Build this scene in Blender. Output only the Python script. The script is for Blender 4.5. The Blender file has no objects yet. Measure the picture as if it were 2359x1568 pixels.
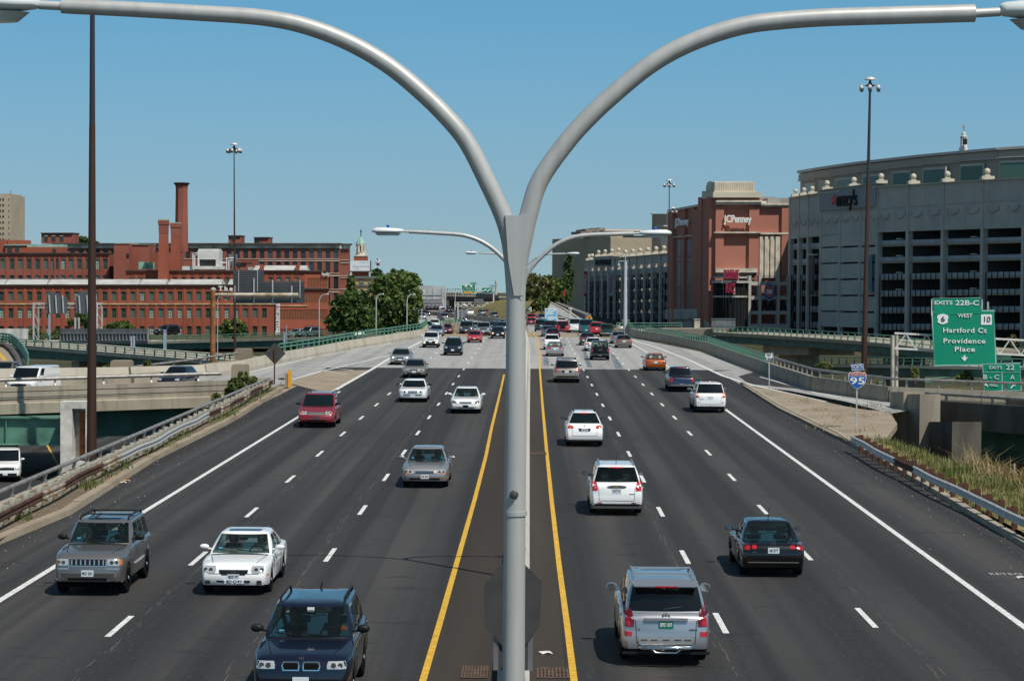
import bpy,bmesh,math,random
from mathutils import Vector,Matrix
from mathutils.bvhtree import BVHTree
R=math.radians
random.seed(7)
sc=bpy.context.scene
COL=sc.collection
# camera
PW,PH,PF=2358.0,1568.0,5100.0
VX,VY,ROLL,CAMH=1220.0,622.0,R(0.40),8.4
_y=Vector((VX-PW/2,PH/2-VY,PF)).normalized()
_x=Vector((math.cos(ROLL),-math.sin(ROLL),0)); _x=(_x-_y*_x.dot(_y)).normalized()
_z=_x.cross(_y)*-1
if _z.y<0:_z=-_z
cr=Vector((_x[0],_y[0],_z[0])); cu=Vector((_x[1],_y[1],_z[1])); cf=Vector((_x[2],_y[2],_z[2]))
CP=Vector((0,0,CAMH))
cam_d=bpy.data.cameras.new('camera'); cam=bpy.data.objects.new('camera',cam_d); COL.objects.link(cam)
cam.matrix_world=Matrix(((cr.x,cu.x,-cf.x,CP.x),(cr.y,cu.y,-cf.y,CP.y),(cr.z,cu.z,-cf.z,CP.z),(0,0,0,1)))
cam_d.sensor_width=36; cam_d.lens=36*PF/PW; cam_d.clip_start=0.5; cam_d.clip_end=20000
sc.camera=cam
# sky and sun
SUN=Vector((0.42,-0.50,1.0)).normalized()
w=bpy.data.worlds.new('World'); sc.world=w; w.use_nodes=True
nt=w.node_tree; bg=nt.nodes['Background']; sky=nt.nodes.new('ShaderNodeTexSky')
sky.sky_type='NISHITA'; sky.sun_disc=False
sky.sun_elevation=math.asin(SUN.z); sky.sun_rotation=math.atan2(SUN.x,SUN.y)
sky.altitude=0; sky.air_density=1.0; sky.dust_density=0.25; sky.ozone_density=1.5
tcw=nt.nodes.new('ShaderNodeTexCoord'); mpw=nt.nodes.new('ShaderNodeMapping'); nt.links.new(tcw.outputs['Generated'],mpw.inputs[0])
mpw.inputs['Location'].default_value=(0,0,0.255); mpw.inputs['Scale'].default_value=(1,1,0.76)
nrm=nt.nodes.new('ShaderNodeVectorMath'); nrm.operation='NORMALIZE'; nt.links.new(mpw.outputs[0],nrm.inputs[0]); nt.links.new(nrm.outputs[0],sky.inputs['Vector'])
mixw=nt.nodes.new('ShaderNodeMixRGB'); mixw.blend_type='MULTIPLY'; mixw.inputs[0].default_value=1; sxyz=nt.nodes.new('ShaderNodeSeparateXYZ'); nt.links.new(tcw.outputs['Generated'],sxyz.inputs[0])
rmp=nt.nodes.new('ShaderNodeValToRGB'); nt.links.new(sxyz.outputs[2],rmp.inputs[0]); nt.links.new(rmp.outputs[0],mixw.inputs[2]); e=rmp.color_ramp.elements
SKYT=[(0.0,(1.0,.97,.71)),(0.007,(1.0,.953,.704)),(0.067,(.78,1.0,.855)),(0.112,(.585,.975,.92)),(0.34,(.58,.64,.55))]
e[0].position,e[0].color=SKYT[0][0],(*SKYT[0][1],1); e[1].position,e[1].color=SKYT[-1][0],(*SKYT[-1][1],1)
for p_,c_ in SKYT[1:-1]:q_=e.new(p_); q_.color=(*c_,1)
nt.links.new(sky.outputs[0],mixw.inputs[1]); nt.links.new(mixw.outputs[0],bg.inputs[0]); bg.inputs[1].default_value=0.15
sd=bpy.data.lights.new('sun','SUN'); sd.energy=4.5; sd.angle=R(0.53); sd.color=(1,0.95,0.87)
sun=bpy.data.objects.new('sun',sd); COL.objects.link(sun); sun.location=(40,-50,100)
sun.rotation_euler=SUN.to_track_quat('Z','Y').to_euler()
vs=sc.view_settings; vs.view_transform='Standard'; vs.look='None'; vs.exposure=0.0; vs.gamma=1
# picture -> place
def ray(u,v):return (cf*PF+cr*(u-PW/2)-cu*(v-PH/2))
def at(u,v,Y):
 d=ray(u,v); return CP+d*(Y/d.y)
def gnd(u,v,z=0.0):
 d=ray(u,v); return CP+d*((z-CAMH)/d.z)
def lerp(a,b,t):return a+(b-a)*t
def interp(x,pts):
 if x<=pts[0][0]:return pts[0][1]
 for (a,b),(c,d) in zip(pts,pts[1:]):
  if x<=c:return lerp(b,d,(x-a)/(c-a))
 return pts[-1][1]
 # materials
MATS={}
def mat(name,col,rough=0.6,metal=0.0,noise=None,bump=None,coat=0.0,spec=0.5,emit=0.0,col2=None,stretch=None):
 """procedural principled material; noise=(scale, amount) varies the colour towards col2 (or darker)"""
 if name in MATS:return MATS[name]
 m=bpy.data.materials.new(name); m.use_nodes=True; MATS[name]=m
 t=m.node_tree; b=t.nodes['Principled BSDF']; L=t.links
 b.inputs['Base Color'].default_value=(*col,1); b.inputs['Roughness'].default_value=rough
 b.inputs['Metallic'].default_value=metal; b.inputs['Coat Weight'].default_value=coat
 b.inputs['Coat Roughness'].default_value=0.04; b.inputs['Specular IOR Level'].default_value=spec
 if emit:
  b.inputs['Emission Color'].default_value=(*col,1); b.inputs['Emission Strength'].default_value=emit
 if noise or bump:
  tc=t.nodes.new('ShaderNodeTexCoord'); src=tc.outputs['Object']
  if stretch:
   mp=t.nodes.new('ShaderNodeMapping'); mp.inputs['Scale'].default_value=stretch
   L.new(src,mp.inputs[0]); src=mp.outputs[0]
 if noise:
  n=t.nodes.new('ShaderNodeTexNoise'); n.inputs['Scale'].default_value=noise[0]; n.inputs['Detail'].default_value=6
  L.new(src,n.inputs['Vector'])
  r=t.nodes.new('ShaderNodeValToRGB'); k=noise[1]
  c2=col2 or tuple(c*(1-k) for c in col)
  r.color_ramp.elements[0].position=0.36; r.color_ramp.elements[1].position=0.64
  r.color_ramp.elements[0].color=(*c2,1); r.color_ramp.elements[1].color=(*[min(1,c*(1+k*0.5)) for c in col],1)
  L.new(n.outputs[0],r.inputs[0]); L.new(r.outputs[0],b.inputs['Base Color'])
 if bump:
  n2=t.nodes.new('ShaderNodeTexNoise'); n2.inputs['Scale'].default_value=bump[0]; n2.inputs['Detail'].default_value=4
  L.new(src,n2.inputs['Vector'])
  bp=t.nodes.new('ShaderNodeBump'); bp.inputs['Strength'].default_value=bump[1]; bp.inputs['Distance'].default_value=0.02
  L.new(n2.outputs[0],bp.inputs['Height']); L.new(bp.outputs[0],b.inputs['Normal'])
 return m
def paint(name,col,metal=0.0,rough=0.32):
 return mat('car_paint_'+name,col,rough,metal,coat=1.0,spec=0.5 if max(col)>0.05 else 0.15)
def layered(name,base,layers,rough=0.85,bump=None,spec=0.3):
 """base colour plus layers of (texture kind, mapping scale, ramp lo, ramp hi, colour, strength)"""
 m=bpy.data.materials.new(name); m.use_nodes=True; MATS[name]=m
 t=m.node_tree; L=t.links; b=t.nodes['Principled BSDF']
 b.inputs['Roughness'].default_value=rough; b.inputs['Specular IOR Level'].default_value=spec
 tc=t.nodes.new('ShaderNodeTexCoord'); cur=t.nodes.new('ShaderNodeRGB'); cur.outputs[0].default_value=(*base,1); out=cur.outputs[0]
 for kind,scale,lo,hi,col,k in layers:
  mp=t.nodes.new('ShaderNodeMapping'); mp.inputs['Scale'].default_value=scale; L.new(tc.outputs['Object'],mp.inputs[0])
  if kind=='voronoi':
   n=t.nodes.new('ShaderNodeTexVoronoi'); n.feature='DISTANCE_TO_EDGE'; o=n.outputs['Distance']; n.inputs['Scale'].default_value=1
  elif kind=='wave':
   n=t.nodes.new('ShaderNodeTexWave'); o=n.outputs['Fac']; n.inputs['Scale'].default_value=1; n.inputs['Distortion'].default_value=1.5
  else:
   n=t.nodes.new('ShaderNodeTexNoise'); o=n.outputs[0]; n.inputs['Scale'].default_value=1; n.inputs['Detail'].default_value=5
  L.new(mp.outputs[0],n.inputs['Vector'])
  mr=t.nodes.new('ShaderNodeMapRange'); mr.inputs[1].default_value=lo; mr.inputs[2].default_value=hi
  mr.inputs[3].default_value=0; mr.inputs[4].default_value=k; L.new(o,mr.inputs[0])
  mx=t.nodes.new('ShaderNodeMixRGB'); L.new(mr.outputs[0],mx.inputs[0]); L.new(out,mx.inputs[1]); mx.inputs[2].default_value=(*col,1)
  out=mx.outputs[0]
 L.new(out,b.inputs['Base Color'])
 if bump:
  n2=t.nodes.new('ShaderNodeTexNoise'); n2.inputs['Scale'].default_value=bump[0]; n2.inputs['Detail'].default_value=5
  L.new(tc.outputs['Object'],n2.inputs['Vector'])
  bp=t.nodes.new('ShaderNodeBump'); bp.inputs['Strength'].default_value=bump[1]; bp.inputs['Distance'].default_value=0.03
  L.new(n2.outputs[0],bp.inputs['Height']); L.new(bp.outputs[0],b.inputs['Normal'])
 return m
asphalt=layered('asphalt',(0.023,0.022,0.022),[('noise',(0.62,0.004,1),0.43,0.62,(0.062,0.057,0.052),0.8),('noise',(1.1,0.003,1),0.52,0.66,(0.016,0.015,0.015),0.7),('noise',(0.5,1.4,1),0.62,0.66,(0.013,0.012,0.012),0.5),('noise',(0.16,0.05,1),0.45,0.75,(0.018,0.017,0.017),0.6),('noise',(9,9,9),0.56,0.70,(0.07,0.066,0.06),0.55),('noise',(38,38,38),0.66,0.72,(0.16,0.15,0.14),0.55)],0.82,(45,0.25),0.35)
shoulder=layered('shoulder_asphalt',(0.033,0.027,0.022),[('noise',(0.5,0.02,1),0.4,0.7,(0.055,0.045,0.036),0.8),('noise',(12,12,12),0.58,0.72,(0.09,0.075,0.06),0.6)],0.9,(45,0.25),0.25)
concrete_road=layered('concrete_road',(0.33,0.325,0.31),[('noise',(0.9,0.012,1),0.42,0.66,(0.21,0.206,0.197),0.75),('noise',(0.3,0.18,1),0.5,0.75,(0.39,0.38,0.36),0.6),('noise',(0.4,3.0,1),0.62,0.72,(0.10,0.10,0.098),0.5),('voronoi',(0.16,0.07,1),0.006,0.0,(0.07,0.07,0.068),0.8)],0.85,(20,0.15),0.3)
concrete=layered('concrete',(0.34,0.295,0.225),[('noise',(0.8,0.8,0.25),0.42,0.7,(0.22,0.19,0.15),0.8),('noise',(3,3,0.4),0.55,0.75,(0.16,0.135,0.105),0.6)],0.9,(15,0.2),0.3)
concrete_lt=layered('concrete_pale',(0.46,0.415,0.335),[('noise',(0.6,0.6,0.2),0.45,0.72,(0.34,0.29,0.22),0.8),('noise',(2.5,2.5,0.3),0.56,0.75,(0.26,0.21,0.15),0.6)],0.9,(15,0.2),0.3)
concrete_tan=layered('concrete_tan',(0.30,0.245,0.18),[('noise',(0.35,0.35,0.35),0.4,0.7,(0.20,0.155,0.11),0.8),('noise',(5,5,5),0.5,0.75,(0.34,0.28,0.21),0.5)],0.92,(12,0.3),0.2)
dirt=layered('dirt',(0.13,0.10,0.07),[('noise',(2,2,2),0.4,0.7,(0.2,0.16,0.11),0.9),('noise',(14,14,14),0.55,0.7,(0.06,0.06,0.03),0.8)],0.95,(10,0.6),0.1)
ground_m=layered('ground',(0.055,0.055,0.03),[('noise',(0.05,0.05,1),0.4,0.65,(0.10,0.085,0.055),0.9),('noise',(0.6,0.6,1),0.45,0.7,(0.03,0.042,0.018),0.8)],0.95,(3,0.4),0.1)
grass_m=layered('grass_slope',(0.17,0.15,0.06),[('noise',(0.35,0.35,1),0.4,0.65,(0.28,0.22,0.10),0.9),('noise',(4,4,4),0.5,0.7,(0.05,0.065,0.02),0.8)],0.95,(8,0.6),0.1)
brick=layered('brick',(0.315,0.088,0.052),[('noise',(0.12,0.12,0.12),0.4,0.68,(0.25,0.07,0.042),0.8),('noise',(1.4,1.4,3),0.5,0.72,(0.35,0.112,0.07),0.6),('noise',(0.9,0.9,0.08),0.58,0.75,(0.14,0.045,0.03),0.55)],0.9,(6,0.2),0.2)
brick_pink=layered('brick_pale',(0.29,0.098,0.068),[('noise',(0.15,0.15,0.15),0.4,0.68,(0.20,0.06,0.04),0.8),('noise',(1.5,1.5,3),0.5,0.72,(0.29,0.10,0.07),0.6)],0.9,(6,0.2),0.2)
brick_mall=layered('brick_mall',(0.40,0.165,0.12),[('noise',(0.1,0.1,0.1),0.4,0.68,(0.35,0.14,0.10),0.8),('noise',(2,2,4),0.5,0.72,(0.43,0.19,0.145),0.6)],0.9,(6,0.15),0.2)
trim_m=mat('cream_trim',(0.56,0.50,0.40),0.8,noise=(0.6,0.25))
precast=layered('precast',(0.45,0.43,0.395),[('noise',(0.15,0.15,0.3),0.4,0.7,(0.35,0.335,0.315),0.8),('noise',(1,1,0.15),0.55,0.75,(0.30,0.285,0.26),0.5)],0.85,(5,0.1),0.3)
precast_lt=layered('precast_pale',(0.52,0.47,0.38),[('noise',(0.2,0.2,0.4),0.4,0.7,(0.46,0.41,0.33),0.8)],0.85,(5,0.1),0.3)
tan_wall=layered('tan_wall',(0.40,0.33,0.235),[('noise',(0.15,0.15,0.3),0.4,0.7,(0.35,0.285,0.2),0.8)],0.85,(5,0.1),0.3)
white_paint=mat('road_paint_white',(0.66,0.66,0.63),0.7,noise=(6,0.25))
yellow_paint=mat('road_paint_yellow',(0.62,0.36,0.03),0.7,noise=(5,0.22))
galv=mat('galvanised_steel',(0.47,0.465,0.44),0.42,0.22,noise=(2,0.08),stretch=(6,6,0.6))
galv_lt=mat('pale_steel',(0.55,0.545,0.52),0.45,0.2,noise=(2,0.15))
grey_rail=mat('grey_rail',(0.30,0.285,0.26),0.5,0.4,noise=(2,0.3))
rust=mat('rust',(0.085,0.034,0.018),0.75,0.2,noise=(3,0.5),bump=(20,0.3))
rust_lt=mat('rust_orange',(0.30,0.12,0.04),0.75,0.1,noise=(2,0.4))
mast_m=mat('weathering_steel',(0.038,0.019,0.013),0.6,0.2,noise=(1.5,0.35),stretch=(8,8,0.3),col2=(0.06,0.026,0.015))
green_rail=mat('green_rail',(0.10,0.26,0.175),0.5,noise=(2,0.3))
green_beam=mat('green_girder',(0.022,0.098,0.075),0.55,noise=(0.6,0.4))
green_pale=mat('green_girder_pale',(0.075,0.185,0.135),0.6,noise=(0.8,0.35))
sign_green=mat('sign_green',(0.0,0.24,0.135),0.4,noise=(0.4,0.08))
sign_white=mat('sign_white',(0.74,0.75,0.72),0.45)
sign_blue=mat('sign_blue',(0.012,0.10,0.42),0.4)
sign_red=mat('sign_red',(0.42,0.03,0.035),0.4)
sign_yellow=mat('sign_yellow',(0.78,0.34,0.02),0.4)
black_m=mat('black_rubber',(0.013,0.013,0.013),0.75,noise=(8,0.3))
dark_m=mat('dark_void',(0.010,0.010,0.012),0.9)
wood_m=mat('plywood_back',(0.05,0.048,0.047),0.85,noise=(2,0.18))
metal_back=mat('sign_back',(0.19,0.19,0.195),0.45,0.3,noise=(1.2,0.2))
roof_grey=mat('roof_membrane',(0.42,0.41,0.39),0.8,noise=(0.4,0.2))
roof_dark=mat('roof_tar',(0.05,0.045,0.042),0.85,noise=(0.5,0.3))
white_metal=mat('white_metal',(0.62,0.61,0.56),0.5,noise=(1,0.15))
win_green=mat('green_sash',(0.06,0.13,0.075),0.6)
pane_a=mat('pane_dark',(0.022,0.028,0.028),0.12,spec=0.6)
pane_b=mat('pane_blind',(0.36,0.42,0.37),0.35)
pane_c=mat('pane_half_blind',(0.13,0.165,0.15),0.25)
teal_glass=mat('teal_glass',(0.075,0.155,0.125),0.35,spec=0.4)
blue_glass=mat('blue_glass',(0.035,0.055,0.075),0.12,spec=0.6)
copper=mat('copper_roof',(0.26,0.42,0.34),0.7,noise=(1,0.2))
# mesh builder
OFF={}
class MB:
 def __init__(s):s.v=[]; s.f=[]
 def add(s,vs,fs):
  n=len(s.v); s.v+=[tuple(p) for p in vs]; s.f+=[tuple(i+n for i in f) for f in fs]; return s
 def box(s,x0,x1,y0,y1,z0,z1):
  return s.add([(x0,y0,z0),(x1,y0,z0),(x1,y1,z0),(x0,y1,z0),(x0,y0,z1),(x1,y0,z1),(x1,y1,z1),(x0,y1,z1)],[(0,3,2,1),(4,5,6,7),(0,1,5,4),(1,2,6,5),(2,3,7,6),(3,0,4,7)])
 def poly(s,pts):return s.add(pts,[tuple(range(len(pts)))])
 def hexa(s,a,b):
  """solid between two quads a and b (4 points each)"""
  return s.add(list(a)+list(b),[(0,1,2,3),(7,6,5,4),(0,4,5,1),(1,5,6,2),(2,6,7,3),(3,7,4,0)])
 def prism(s,pts,d):
  n=len(pts); d=Vector(d); q=[Vector(p)+d for p in pts]
  return s.add(list(pts)+q,[tuple(range(n-1,-1,-1)),tuple(range(n,2*n))]+[(i,(i+1)%n,n+(i+1)%n,n+i) for i in range(n)])
 def bar(s,p,q,wd,ht=None):
  """rectangular bar from p to q"""
  p=Vector(p); q=Vector(q); d=(q-p).normalized(); up=Vector((0,0,1))
  if abs(d.z)>0.95:up=Vector((0,1,0))
  a=d.cross(up).normalized()*wd/2; b=a.cross(d).normalized()*(ht or wd)/2
  return s.hexa([p-a-b,p+a-b,p+a+b,p-a+b],[q-a-b,q+a-b,q+a+b,q-a+b])
 def tube(s,path,rad,n=8,caps=True):
  path=[Vector(p) for p in path]; m=len(path)
  if not hasattr(rad,'__len__'):rad=[rad]*m
  vs=[]; prev=None
  for i,p in enumerate(path):
   d=(path[min(i+1,m-1)]-path[max(i-1,0)]).normalized()
   if prev is None:
    a=d.cross(Vector((0,0,1)) if abs(d.z)<0.9 else Vector((0,1,0))).normalized()
   else:a=(prev-d*prev.dot(d)).normalized()
   prev=a; b=d.cross(a)
   vs+=[p+(a*math.cos(2*math.pi*k/n)+b*math.sin(2*math.pi*k/n))*rad[i] for k in range(n)]
  fs=[(i*n+k,i*n+(k+1)%n,(i+1)*n+(k+1)%n,(i+1)*n+k) for i in range(m-1) for k in range(n)]
  if caps:fs+=[tuple(range(n-1,-1,-1)),tuple(range((m-1)*n,m*n))]
  return s.add(vs,fs)
 def lathe(s,prof,c=(0,0,0),n=16,axis='z',sx=1,sy=1):
  vs=[]
  for r,h in prof:
   for k in range(n):
    a=2*math.pi*k/n; p=(r*math.cos(a)*sx,r*math.sin(a)*sy,h)
    if axis=='x':p=(p[2],p[0],p[1])
    if axis=='y':p=(p[0],p[2],p[1])
    vs.append((p[0]+c[0],p[1]+c[1],p[2]+c[2]))
  m=len(prof)
  fs=[(i*n+k,i*n+(k+1)%n,(i+1)*n+(k+1)%n,(i+1)*n+k) for i in range(m-1) for k in range(n)]
  fs+=[tuple(range(n-1,-1,-1)),tuple(range((m-1)*n,m*n))]
  return s.add(vs,fs)
 def split(s,name,m,parent,smooth=None):
  """every 8-vertex block becomes a part of its own"""
  for i in range(0,len(s.v),8):
   q=MB(); q.add(s.v[i:i+8],[(0,1,2,3),(7,6,5,4),(0,4,5,1),(1,5,6,2),(2,6,7,3),(3,7,4,0)]); q.obj(name,m,parent)
 def mesh(s,name,off=(0,0,0),smooth=None,fix=True):
  me=bpy.data.meshes.new(name)
  me.from_pydata([(p[0]-off[0],p[1]-off[1],p[2]-off[2]) for p in s.v],[],s.f)
  if fix:
   bm=bmesh.new(); bm.from_mesh(me); bmesh.ops.recalc_face_normals(bm,faces=bm.faces); bm.to_mesh(me); bm.free()
  if smooth:
   me.shade_smooth(); me.set_sharp_from_angle(angle=R(smooth))
  me.update(); return me
 def obj(s,name,m,parent=None,smooth=None,fix=True):
  off=OFF.get(parent.name,Vector()) if parent else Vector()
  me=s.mesh(name,off,smooth,fix); me.materials.append(m)
  o=bpy.data.objects.new(name,me); COL.objects.link(o)
  if parent:o.parent=parent
  OFF[o.name]=off
  return o
def tag(o,label,cat,group=None):
 o['label']=label; o['category']=cat
 if group:o['group']=group
 return o
def struct(o):o['kind']='structure'; return o
def stuff(o,label=None,cat=None):
 o['kind']='stuff'
 if label:o['label']=label
 if cat:o['category']=cat
 return o
def thing(name,label,cat,loc=(0,0,0),group=None):
 o=bpy.data.objects.new(name,None); COL.objects.link(o); o.location=loc; o.empty_display_size=0.3
 OFF[o.name]=Vector(loc); tag(o,label,cat,group); return o
def kids(o):return list(o.children)
def copy_tree(o,parent=None):
 c=o.copy(); COL.objects.link(c); OFF[c.name]=OFF.get(o.name,Vector())
 if parent:c.parent=parent
 for k in kids(o):copy_tree(k,c)
 return c
def inst(src,parent,loc,rz=0.0,m=None):
 """a copy of a part (and its sub-parts), placed under parent at world loc"""
 c=src.copy(); COL.objects.link(c); c.parent=parent; c.location=Vector(loc)-OFF[parent.name]; c.rotation_euler=(0,0,rz)
 for k in kids(src):
  d=k.copy(); COL.objects.link(d); d.parent=c
  if m is not None:
   d.material_slots[0].link='OBJECT'; d.material_slots[0].material=m
 return c
_tc={}
def text_geo(txt,size=1.0,depth=0.02,bold=0.0,spacing=1.0,shear=0.0):
 """verts, faces of text in x(right)-z(up), facing -y, centred on the origin"""
 key=(txt,size,depth,bold,spacing,shear)
 if key in _tc:return _tc[key]
 c=bpy.data.curves.new('text','FONT'); c.body=txt; c.size=size; c.extrude=depth/2; c.offset=bold
 c.align_x='CENTER'; c.align_y='CENTER'; c.space_character=spacing; c.resolution_u=3; c.shear=shear
 o=bpy.data.objects.new('text',c); COL.objects.link(o)
 dg=bpy.context.evaluated_depsgraph_get(); dg.update()
 me=bpy.data.meshes.new_from_object(o.evaluated_get(dg))
 vs=[Vector((p.co.x,-p.co.z,p.co.y)) for p in me.vertices]; fs=[tuple(p.vertices) for p in me.polygons]
 bpy.data.objects.remove(o); bpy.data.curves.remove(c); bpy.data.meshes.remove(me)
 _tc[key]=(vs,fs); return vs,fs
def put_text(mb,txt,pos,size,depth=0.02,rz=0.0,bold=0.0,spacing=1.0,vertical=False,roll=0.0,fit=None,shear=0.0):
 vs,fs=text_geo(txt,size,depth,bold,spacing,shear)
 if not vs:return
 sx=1.0
 if fit:
  x0=min(p.x for p in vs); x1=max(p.x for p in vs); sx=fit/(x1-x0)
 M=Matrix.Translation(pos)@Matrix.Rotation(rz,4,'Z')@Matrix.Rotation(roll,4,'Y')@Matrix.Scale(sx,4,(1,0,0))
 mb.add([M@p for p in vs],fs)
 # ground, roads, markings
def cx(Y):return interp(Y,[(0,0),(270,0),(310,-0.5),(355,-1.9),(405,-4.4),(460,-9.6),(524,-17.8),(616,-31.5),(720,-52),(900,-95)])
def rz_(Y):return interp(Y,[(0,0),(275,0),(310,-0.35),(353,-0.9),(405,-1.6),(524,-3.0),(616,-3.8),(720,-4.6),(900,-5.5)])
def sheet(name,pts,m,z=None):
 b=MB(); b.poly([(p[0],p[1],p[2] if z is None else z) for p in pts]); o=b.obj(name,m,fix=False)
 if o.data.polygons[0].normal.z<0:o.data.flip_normals()
 return struct(o)
def strip(name,Ys,xl,xr,m,dz=0.0,zf=rz_):
 b=MB(); P=[]
 for Y in Ys:P+=[(xl(Y),Y,zf(Y)+dz),(xr(Y),Y,zf(Y)+dz)]
 b.add(P,[(2*i,2*i+1,2*i+3,2*i+2) for i in range(len(Ys)-1)])
 return struct(b.obj(name,m,fix=False))
GZ=-7.0
b=MB(); n=40
b.add([(x,y,z) for y,z in ((-300,GZ),(950,GZ-.5),(9000,GZ-78)) for x in (-6000,6000)],[(0,1,3,2),(2,3,5,4)])
struct(b.obj('ground',ground_m,fix=False))
JT=gnd(1100,848).y
strip('highway_asphalt',[4,40,80,120,157,JT],lambda Y:-16.6 if Y<160 else -17.2,lambda Y:15.55 if Y<150 else lerp(15.55,18.6,min(1,(Y-150)/12)),asphalt,0,lambda Y:0)
Ys=[JT,205,220,234,250,262,276,290,310]
strip('highway_concrete',Ys,lambda Y:interp(Y,[(170,-26),(196,-22.6),(234,-19.6),(262,-15.9),(276,-13.9),(300,-13.4),(310,-14.5)]),lambda Y:interp(Y,[(184,19),(228,18.4),(255,15.4),(276,13.2),(310,13.6)]),concrete_road,-0.004)
strip('far_highway',[310,355,405,430,460,490,524,570,616,670,720,800,900],lambda Y:cx(Y)-15.5,lambda Y:cx(Y)+14.5,concrete_road,-0.004)
strip('median_shoulder',[4,60,120,JT],lambda Y:-2.05,lambda Y:0.8,shoulder,0.004,lambda Y:0)
for o_ in (1,):
 pass
b=MB(); b.box(-17.9,15.4,0,300,GZ,-0.05); struct(b.obj('embankment',concrete_tan))
rampL=[(-75,139,-.7),(-36,146.5,-.45),(-20.4,153,-.15),(-17.3,158,-0.008),(-16.7,190,-0.008),(-22.6,196.5,-0.008),(-26.2,171,-0.008),(-29.9,165,-.25),(-40,160,-.47),(-75,156,-.7)]
b=MB(); A=rampL; b.add([A[0],A[1],A[2],A[3],A[9],A[8],A[7],A[6],A[4],A[5]],[(0,1,5,4),(1,2,6,5),(2,3,7,6),(3,8,9,7)]); struct(b.obj('left_ramp',concrete_road,fix=False))
P=lambda u,v,z=0.0:tuple(gnd(u,v,z))
sheet('gore_apron',[P(672,884,.006),P(760,906,.006),P(850,852,.006),P(752,853,.006),P(676,875,.006)],concrete_tan)
rampR=[P(1708,886),P(1820,900),P(1950,925),P(2052,952),(24.4,137.4),(29.2,131.3),(42,115),(58,95),(66,104),(49,121.5),(34,136.5),(24,144),P(1874,899),P(1744,855),(18.5,190,0),(15.6,186,0)]
sheet('right_ramp',[(p[0],p[1],0.006) for p in rampR],concrete_road)
sheet('right_ramp_asphalt',[P(1700,866,.010),P(1725,884,.010),P(1845,896,.010),P(1800,882,.010),P(1735,857,.010)],asphalt)
isl=[P(1708,885,.14),P(1815,905,.14),P(1950,936,.14),P(2052,953,.14),P(2066,975,.14),P(2040,1010,.14),P(1990,1020,.14),P(1926,1003,.14),P(1792,938,.14)]
b=MB(); b.prism([(p[0],p[1],-0.2) for p in isl],(0,0,0.335)); struct(b.obj('island_paving',concrete_tan))
kp=[(1704,884),(1792,939),(1922,1002),(1971,1033),(2133,1127.5),(2358,1264),(2700,1475)]
b=MB()
pts=[gnd(u,v) for u,v in kp]
for p,q in zip(pts,pts[1:]):
 n=max(1,int((q-p).length/1.8))
 for i in range(n):
  a=p.lerp(q,i/n); c=p.lerp(q,(i+0.985)/n); e=Vector((0.32,0,0))
  b.hexa([a-Vector((0,0,.1)),a+e-Vector((0,0,.1)),a+e+Vector((0.0,0,.17)),a+Vector((0.05,0,.17))],[c-Vector((0,0,.1)),c+e-Vector((0,0,.1)),c+e+Vector((0.0,0,.17)),c+Vector((0.05,0,.17))])
tag(b.obj('kerb',concrete),'long low concrete kerb along the right edge of the asphalt below the guardrail','kerb')
b=MB(); rows=[]
prof=[(0.30,0.10),(1.2,0.10),(2.6,0.12),(4.2,-0.2),(6.2,-1.2),(8.5,-2.8),(11,-4.2),(16,-6.0),(26,-7.2)]
Yg=[30,40,50,58,66,74,82,90,96,102,107,112]
vs=[]
for Y in Yg:
 k=interp(Y,[(90,1.0),(112,0.55)])
 for dx,z in prof:vs.append((15.5+dx*k,Y+random.uniform(-.5,.5),z+random.uniform(-.07,.07)))
m_=len(prof)
b.add(vs,[(i*m_+j,i*m_+j+1,(i+1)*m_+j+1,(i+1)*m_+j) for i in range(len(Yg)-1) for j in range(m_-1)])
struct(b.obj('verge_slope',grass_m,smooth=60))
lk=[(-400,1480),(0,1254),(166,1184.5),(360,1060),(540,970),(655,897)]
pts=[gnd(u,v) for u,v in lk]
b=MB()
for p,q in zip(pts,pts[1:]):
 n=max(1,int((q-p).length/2.2))
 for i in range(n):
  a=p.lerp(q,i/n); c=p.lerp(q,(i+0.985)/n); e=Vector((-0.4,0,0)); h=Vector((0,0,.2+random.uniform(-.02,.02)))
  b.hexa([a-Vector((0,0,.1)),a+e-Vector((0,0,.1)),a+e+h,a+h+Vector((-.06,0,0))],[c-Vector((0,0,.1)),c+e-Vector((0,0,.1)),c+e+h,c+h+Vector((-.06,0,0))])
tag(b.obj('kerb',concrete_tan),'worn tan concrete kerb beside the rusty guardrail on the left','kerb')
LPTS=sorted([(p.y,p.x) for p in pts]); LCX=lambda Y:interp(Y,LPTS)
strip('dirt_verge',[20,50,80,100,130,157],lambda Y:-17.7,lambda Y:LCX(Y)-0.3,dirt,0.16,lambda Y:0)
sheet('lower_road',[(-70,40,-5.6),(-17.8,40,-5.6),(-17.8,165,-5.6),(-24,190,-5.6),(-70,190,-5.6)],asphalt)
sheet('lower_street',[(20,190,-5.6),(60,140,-5.6),(75,150,-5.6),(44,215,-5.6),(22,240,-5.6)],concrete_road)
sheet('mill_street',[(-140,395,-6.4),(-20,420,-6.4),(-20,440,-6.4),(-140,415,-6.4)],asphalt)
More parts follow.
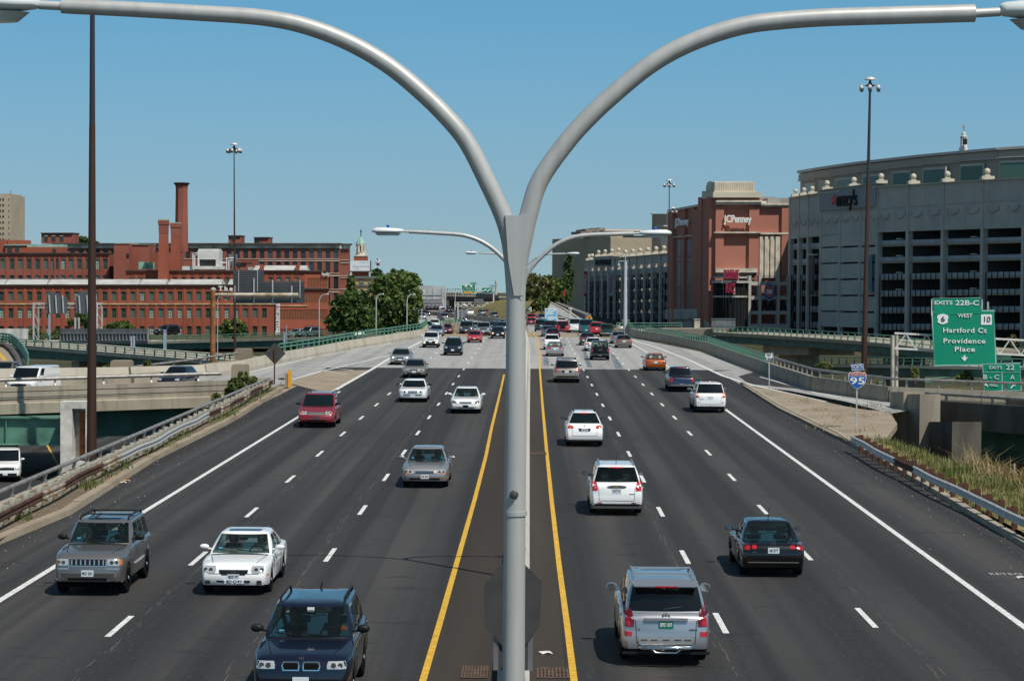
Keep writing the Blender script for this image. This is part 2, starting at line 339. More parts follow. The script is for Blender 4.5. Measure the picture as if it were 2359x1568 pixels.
# painted markings
white=MB(); yellow=MB()
def line(mb,pts,wd,z=0.008):
 for i in range(len(pts)-1):
  p,q=Vector(pts[i]),Vector(pts[i+1]); d=Vector((q.x-p.x,q.y-p.y,0)).normalized(); nrm=Vector((-d.y,d.x,0))*wd/2
  mb.add([p-nrm+Vector((0,0,z)),q-nrm+Vector((0,0,z)),q+nrm+Vector((0,0,z)),p+nrm+Vector((0,0,z))],[(0,1,2,3)])
def linefit(a,b2):
 p,q=gnd(*a),gnd(*b2)
 return lambda Y:p.x+(q.x-p.x)*(Y-p.y)/(q.y-p.y) if Y<250 else (p.x+(q.x-p.x)*(250-p.y)/(q.y-p.y))+cx(Y)
fR1=linefit((1995,1422),(1549,957)); fR2=linefit((1660,1435),(1401,957))
fL1=linefit((275,1442),(838,957)); fL2=linefit((760,1278),(991,957))
phR=gnd(2022,1445).y; phL=gnd(255,1466).y; phL2=gnd(748,1293).y; phR2=gnd(1664,1458).y
for f,ph in ((fR1,phR),(fR2,phR2),(fL1,phL),(fL2,phL2)):
 for k in range(-3,60):
  y0=ph+12.19*k
  if y0<8 or y0>700:continue
  line(white,[(f(y0),y0,rz_(y0)),(f(y0+3.05),y0+3.05,rz_(y0+3.05))],0.145 if y0<190 else 0.17)
fWL=linefit((0,1382),(690,958)); fWR=linefit((2358,1443),(1675,946))
YW=gnd(767,901).y
line(white,[(fWL(8),8,0),(fWL(60),60,0),(fWL(120),120,0),(fWL(YW),YW,0)],0.19)
G=lambda*uv:[gnd(u,v) for u,v in uv]
line(white,G((765,902),(862,847),(900,823),(930,806),(972,786)),0.30)
line(white,G((674,873.5),(752,852),(830,834),(898,818)),0.24)
line(white,G((560,860),(627,844.7),(727,822),(902,790)),0.2)
for a,c in (((722,852),(800,862)),((752,845),(815,853)),((780,838),(840,842)),((830,829),(868,832))):line(white,G(a,c),0.18)
line(white,[(fWR(8),8,0),(fWR(60),60,0),(fWR(gnd(1660,933).y),gnd(1660,933).y,0),tuple(gnd(1557.5,858)),tuple(gnd(1497,815)),tuple(gnd(1445,786))],0.19)
line(white,G((1900,925),(1737,888),(1665,866),(1590,831),(1520,803),(1456,783),(1410,772)),0.30,0.014)
line(white,G((2050,940),(1880,905),(1750,868)),0.18,0.014)
line(white,[(cx(Y)-13.5,Y,rz_(Y)) for Y in (310,405,460,524,616,720)],0.25)
line(white,[(cx(Y)+12.5,Y,rz_(Y)) for Y in (310,405,460,524,616,720)],0.25)
yl=[(958,1620),(1011,1440),(1052,1295),(1093,1150),(1119,1050),(1132,985),(1148,920),(1161,862)]
line(yellow,G(*yl),0.15)
yr=[(1331,1640),(1307,1448),(1287,1298),(1270,1150),(1257,1020),(1249,930),(1243,850),(1243,806),(1238,781),(1222,763)]
line(yellow,G(*yr),0.15)
line(yellow,[(p.x,p.y,-5.6) for p in (gnd(106,1020,-5.6),gnd(148,1095,-5.6),gnd(175,1150,-5.6))],0.16)
line(yellow,[tuple(gnd(2117,898,-5.59)),tuple(gnd(2263,892,-5.59))],0.16,0.03)
put=[(2270,1321),(2290,1320),(2312,1322),(2335,1320)]
struct(white.obj('white_lane_markings',white_paint,fix=False)); struct(yellow.obj('yellow_lane_markings',yellow_paint,fix=False))
b=MB(); vs,fs=text_geo('RETRO',0.27,0.0,0.0,1.15)
c=gnd(2316,1322); b.add([Vector((c.x+p.x,c.y+p.z*2.2,0.012)) for p in vs],fs)
vs,fs=text_geo('I',0.27,0.0,0.0); c=gnd(2340,1331); b.add([Vector((c.x+p.z,c.y+p.x,0.012)) for p in vs],fs)
struct(b.obj('painted_lettering',mat('survey_paint',(.5,.5,.48),.8,noise=(20,.6)),fix=False))
wet=layered('wet_concrete',(0.20,0.205,0.215),[('noise',(1.4,.08,1),0.4,0.6,(0.12,0.125,0.135),0.9)],0.5,None,0.5)
z7=lambda zx,zy:(1191.5+zx/7.144,666.3+zy/7.144)
for uv in ([z7(1060,960),z7(1110,960),z7(1235,1285),z7(1150,1285)],[z7(1530,1040),z7(1570,1040),z7(1740,1300),z7(1610,1300)],[z7(425,1120),z7(510,1120),z7(520,1250),z7(430,1250)]):
 sheet('wet_track',[tuple(gnd(u,v,0.004)) for u,v in uv],wet)
b=MB()
for f in (fR1,fR2,fL1,fL2):
 for y0 in range(25,185):
  for k in range(4):
   if random.random()<0.45:
    xx=f(y0)+0.35*(1 if f in (fR1,fL1) else -1)+random.gauss(0,.07)
    line(b,[(xx,y0+random.uniform(0,1),0),(xx+random.uniform(-.02,.02),y0+random.uniform(.9,1.5),0)],random.uniform(.006,.018),0.005)
struct(b.obj('seam_wear',mat('worn_seam',(0.12,0.112,0.103),0.9),fix=False))
b=MB()
for k in range(380):
 if random.random()<.55:Y=random.uniform(48,150); X=LCX(Y)+abs(random.gauss(0,.8))+.05
 else:Y=random.uniform(48,130); X=15.45-abs(random.gauss(0,1.2))-.05
 s=random.uniform(.005,.022); a=random.uniform(0,3); c,d=math.cos(a)*s,math.sin(a)*s
 b.add([(X-c,Y-d,.006),(X+d,Y-c*2,.006),(X+c,Y+d,.03),(X-d,Y+c*2,.012)],[(0,1,2,3)])
stuff(b.obj('grit',mat('litter',(0.42,0.38,0.30),0.9,noise=(2,.6)),fix=False),'loose grit and scraps scattered along both asphalt shoulders','grit')
for (u,v,c,lb) in ((284,1112,(0.5,0.48,0.42),'crumpled pale paper scrap lying near the left kerb'),(292,1108,(0.5,0.25,0.1),'brown cardboard scrap beside the pale paper near the left kerb'),(1258,1505,(0.6,0.58,0.55),'small white wad of litter beside the right median grate'),(2350,1331,(0.55,0.55,0.5),'flattened white scrap by the painted lettering on the right shoulder')):
 p=gnd(u,v); b=MB(); pr=[(random.uniform(.7,1.1)*.16*math.cos(k),random.uniform(.7,1.1)*.12*math.sin(k)) for k in range(0,7)]
 b.add([(p.x,p.y,.07)]+[(p.x+x,p.y+y,.012+.04*(k%2)) for k,(x,y) in enumerate(pr)],[(0,1+k,1+(k+1)%7) for k in range(7)])
 tag(b.obj('litter_scrap',mat('scrap_%d'%u,c,.8),fix=False),lb,'litter')
 # drain grates
grate_m=mat('grate_iron',(0.14,0.085,0.055),0.7,.3,noise=(5,.4))
for (u0,u1,v0,v1,lb) in ((1060,1122,1535,1562,'dark cast iron drain grate left of the median barrier at the bottom'),(1236,1310,1539,1562,'rusty brown drain grate right of the median barrier at the bottom'),(1216,1258,1042,1048,'small far drain grate beside the right yellow line')):
 a=gnd(u0,v1); c=gnd(u1,v0); x0,x1,y0,y1=a.x,gnd(u1,v1).x,a.y,c.y
 t=thing('drain_grate',lb,'drain grate',(x0,y0,0))
 b=MB(); b.box(x0+.02,x1-.02,y0+.02,y1-.02,-.1,.007); b.obj('pit',dark_m,t)
 b=MB(); n1=8
 for k in range(n1+1):xx=lerp(x0,x1-.04,k/n1); b.box(xx,xx+.045,y0,y1,.009,.022)
 for k in range(4):yy=lerp(y0,y1-.05,k/3); b.box(x0,x1,yy,yy+.06,.009,.024)
 b.obj('grate_bars',grate_m,t)
 # median barrier with its warning board
def barrier(name,path,label,cat,m,h=.86,wt=.16,wb=.6,z0=0.0,zf=None,seg=6.0,cap=True):
 """jersey barrier along a path of (x, y)"""
 b=MB(); path=[Vector((x,y,0)) for x,y in path]
 prof=[(-wb/2,0),(-wb/2,.08),(-wt*.95,.32),(-wt/2,h),(wt/2,h),(wt*.95,.32),(wb/2,.08),(wb/2,0)]
 for p,q in zip(path,path[1:]):
  n=max(1,int((q-p).length/seg)); d=(q-p).normalized(); s=Vector((d.y,-d.x,0))
  for i in range(n):
   a=p.lerp(q,i/n); c=p.lerp(q,(i+.99)/n); za=zf(a.y) if zf else z0; zc=zf(c.y) if zf else z0
   A=[a+s*x+Vector((0,0,z+za)) for x,z in prof]; C=[c+s*x+Vector((0,0,z+zc)) for x,z in prof]
   k=len(prof); b.add(A+C,[tuple(range(k)),tuple(range(2*k-1,k-1,-1))]+[(j,(j+1)%k,k+(j+1)%k,k+j) for j in range(k)])
 return tag(b.obj(name,m),label,cat)
xm=(gnd(1131,1568).x+gnd(1233,1568).x)/2
barrier('median_barrier',[(xm,43.2),(xm,52),(xm,120),(xm+.05,JT),(xm,240),(cx(300)-.3,300)],'white painted concrete median barrier running away down the middle of the highway','barrier',layered('white_barrier',(.50,.475,.42),[('noise',(.6,.6,.3),.5,.75,(.38,.34,.28),.7)],.85),.85,.2,.66)
barrier('median_barrier',[(cx(Y),Y) for Y in (300,355,405,460,524,570,616,670,720)],'grimy concrete median wall on the far curve of the highway','barrier',concrete,1.0,.3,.7,zf=rz_,seg=20)
t=thing('warning_board','back of a large eight-sided plywood board on the median in front of the lamp pole','sign',(xm,43.5,0.8))
Yb=43.5; hw=[(1115,1346),(1155,1300),(1209,1300),(1248,1338),(1243,1440),(1205,1490),(1160,1490),(1116,1441)]
b=MB(); b.prism([at(u,v,Yb) for u,v in hw],(0,.03,0)); b.obj('board',wood_m,t)
for dx in (-.34,.34):
 b=MB(); b.box(xm+dx-.05,xm+dx+.05,Yb+.04,Yb+.12,.5,2.2); b.obj('post',metal_back,t)
b=MB(); b.box(xm-.36,xm+.36,Yb+.05,Yb+.4,.5,1.35); b.obj('mounting_box',wood_m,t)
# left parapet, guardrail
def pipe_rail(name,path,label,m_rail,m_post,h=.36,r=.075,step=3.0,base=None,parapet_m=None,group=None,n_post=60,pz=0.0,ph=.5,pw=.35,down=0.6,cat='railing'):
 """concrete parapet (optional) with a single pipe rail on curved posts; path of (x, y, z) is the foot of the rail posts"""
 path=[Vector(p) for p in path]; t=thing(name,label,cat,path[0],group)
 L=[0]
 for p,q in zip(path,path[1:]):L.append(L[-1]+(q-p).length)
 def pos(s):
  for i in range(len(path)-1):
   if s<=L[i+1] or i==len(path)-2:
    return path[i].lerp(path[i+1],(s-L[i])/max(1e-6,L[i+1]-L[i])),(path[i+1]-path[i]).normalized()
 b=MB(); rp=[pos(L[-1]*i/60)[0]+Vector((0,0,h)) for i in range(61)]
 b.tube(rp,r,8); b.obj('pipe_rail',m_rail,t,smooth=50)
 if parapet_m:
  b=MB()
  for i in range(len(path)-1):
   p,q=path[i],path[i+1]; d=(q-p).normalized(); s=Vector((d.y,-d.x,0)).normalized()*pw/2
   nn=max(1,int((q-p).length/7))
   for k in range(nn):
    a=p.lerp(q,k/nn); c=p.lerp(q,(k+.995)/nn)
    dn=Vector((0,0,-ph)); dd=Vector((0,0,-ph-down))
    b.hexa([a-s,a+s,a+s+dd,a-s+dd],[c-s,c+s,c+s+dd,c-s+dd])
  b.obj('parapet',parapet_m,t)
 ns=min(n_post,int(L[-1]/step)); proto=None
 for k in range(ns):
  p,d=pos((k+.5)*L[-1]/ns); ang=math.atan2(d.y,d.x)
  if proto is None:
   o0=OFF[t.name]; pb=MB(); ht=h-r*.5
   prof=[(-.10,0),(.06,0),(.10,ht*.4),(.06,ht*.75),(.05,ht),(-.07,ht),(-.05,ht*.7),(-.02,ht*.4)]
   pb.prism([(x,-.06,z) for x,z in prof],(0,.12,0)); me=pb.mesh('rail_post'); me.materials.append(m_post)
   po=bpy.data.objects.new('rail_post',me); COL.objects.link(po); po.parent=t; proto=po
  else:po=proto.copy(); COL.objects.link(po)
  po.parent=t; po.location=p-OFF[t.name]; po.rotation_euler=(0,0,ang+math.pi/2)
 return t
zp=.48
pipe_rail('parapet_railing',[(-17.75,30,zp),(-17.75,90,zp),(-17.75,150.5,zp+.06)],'grey pipe railing on the low concrete wall above the lower road on the left',grey_rail,grey_rail,.36,.085,2.6,parapet_m=concrete,ph=.5,pw=.35,down=7.0)
def wbeam(name,pts,label,m_fn,side,blocks,blk_m,post_m,z=.62,bent=0.0):
 """w-beam guardrail: pts (x, y), panels ~4 m each their own part, block-and-post parts"""
 t=thing(name,label,'guardrail',(pts[0][0],pts[0][1],0.1))
 path=[Vector((x,y,0)) for x,y in pts]; tot=sum((q-p).length for p,q in zip(path,path[1:])); n=int(tot/3.8)
 def pos(s):
  for p,q in zip(path,path[1:]):
   l=(q-p).length
   if s<=l or q is path[-1]:return p.lerp(q,s/l)
   s-=l
 wv=lambda s:bent*(math.sin(s*.55)*.5+math.sin(s*.23+1)*.5)
 prof=[(0,-.155),(.05,-.115),(.05,-.06),(0,-.02),(0,.02),(.05,.06),(.05,.115),(0,.155)]
 for i in range(n):
  b=MB(); m4=4; vs=[]
  for k in range(m4+1):
   s=(i+k/m4*1.0)*tot/n; p=pos(min(s,tot-1e-4)); dx=wv(s)
   vs+=[p+Vector((side*(x+.06)+dx,0,z+zz+wv(s*1.7)*.25)) for x,zz in prof]
  for k in range(m4):b.add([vs[k*8+j] for j in range(16)],[(j,j+1,8+j+1,8+j) for j in range(7)])
  b.add([Vector(v)-Vector((side*.012,0,0)) for v in b.v],[tuple(reversed(f)) for f in b.f])
  b.obj('rail_panel',m_fn(i),t)
 proto=None; np_=int(tot/blocks)
 for k in range(np_):
  s=(k+.5)*tot/np_; p=pos(s)
  if proto is None:
   pb=MB(); pb.box(-.16 if side>0 else 0,0 if side>0 else .16,-.09,.09,z-.2,z+.17); me=pb.mesh('spacer_block'); me.materials.append(blk_m)
   q1=bpy.data.objects.new('spacer_block',me); COL.objects.link(q1)
   pb=MB(); pb.box(-.34 if side>0 else .17,-.17 if side>0 else .34,-.09,.09,-.3,z+.2); me=pb.mesh('guardrail_post'); me.materials.append(post_m)
   q2=bpy.data.objects.new('guardrail_post',me); COL.objects.link(q2); proto=(q1,q2)
  else:
   q1,q2=proto[0].copy(),proto[1].copy(); COL.objects.link(q1); COL.objects.link(q2)
  for q_ in (q1,q2):q_.parent=t; q_.location=Vector((p.x+wv(s),p.y,.06))-OFF[t.name]
 return t
white_block=mat('white_block',(0.40,0.37,0.30),0.8,noise=(4,.4))
cream_old=mat('old_cream_steel',(0.40,0.35,0.25),0.6,.2,noise=(1.2,.5),col2=(0.20,0.09,0.04))
wl=[(LCX(Y)-.75,Y) for Y in (40,70,90,110,130,152)]
def lpan(i):return galv if 13<=i<=19 else (rust if i%3 else cream_old)
wbeam('guardrail',wl,'rusty dented guardrail with white spacer blocks along the left shoulder',lpan,1,1.9,white_block,white_block,.60,.10)
wr=[gnd(1963,1009,.65),gnd(2140,1097,.65),gnd(2358,1197,.65),gnd(2800,1400,.65)]
wr=[(p.x,p.y) for p in wr][::-1]
wbeam('guardrail',wr,'silver dented guardrail with rusty brown posts beside the grass verge on the right',lambda i:galv_lt if i%9 else rust,-1,1.9,rust,rust,.62,.07)
t=thing('hazard_marker','tall yellow hazard panel on the concrete end of the left guardrail','marker',tuple(gnd(667,893)))
p=gnd(667,893); b=MB(); b.box(p.x-.12,p.x+.12,p.y,p.y+.04,.05,1.25); b.obj('yellow_panel',sign_yellow,t)
b=MB(); b.box(p.x-.34,p.x-.12,p.y+.05,p.y+.7,0,1.0); b.obj('concrete_end',concrete_tan,t)
# planes measured from the picture
class Pl:
 """vertical plane through picture columns u0 (depth Y0) and u1 (depth Y1)"""
 def __init__(s,u0,Y0,u1,Y1,vref=650):
  s.vref=vref; a,c=at(u0,vref,Y0),at(u1,vref,Y1); s.a=Vector((a.x,a.y,0)); s.c=Vector((c.x,c.y,0))
  s.d=(s.c-s.a).normalized(); s.n=Vector((s.d.y,-s.d.x,0)); s.ang=math.atan2(s.d.y,s.d.x)
 def pt(s,u,v,out=0.0):
  d=ray(u,s.vref); k=(s.a-CP).dot(s.n)/Vector((d.x,d.y,0)).dot(s.n); p=CP+d*k
  d2=ray(u,v); z=CAMH+d2.z*((s.a-CP).dot(s.n)/Vector((d2.x,d2.y,0)).dot(s.n))
  return Vector((p.x,p.y,z))+s.n*out
 def quad(s,mb,u0,u1,v0,v1,o0,o1,w0=None,w1=None):
  """block between offsets o0 (back) and o1 (front); v0/v1 are top/bottom rows at u0, w0/w1 at u1"""
  w0=v0 if w0 is None else w0; w1=v1 if w1 is None else w1
  c=[(u0,v1),(u1,w1),(u1,w0),(u0,v0)]
  return mb.hexa([s.pt(u,v,o1) for u,v in c],[s.pt(u,v,o0) for u,v in c])
def dtext(mb,txt,u,v,cap,Y,wpx=None,depth=0.03,bold=0.0,spacing=1.0,dy=0.0,roll=0.0,shear=0.0):
 size=cap*Y/PF/0.70; p=at(u,v,Y); p.y-=dy
 put_text(mb,txt,p,size,depth,0,bold*size,spacing,fit=wpx*Y/PF if wpx else None,roll=roll,shear=shear)
 # bridges
def deck_path(name,label,pts,width,m_fascia,m_girder,fascia_h,girder_h,side,parapet=0.3,group=None,inset=.9):
 """bridge: deck slab + fascia + girder along the near edge path pts (x, y, z of road); side=+1 deck lies towards +Y"""
 t=thing(name,label,'bridge',pts[0],group); pts=[Vector(p) for p in pts]
 d1,d2,d3=MB(),MB(),MB()
 for p,q in zip(pts,pts[1:]):
  d=(q-p); d.z=0; d.normalize(); s=Vector((-d.y,d.x,0))*side; Z=Vector((0,0,1))
  d1.hexa([p-Z*.05,q-Z*.05,q+s*width-Z*.05,p+s*width-Z*.05],[p-Z*.3,q-Z*.3,q+s*width-Z*.3,p+s*width-Z*.3])
  for e in (0,1):
   a,c=p+s*(width*e-.2),q+s*(width*e-.2)
   d2.hexa([a+Z*parapet,c+Z*parapet,c+Z*parapet+s*.4,a+Z*parapet+s*.4],[a-Z*fascia_h,c-Z*fascia_h,c-Z*fascia_h+s*.4,a-Z*fascia_h+s*.4])
  g1=p+s*inset; g2=q+s*inset; k=width-2*inset
  d3.hexa([g1-Z*.31,g2-Z*.31,g2-Z*.31+s*k,g1-Z*.31+s*k],[g1-Z*(fascia_h+girder_h),g2-Z*(fascia_h+girder_h),g2-Z*(fascia_h+girder_h)+s*k,g1-Z*(fascia_h+girder_h)+s*k])
 d1.obj('deck',concrete_road,t); d2.obj('fascia',m_fascia,t); d3.obj('girder',m_girder,t)
 return t
def two_rail(name,pts,label,m,h=.75,post_step=2.6,rr=.05,n_max=60,group=None,rails=(1.0,.6),out=0.0):
 t=thing(name,label,'railing',pts[0],group); pts=[Vector(p) for p in pts]
 for k in rails:
  b=MB(); b.tube([p+Vector((0,0,h*k-rr)) for p in pts],rr*(1.25 if k==1 else 1),6); b.obj('rail',m,t,smooth=60)
 L=[0]
 for p,q in zip(pts,pts[1:]):L.append(L[-1]+(q-p).length)
 n=min(n_max,max(2,int(L[-1]/post_step))); proto=None
 for k in range(n+1):
  s=L[-1]*k/n
  for i in range(len(pts)-1):
   if s<=L[i+1]+1e-6:
    p=pts[i].lerp(pts[i+1],(s-L[i])/max(1e-6,L[i+1]-L[i])); d=pts[i+1]-pts[i]; break
  if proto is None:
   b=MB(); b.prism([(-.10,-.05,0),(.08,-.05,0),(.12,-.05,h*.5),(.04,-.05,h),(-.07,-.05,h),(-.02,-.05,h*.5)],(0,.10,0)); me=b.mesh('rail_post'); me.materials.append(m)
   o=bpy.data.objects.new('rail_post',me); COL.objects.link(o); proto=o
  else:o=proto.copy(); COL.objects.link(o)
  o.parent=t; o.location=p-OFF[t.name]; o.rotation_euler=(0,0,math.atan2(d.y,d.x)+math.pi/2)
 return t
lr=[(-75,139.2,-.7),(-36,146.8,-.45),(-20.4,153.2,-.15),(-18.2,155.6,-.05)]
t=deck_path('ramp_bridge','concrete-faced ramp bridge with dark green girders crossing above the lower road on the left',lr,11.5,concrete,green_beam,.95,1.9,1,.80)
b=MB()
for zz in (.44,.06):
 for p,q in zip(lr[:-1],lr[1:-1]):
  p,q=Vector(p),Vector(q); d=(q-p).normalized(); s=Vector((d.y,-d.x,0))*.203; b.hexa([p+s+Vector((0,0,zz)),q+s+Vector((0,0,zz)),q+s+Vector((0,0,zz+.05)),p+s+Vector((0,0,zz+.05))],[p+s*.9+Vector((0,0,zz)),q+s*.9+Vector((0,0,zz)),q+s*.9+Vector((0,0,zz+.05)),p+s*.9+Vector((0,0,zz+.05))])
b.obj('groove',dark_m,t)
b=MB()
for p,q in zip(lr[:-1],lr[1:-1]):
 p,q=Vector(p),Vector(q); d=(q-p).normalized(); s=Vector((d.y,-d.x,0)); A=[(.2,-.24),(.42,-.32),(.42,-1.0),(.0,-1.0)]
 b.hexa([p+s*x+Vector((0,0,z)) for x,z in A],[q+s*x+Vector((0,0,z)) for x,z in A])
b.obj('ledge',concrete,t)
pipe_rail('ramp_railing',[(-75,139.4,.1),(-36,147,.35),(-21.3,153,.64)],'grey pipe railing along the near edge of the ramp in front of the white van',grey_rail,grey_rail,.46,.13,3.1)
t=thing('bridge_pier','white-painted steel pier with a rectangular opening below the ramp beside the dark mast','pier',(-30,144.5,GZ))
a,c,d=at(139,930,144),at(188,930,144),at(200,930,144)
zt=at(165,925,144).z; x0,x1=a.x,at(201,925,144).x; xs=at(166,930,144).x
b=MB(); b.box(x0,xs,144.0,145.3,GZ,zt); b.box(xs,x1,144.0,145.3,zt-.45,zt); b.box(xs,x1,144.0,145.3,GZ,at(165,1062,144).z); b.box(x1-.12,x1,144.0,145.3,at(165,1062,144).z,zt-.45); b.box(xs,x1-.12,145.0,145.3,at(165,1062,144).z,zt-.45)
b.obj('pier_shell',mat('chalky_white',(0.60,0.57,0.52),.8,noise=(1.2,.3)),t)
b=MB(); b.box(xs+.35,x1-.2,144.6,144.7,at(165,1060,144).z,zt-.7); b.obj('rusty_stiffener',rust_lt,t)
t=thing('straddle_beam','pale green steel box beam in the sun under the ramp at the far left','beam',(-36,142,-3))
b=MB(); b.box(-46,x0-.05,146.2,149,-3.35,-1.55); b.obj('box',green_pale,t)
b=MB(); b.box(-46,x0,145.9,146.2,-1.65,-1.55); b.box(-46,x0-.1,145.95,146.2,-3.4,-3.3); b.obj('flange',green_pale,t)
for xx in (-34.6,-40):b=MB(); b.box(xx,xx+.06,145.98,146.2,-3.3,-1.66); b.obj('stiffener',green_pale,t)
b=MB(); b.box(-27.2,-25.4,152,156,GZ,-3.2); b.box(-24,-20,165,170,GZ,-1.3); tag(b.obj('abutment',concrete),'shaded concrete bridge abutment behind the tall dark mast','abutment')
lb=[(-75,156.3),(-40,160.3),(-29.9,165.3)]+[(p.x,p.y) for p in G((470,868),(560,857),(642,836),(727,821),(802,805),(900,789),(972,776))]+[(-13.9,300)]
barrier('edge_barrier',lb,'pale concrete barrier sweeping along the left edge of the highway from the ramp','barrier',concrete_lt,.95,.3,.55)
gp=[(p[0],p[1],.95) for p in lb[5:]]
two_rail('green_railing',gp,'green two-rail railing on top of the pale barrier along the left highway edge',green_rail,.8,2.4,.06,55)
p1,p2=gnd(1014,768),gnd(1062,763)
barrier('nose_barrier',[(p1.x,p1.y),(p2.x,p2.y),(p2.x+1,p2.y+20)],'short beige concrete barrier nose where the far lanes divide left of the lamp pole','barrier',concrete_tan,1.2,.3,.55)
two_rail('green_railing',[(p1.x,p1.y,1.2),(p2.x,p2.y,1.2)],'short green railing on the beige barrier nose in the far lanes',green_rail,.5,1.5,.05)
for (u0,u1,v0,v1,Y,lb_) in ((1025,1032.5,732,757,302,0),(1033,1040,733,756,303,1)):pass
t=thing('barrier_cabinet','tall grey concrete slab behind the maroon sedan at the barrier nose','slab',tuple(at(1032,757,304)))
pl=Pl(1024,304,1040,304); b=MB(); pl.quad(b,1024.5,1033,731.5,757,-.5,0); b.obj('pale_face',concrete,t); b=MB(); pl.quad(b,1033,1040,732.5,757,-.6,-.05); b.obj('dark_face',concrete_tan,t)
pipe_rail('inner_railing',[tuple(at(290,862,186)),tuple(at(420,846,192)),tuple(at(546,827,200))],'grey pipe railing on the inner wall rising behind the blue station wagon',grey_rail,grey_rail,.55,.11,3.2,parapet_m=concrete_tan,ph=.3,pw=.4,down=2.5)
pipe_rail('inner_railing',[tuple(at(-20,868,176)),tuple(at(175,866,178)),tuple(at(262,864,180))],'grey pipe railing behind the white cargo van on the ramp',grey_rail,grey_rail,.5,.11,3.2,parapet_m=concrete_tan,ph=.3,pw=.4,down=2.5)
for (u0,u1,v0,v1,Y,lb_) in ((541,578,806,830,201,'square concrete block at the upper end of the inner pipe railing'),(254,300,833,868,182,'weedy brown concrete block between the two inner pipe railings'),(533,568,842,866,156,'concrete end block of the near ramp railing behind the weeds')):
 pl=Pl(u0,Y,u1,Y); b=MB(); pl.quad(b,u0,u1,v0,v1+14,-1.6,0); pl.quad(b,u0+2,u1-2,v0-2.5,v0-.1,-1.4,-.1); tag(b.obj('concrete_block',concrete_tan),lb_,'block')
pl=Pl(-40,262,700,205)
t=thing('green_bridge','low green girder bridge with a pale concrete edge slanting down behind the ramp','bridge',tuple(pl.pt(300,840)))
vf=lambda u:interp(u,[(0,790),(57,795),(250,811),(471,829),(640,843),(700,848)])
b=MB()
for u0,u1 in ((-40,57),(57,250),(250,471),(471,700)):pl.quad(b,u0,u1,vf(u0),vf(u0)+9,-9,0,vf(u1),vf(u1)+9)
b.obj('concrete_edge',concrete_lt,t)
b=MB()
for u0,u1 in ((-40,57),(57,250),(250,471),(471,700)):pl.quad(b,u0,u1,vf(u0)+9,vf(u0)+(31 if u0<200 else 26),-8,-.5,vf(u1)+9,vf(u1)+(31 if u1<200 else 25))
b.obj('girder',green_beam,t)
for u0,u1 in ((138,156),(176,186),(246,262)):
 b=MB(); pl.quad(b,u0,u1,vf(u0)+31,905,-6,-1.4); b.obj('pier',concrete,t)
two_rail('green_railing',[tuple(pl.pt(u,vf(u)+1,-.2)) for u in (0,57,250,471,690)],'green two-rail railing along the slanting green girder bridge',green_rail,.72,2.2,.055,60,rails=(1,.68,.36))
pl2=Pl(-40,400,900,340)
t=thing('green_bridge','far green girder bridge carrying three cars in front of the brick mill','bridge',tuple(pl2.pt(600,790)))
v2=lambda u:interp(u,[(-40,786),(140,786),(350,786),(500,782),(720,776),(860,770),(900,769)])
b=MB(); b2=MB()
for u0,u1 in ((-40,140),(140,350),(350,500),(500,720),(720,900)):
 pl2.quad(b,u0,u1,v2(u0),v2(u0)+6,-11,0,v2(u1),v2(u1)+6); pl2.quad(b2,u0,u1,v2(u0)+6,v2(u0)+20,-10,-.5,v2(u1)+6,v2(u1)+20)
b.obj('concrete_edge',concrete_lt,t); b2.obj('girder',green_beam,t)
for u0 in (380,600,760):
 b=MB(); pl2.quad(b,u0,u0+10,v2(u0)+20,860,-8,-2); b.obj('pier',concrete,t)
two_rail('green_railing',[tuple(pl2.pt(u,v2(u),-.2)) for u in (344,500,720,860,900)],'green railing along the far bridge below the brick mill',green_rail,.85,3.0,.06,60)
two_rail('green_railing',[tuple(pl2.pt(u,v2(u)-2,-.2)) for u in (0,70,138)],'green railing at the far left beside the grey noise wall',green_rail,.85,3.0,.06,60)
t=thing('noise_wall','long grey ribbed noise wall with two rows of square hollows on the far bridge','wall',tuple(pl2.pt(240,790,.3)))
wall=mat('noise_wall_grey',(0.21,0.20,0.195),.7,noise=(.8,.25))
b=MB(); pl2.quad(b,140,343,757,791,.05,.25); b.obj('wall_panel',wall,t)
b=MB()
for k in range(25):
 u=144+k*8.05
 for v in (769.5,777.5):pl2.quad(b,u,u+5.2,v,v+5,.26,.27)
b.obj('hollow',mat('wall_hollow',(0.10,0.10,0.10),.9),t)
b=MB()
for k in range(26):pl2.quad(b,140.5+k*8.05,142.8+k*8.05,767,784,.26,.38)
pl2.quad(b,140,343,766.5,768.6,.26,.40); pl2.quad(b,140,343,783.5,785,.26,.36); b.obj('rib',mat('wall_rib',(0.30,0.29,0.28),.8),t)
t=Pl(-60,380,64,380); b=MB(); t.quad(b,-60,64,757,783,-.3,0); tag(b.obj('noise_wall',mat('streaked_white',(0.55,0.54,0.50),.8,noise=(.8,.5),stretch=(1,1,.12),col2=(0.3,0.29,0.27))),'plain streaky white wall at the far left edge','wall')
arc=[(-40,800),(-8,797),(14,800),(28,811),(40,828),(50,852)]
ap=[gnd(u,v) for u,v in arc]
sheet('curved_ramp',[tuple(p) for p in ap]+[tuple(gnd(0,868)),tuple(gnd(-60,868))],concrete_tan)
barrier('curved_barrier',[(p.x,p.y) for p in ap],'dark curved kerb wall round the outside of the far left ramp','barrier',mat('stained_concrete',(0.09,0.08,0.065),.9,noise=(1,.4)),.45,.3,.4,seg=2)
two_rail('green_railing',[(p.x+.4,p.y+.4,.45) for p in ap],'green railing bending round the curved ramp at the far left',green_rail,.95,1.2,.09,60,rails=(1,.7,.4))
line_m=MB(); line(line_m,[tuple(gnd(u,v,.01)) for u,v in ((-6,810),(4,820),(16,838),(26,862))],.35); struct(line_m.obj('yellow_edge_line',yellow_paint,fix=False))
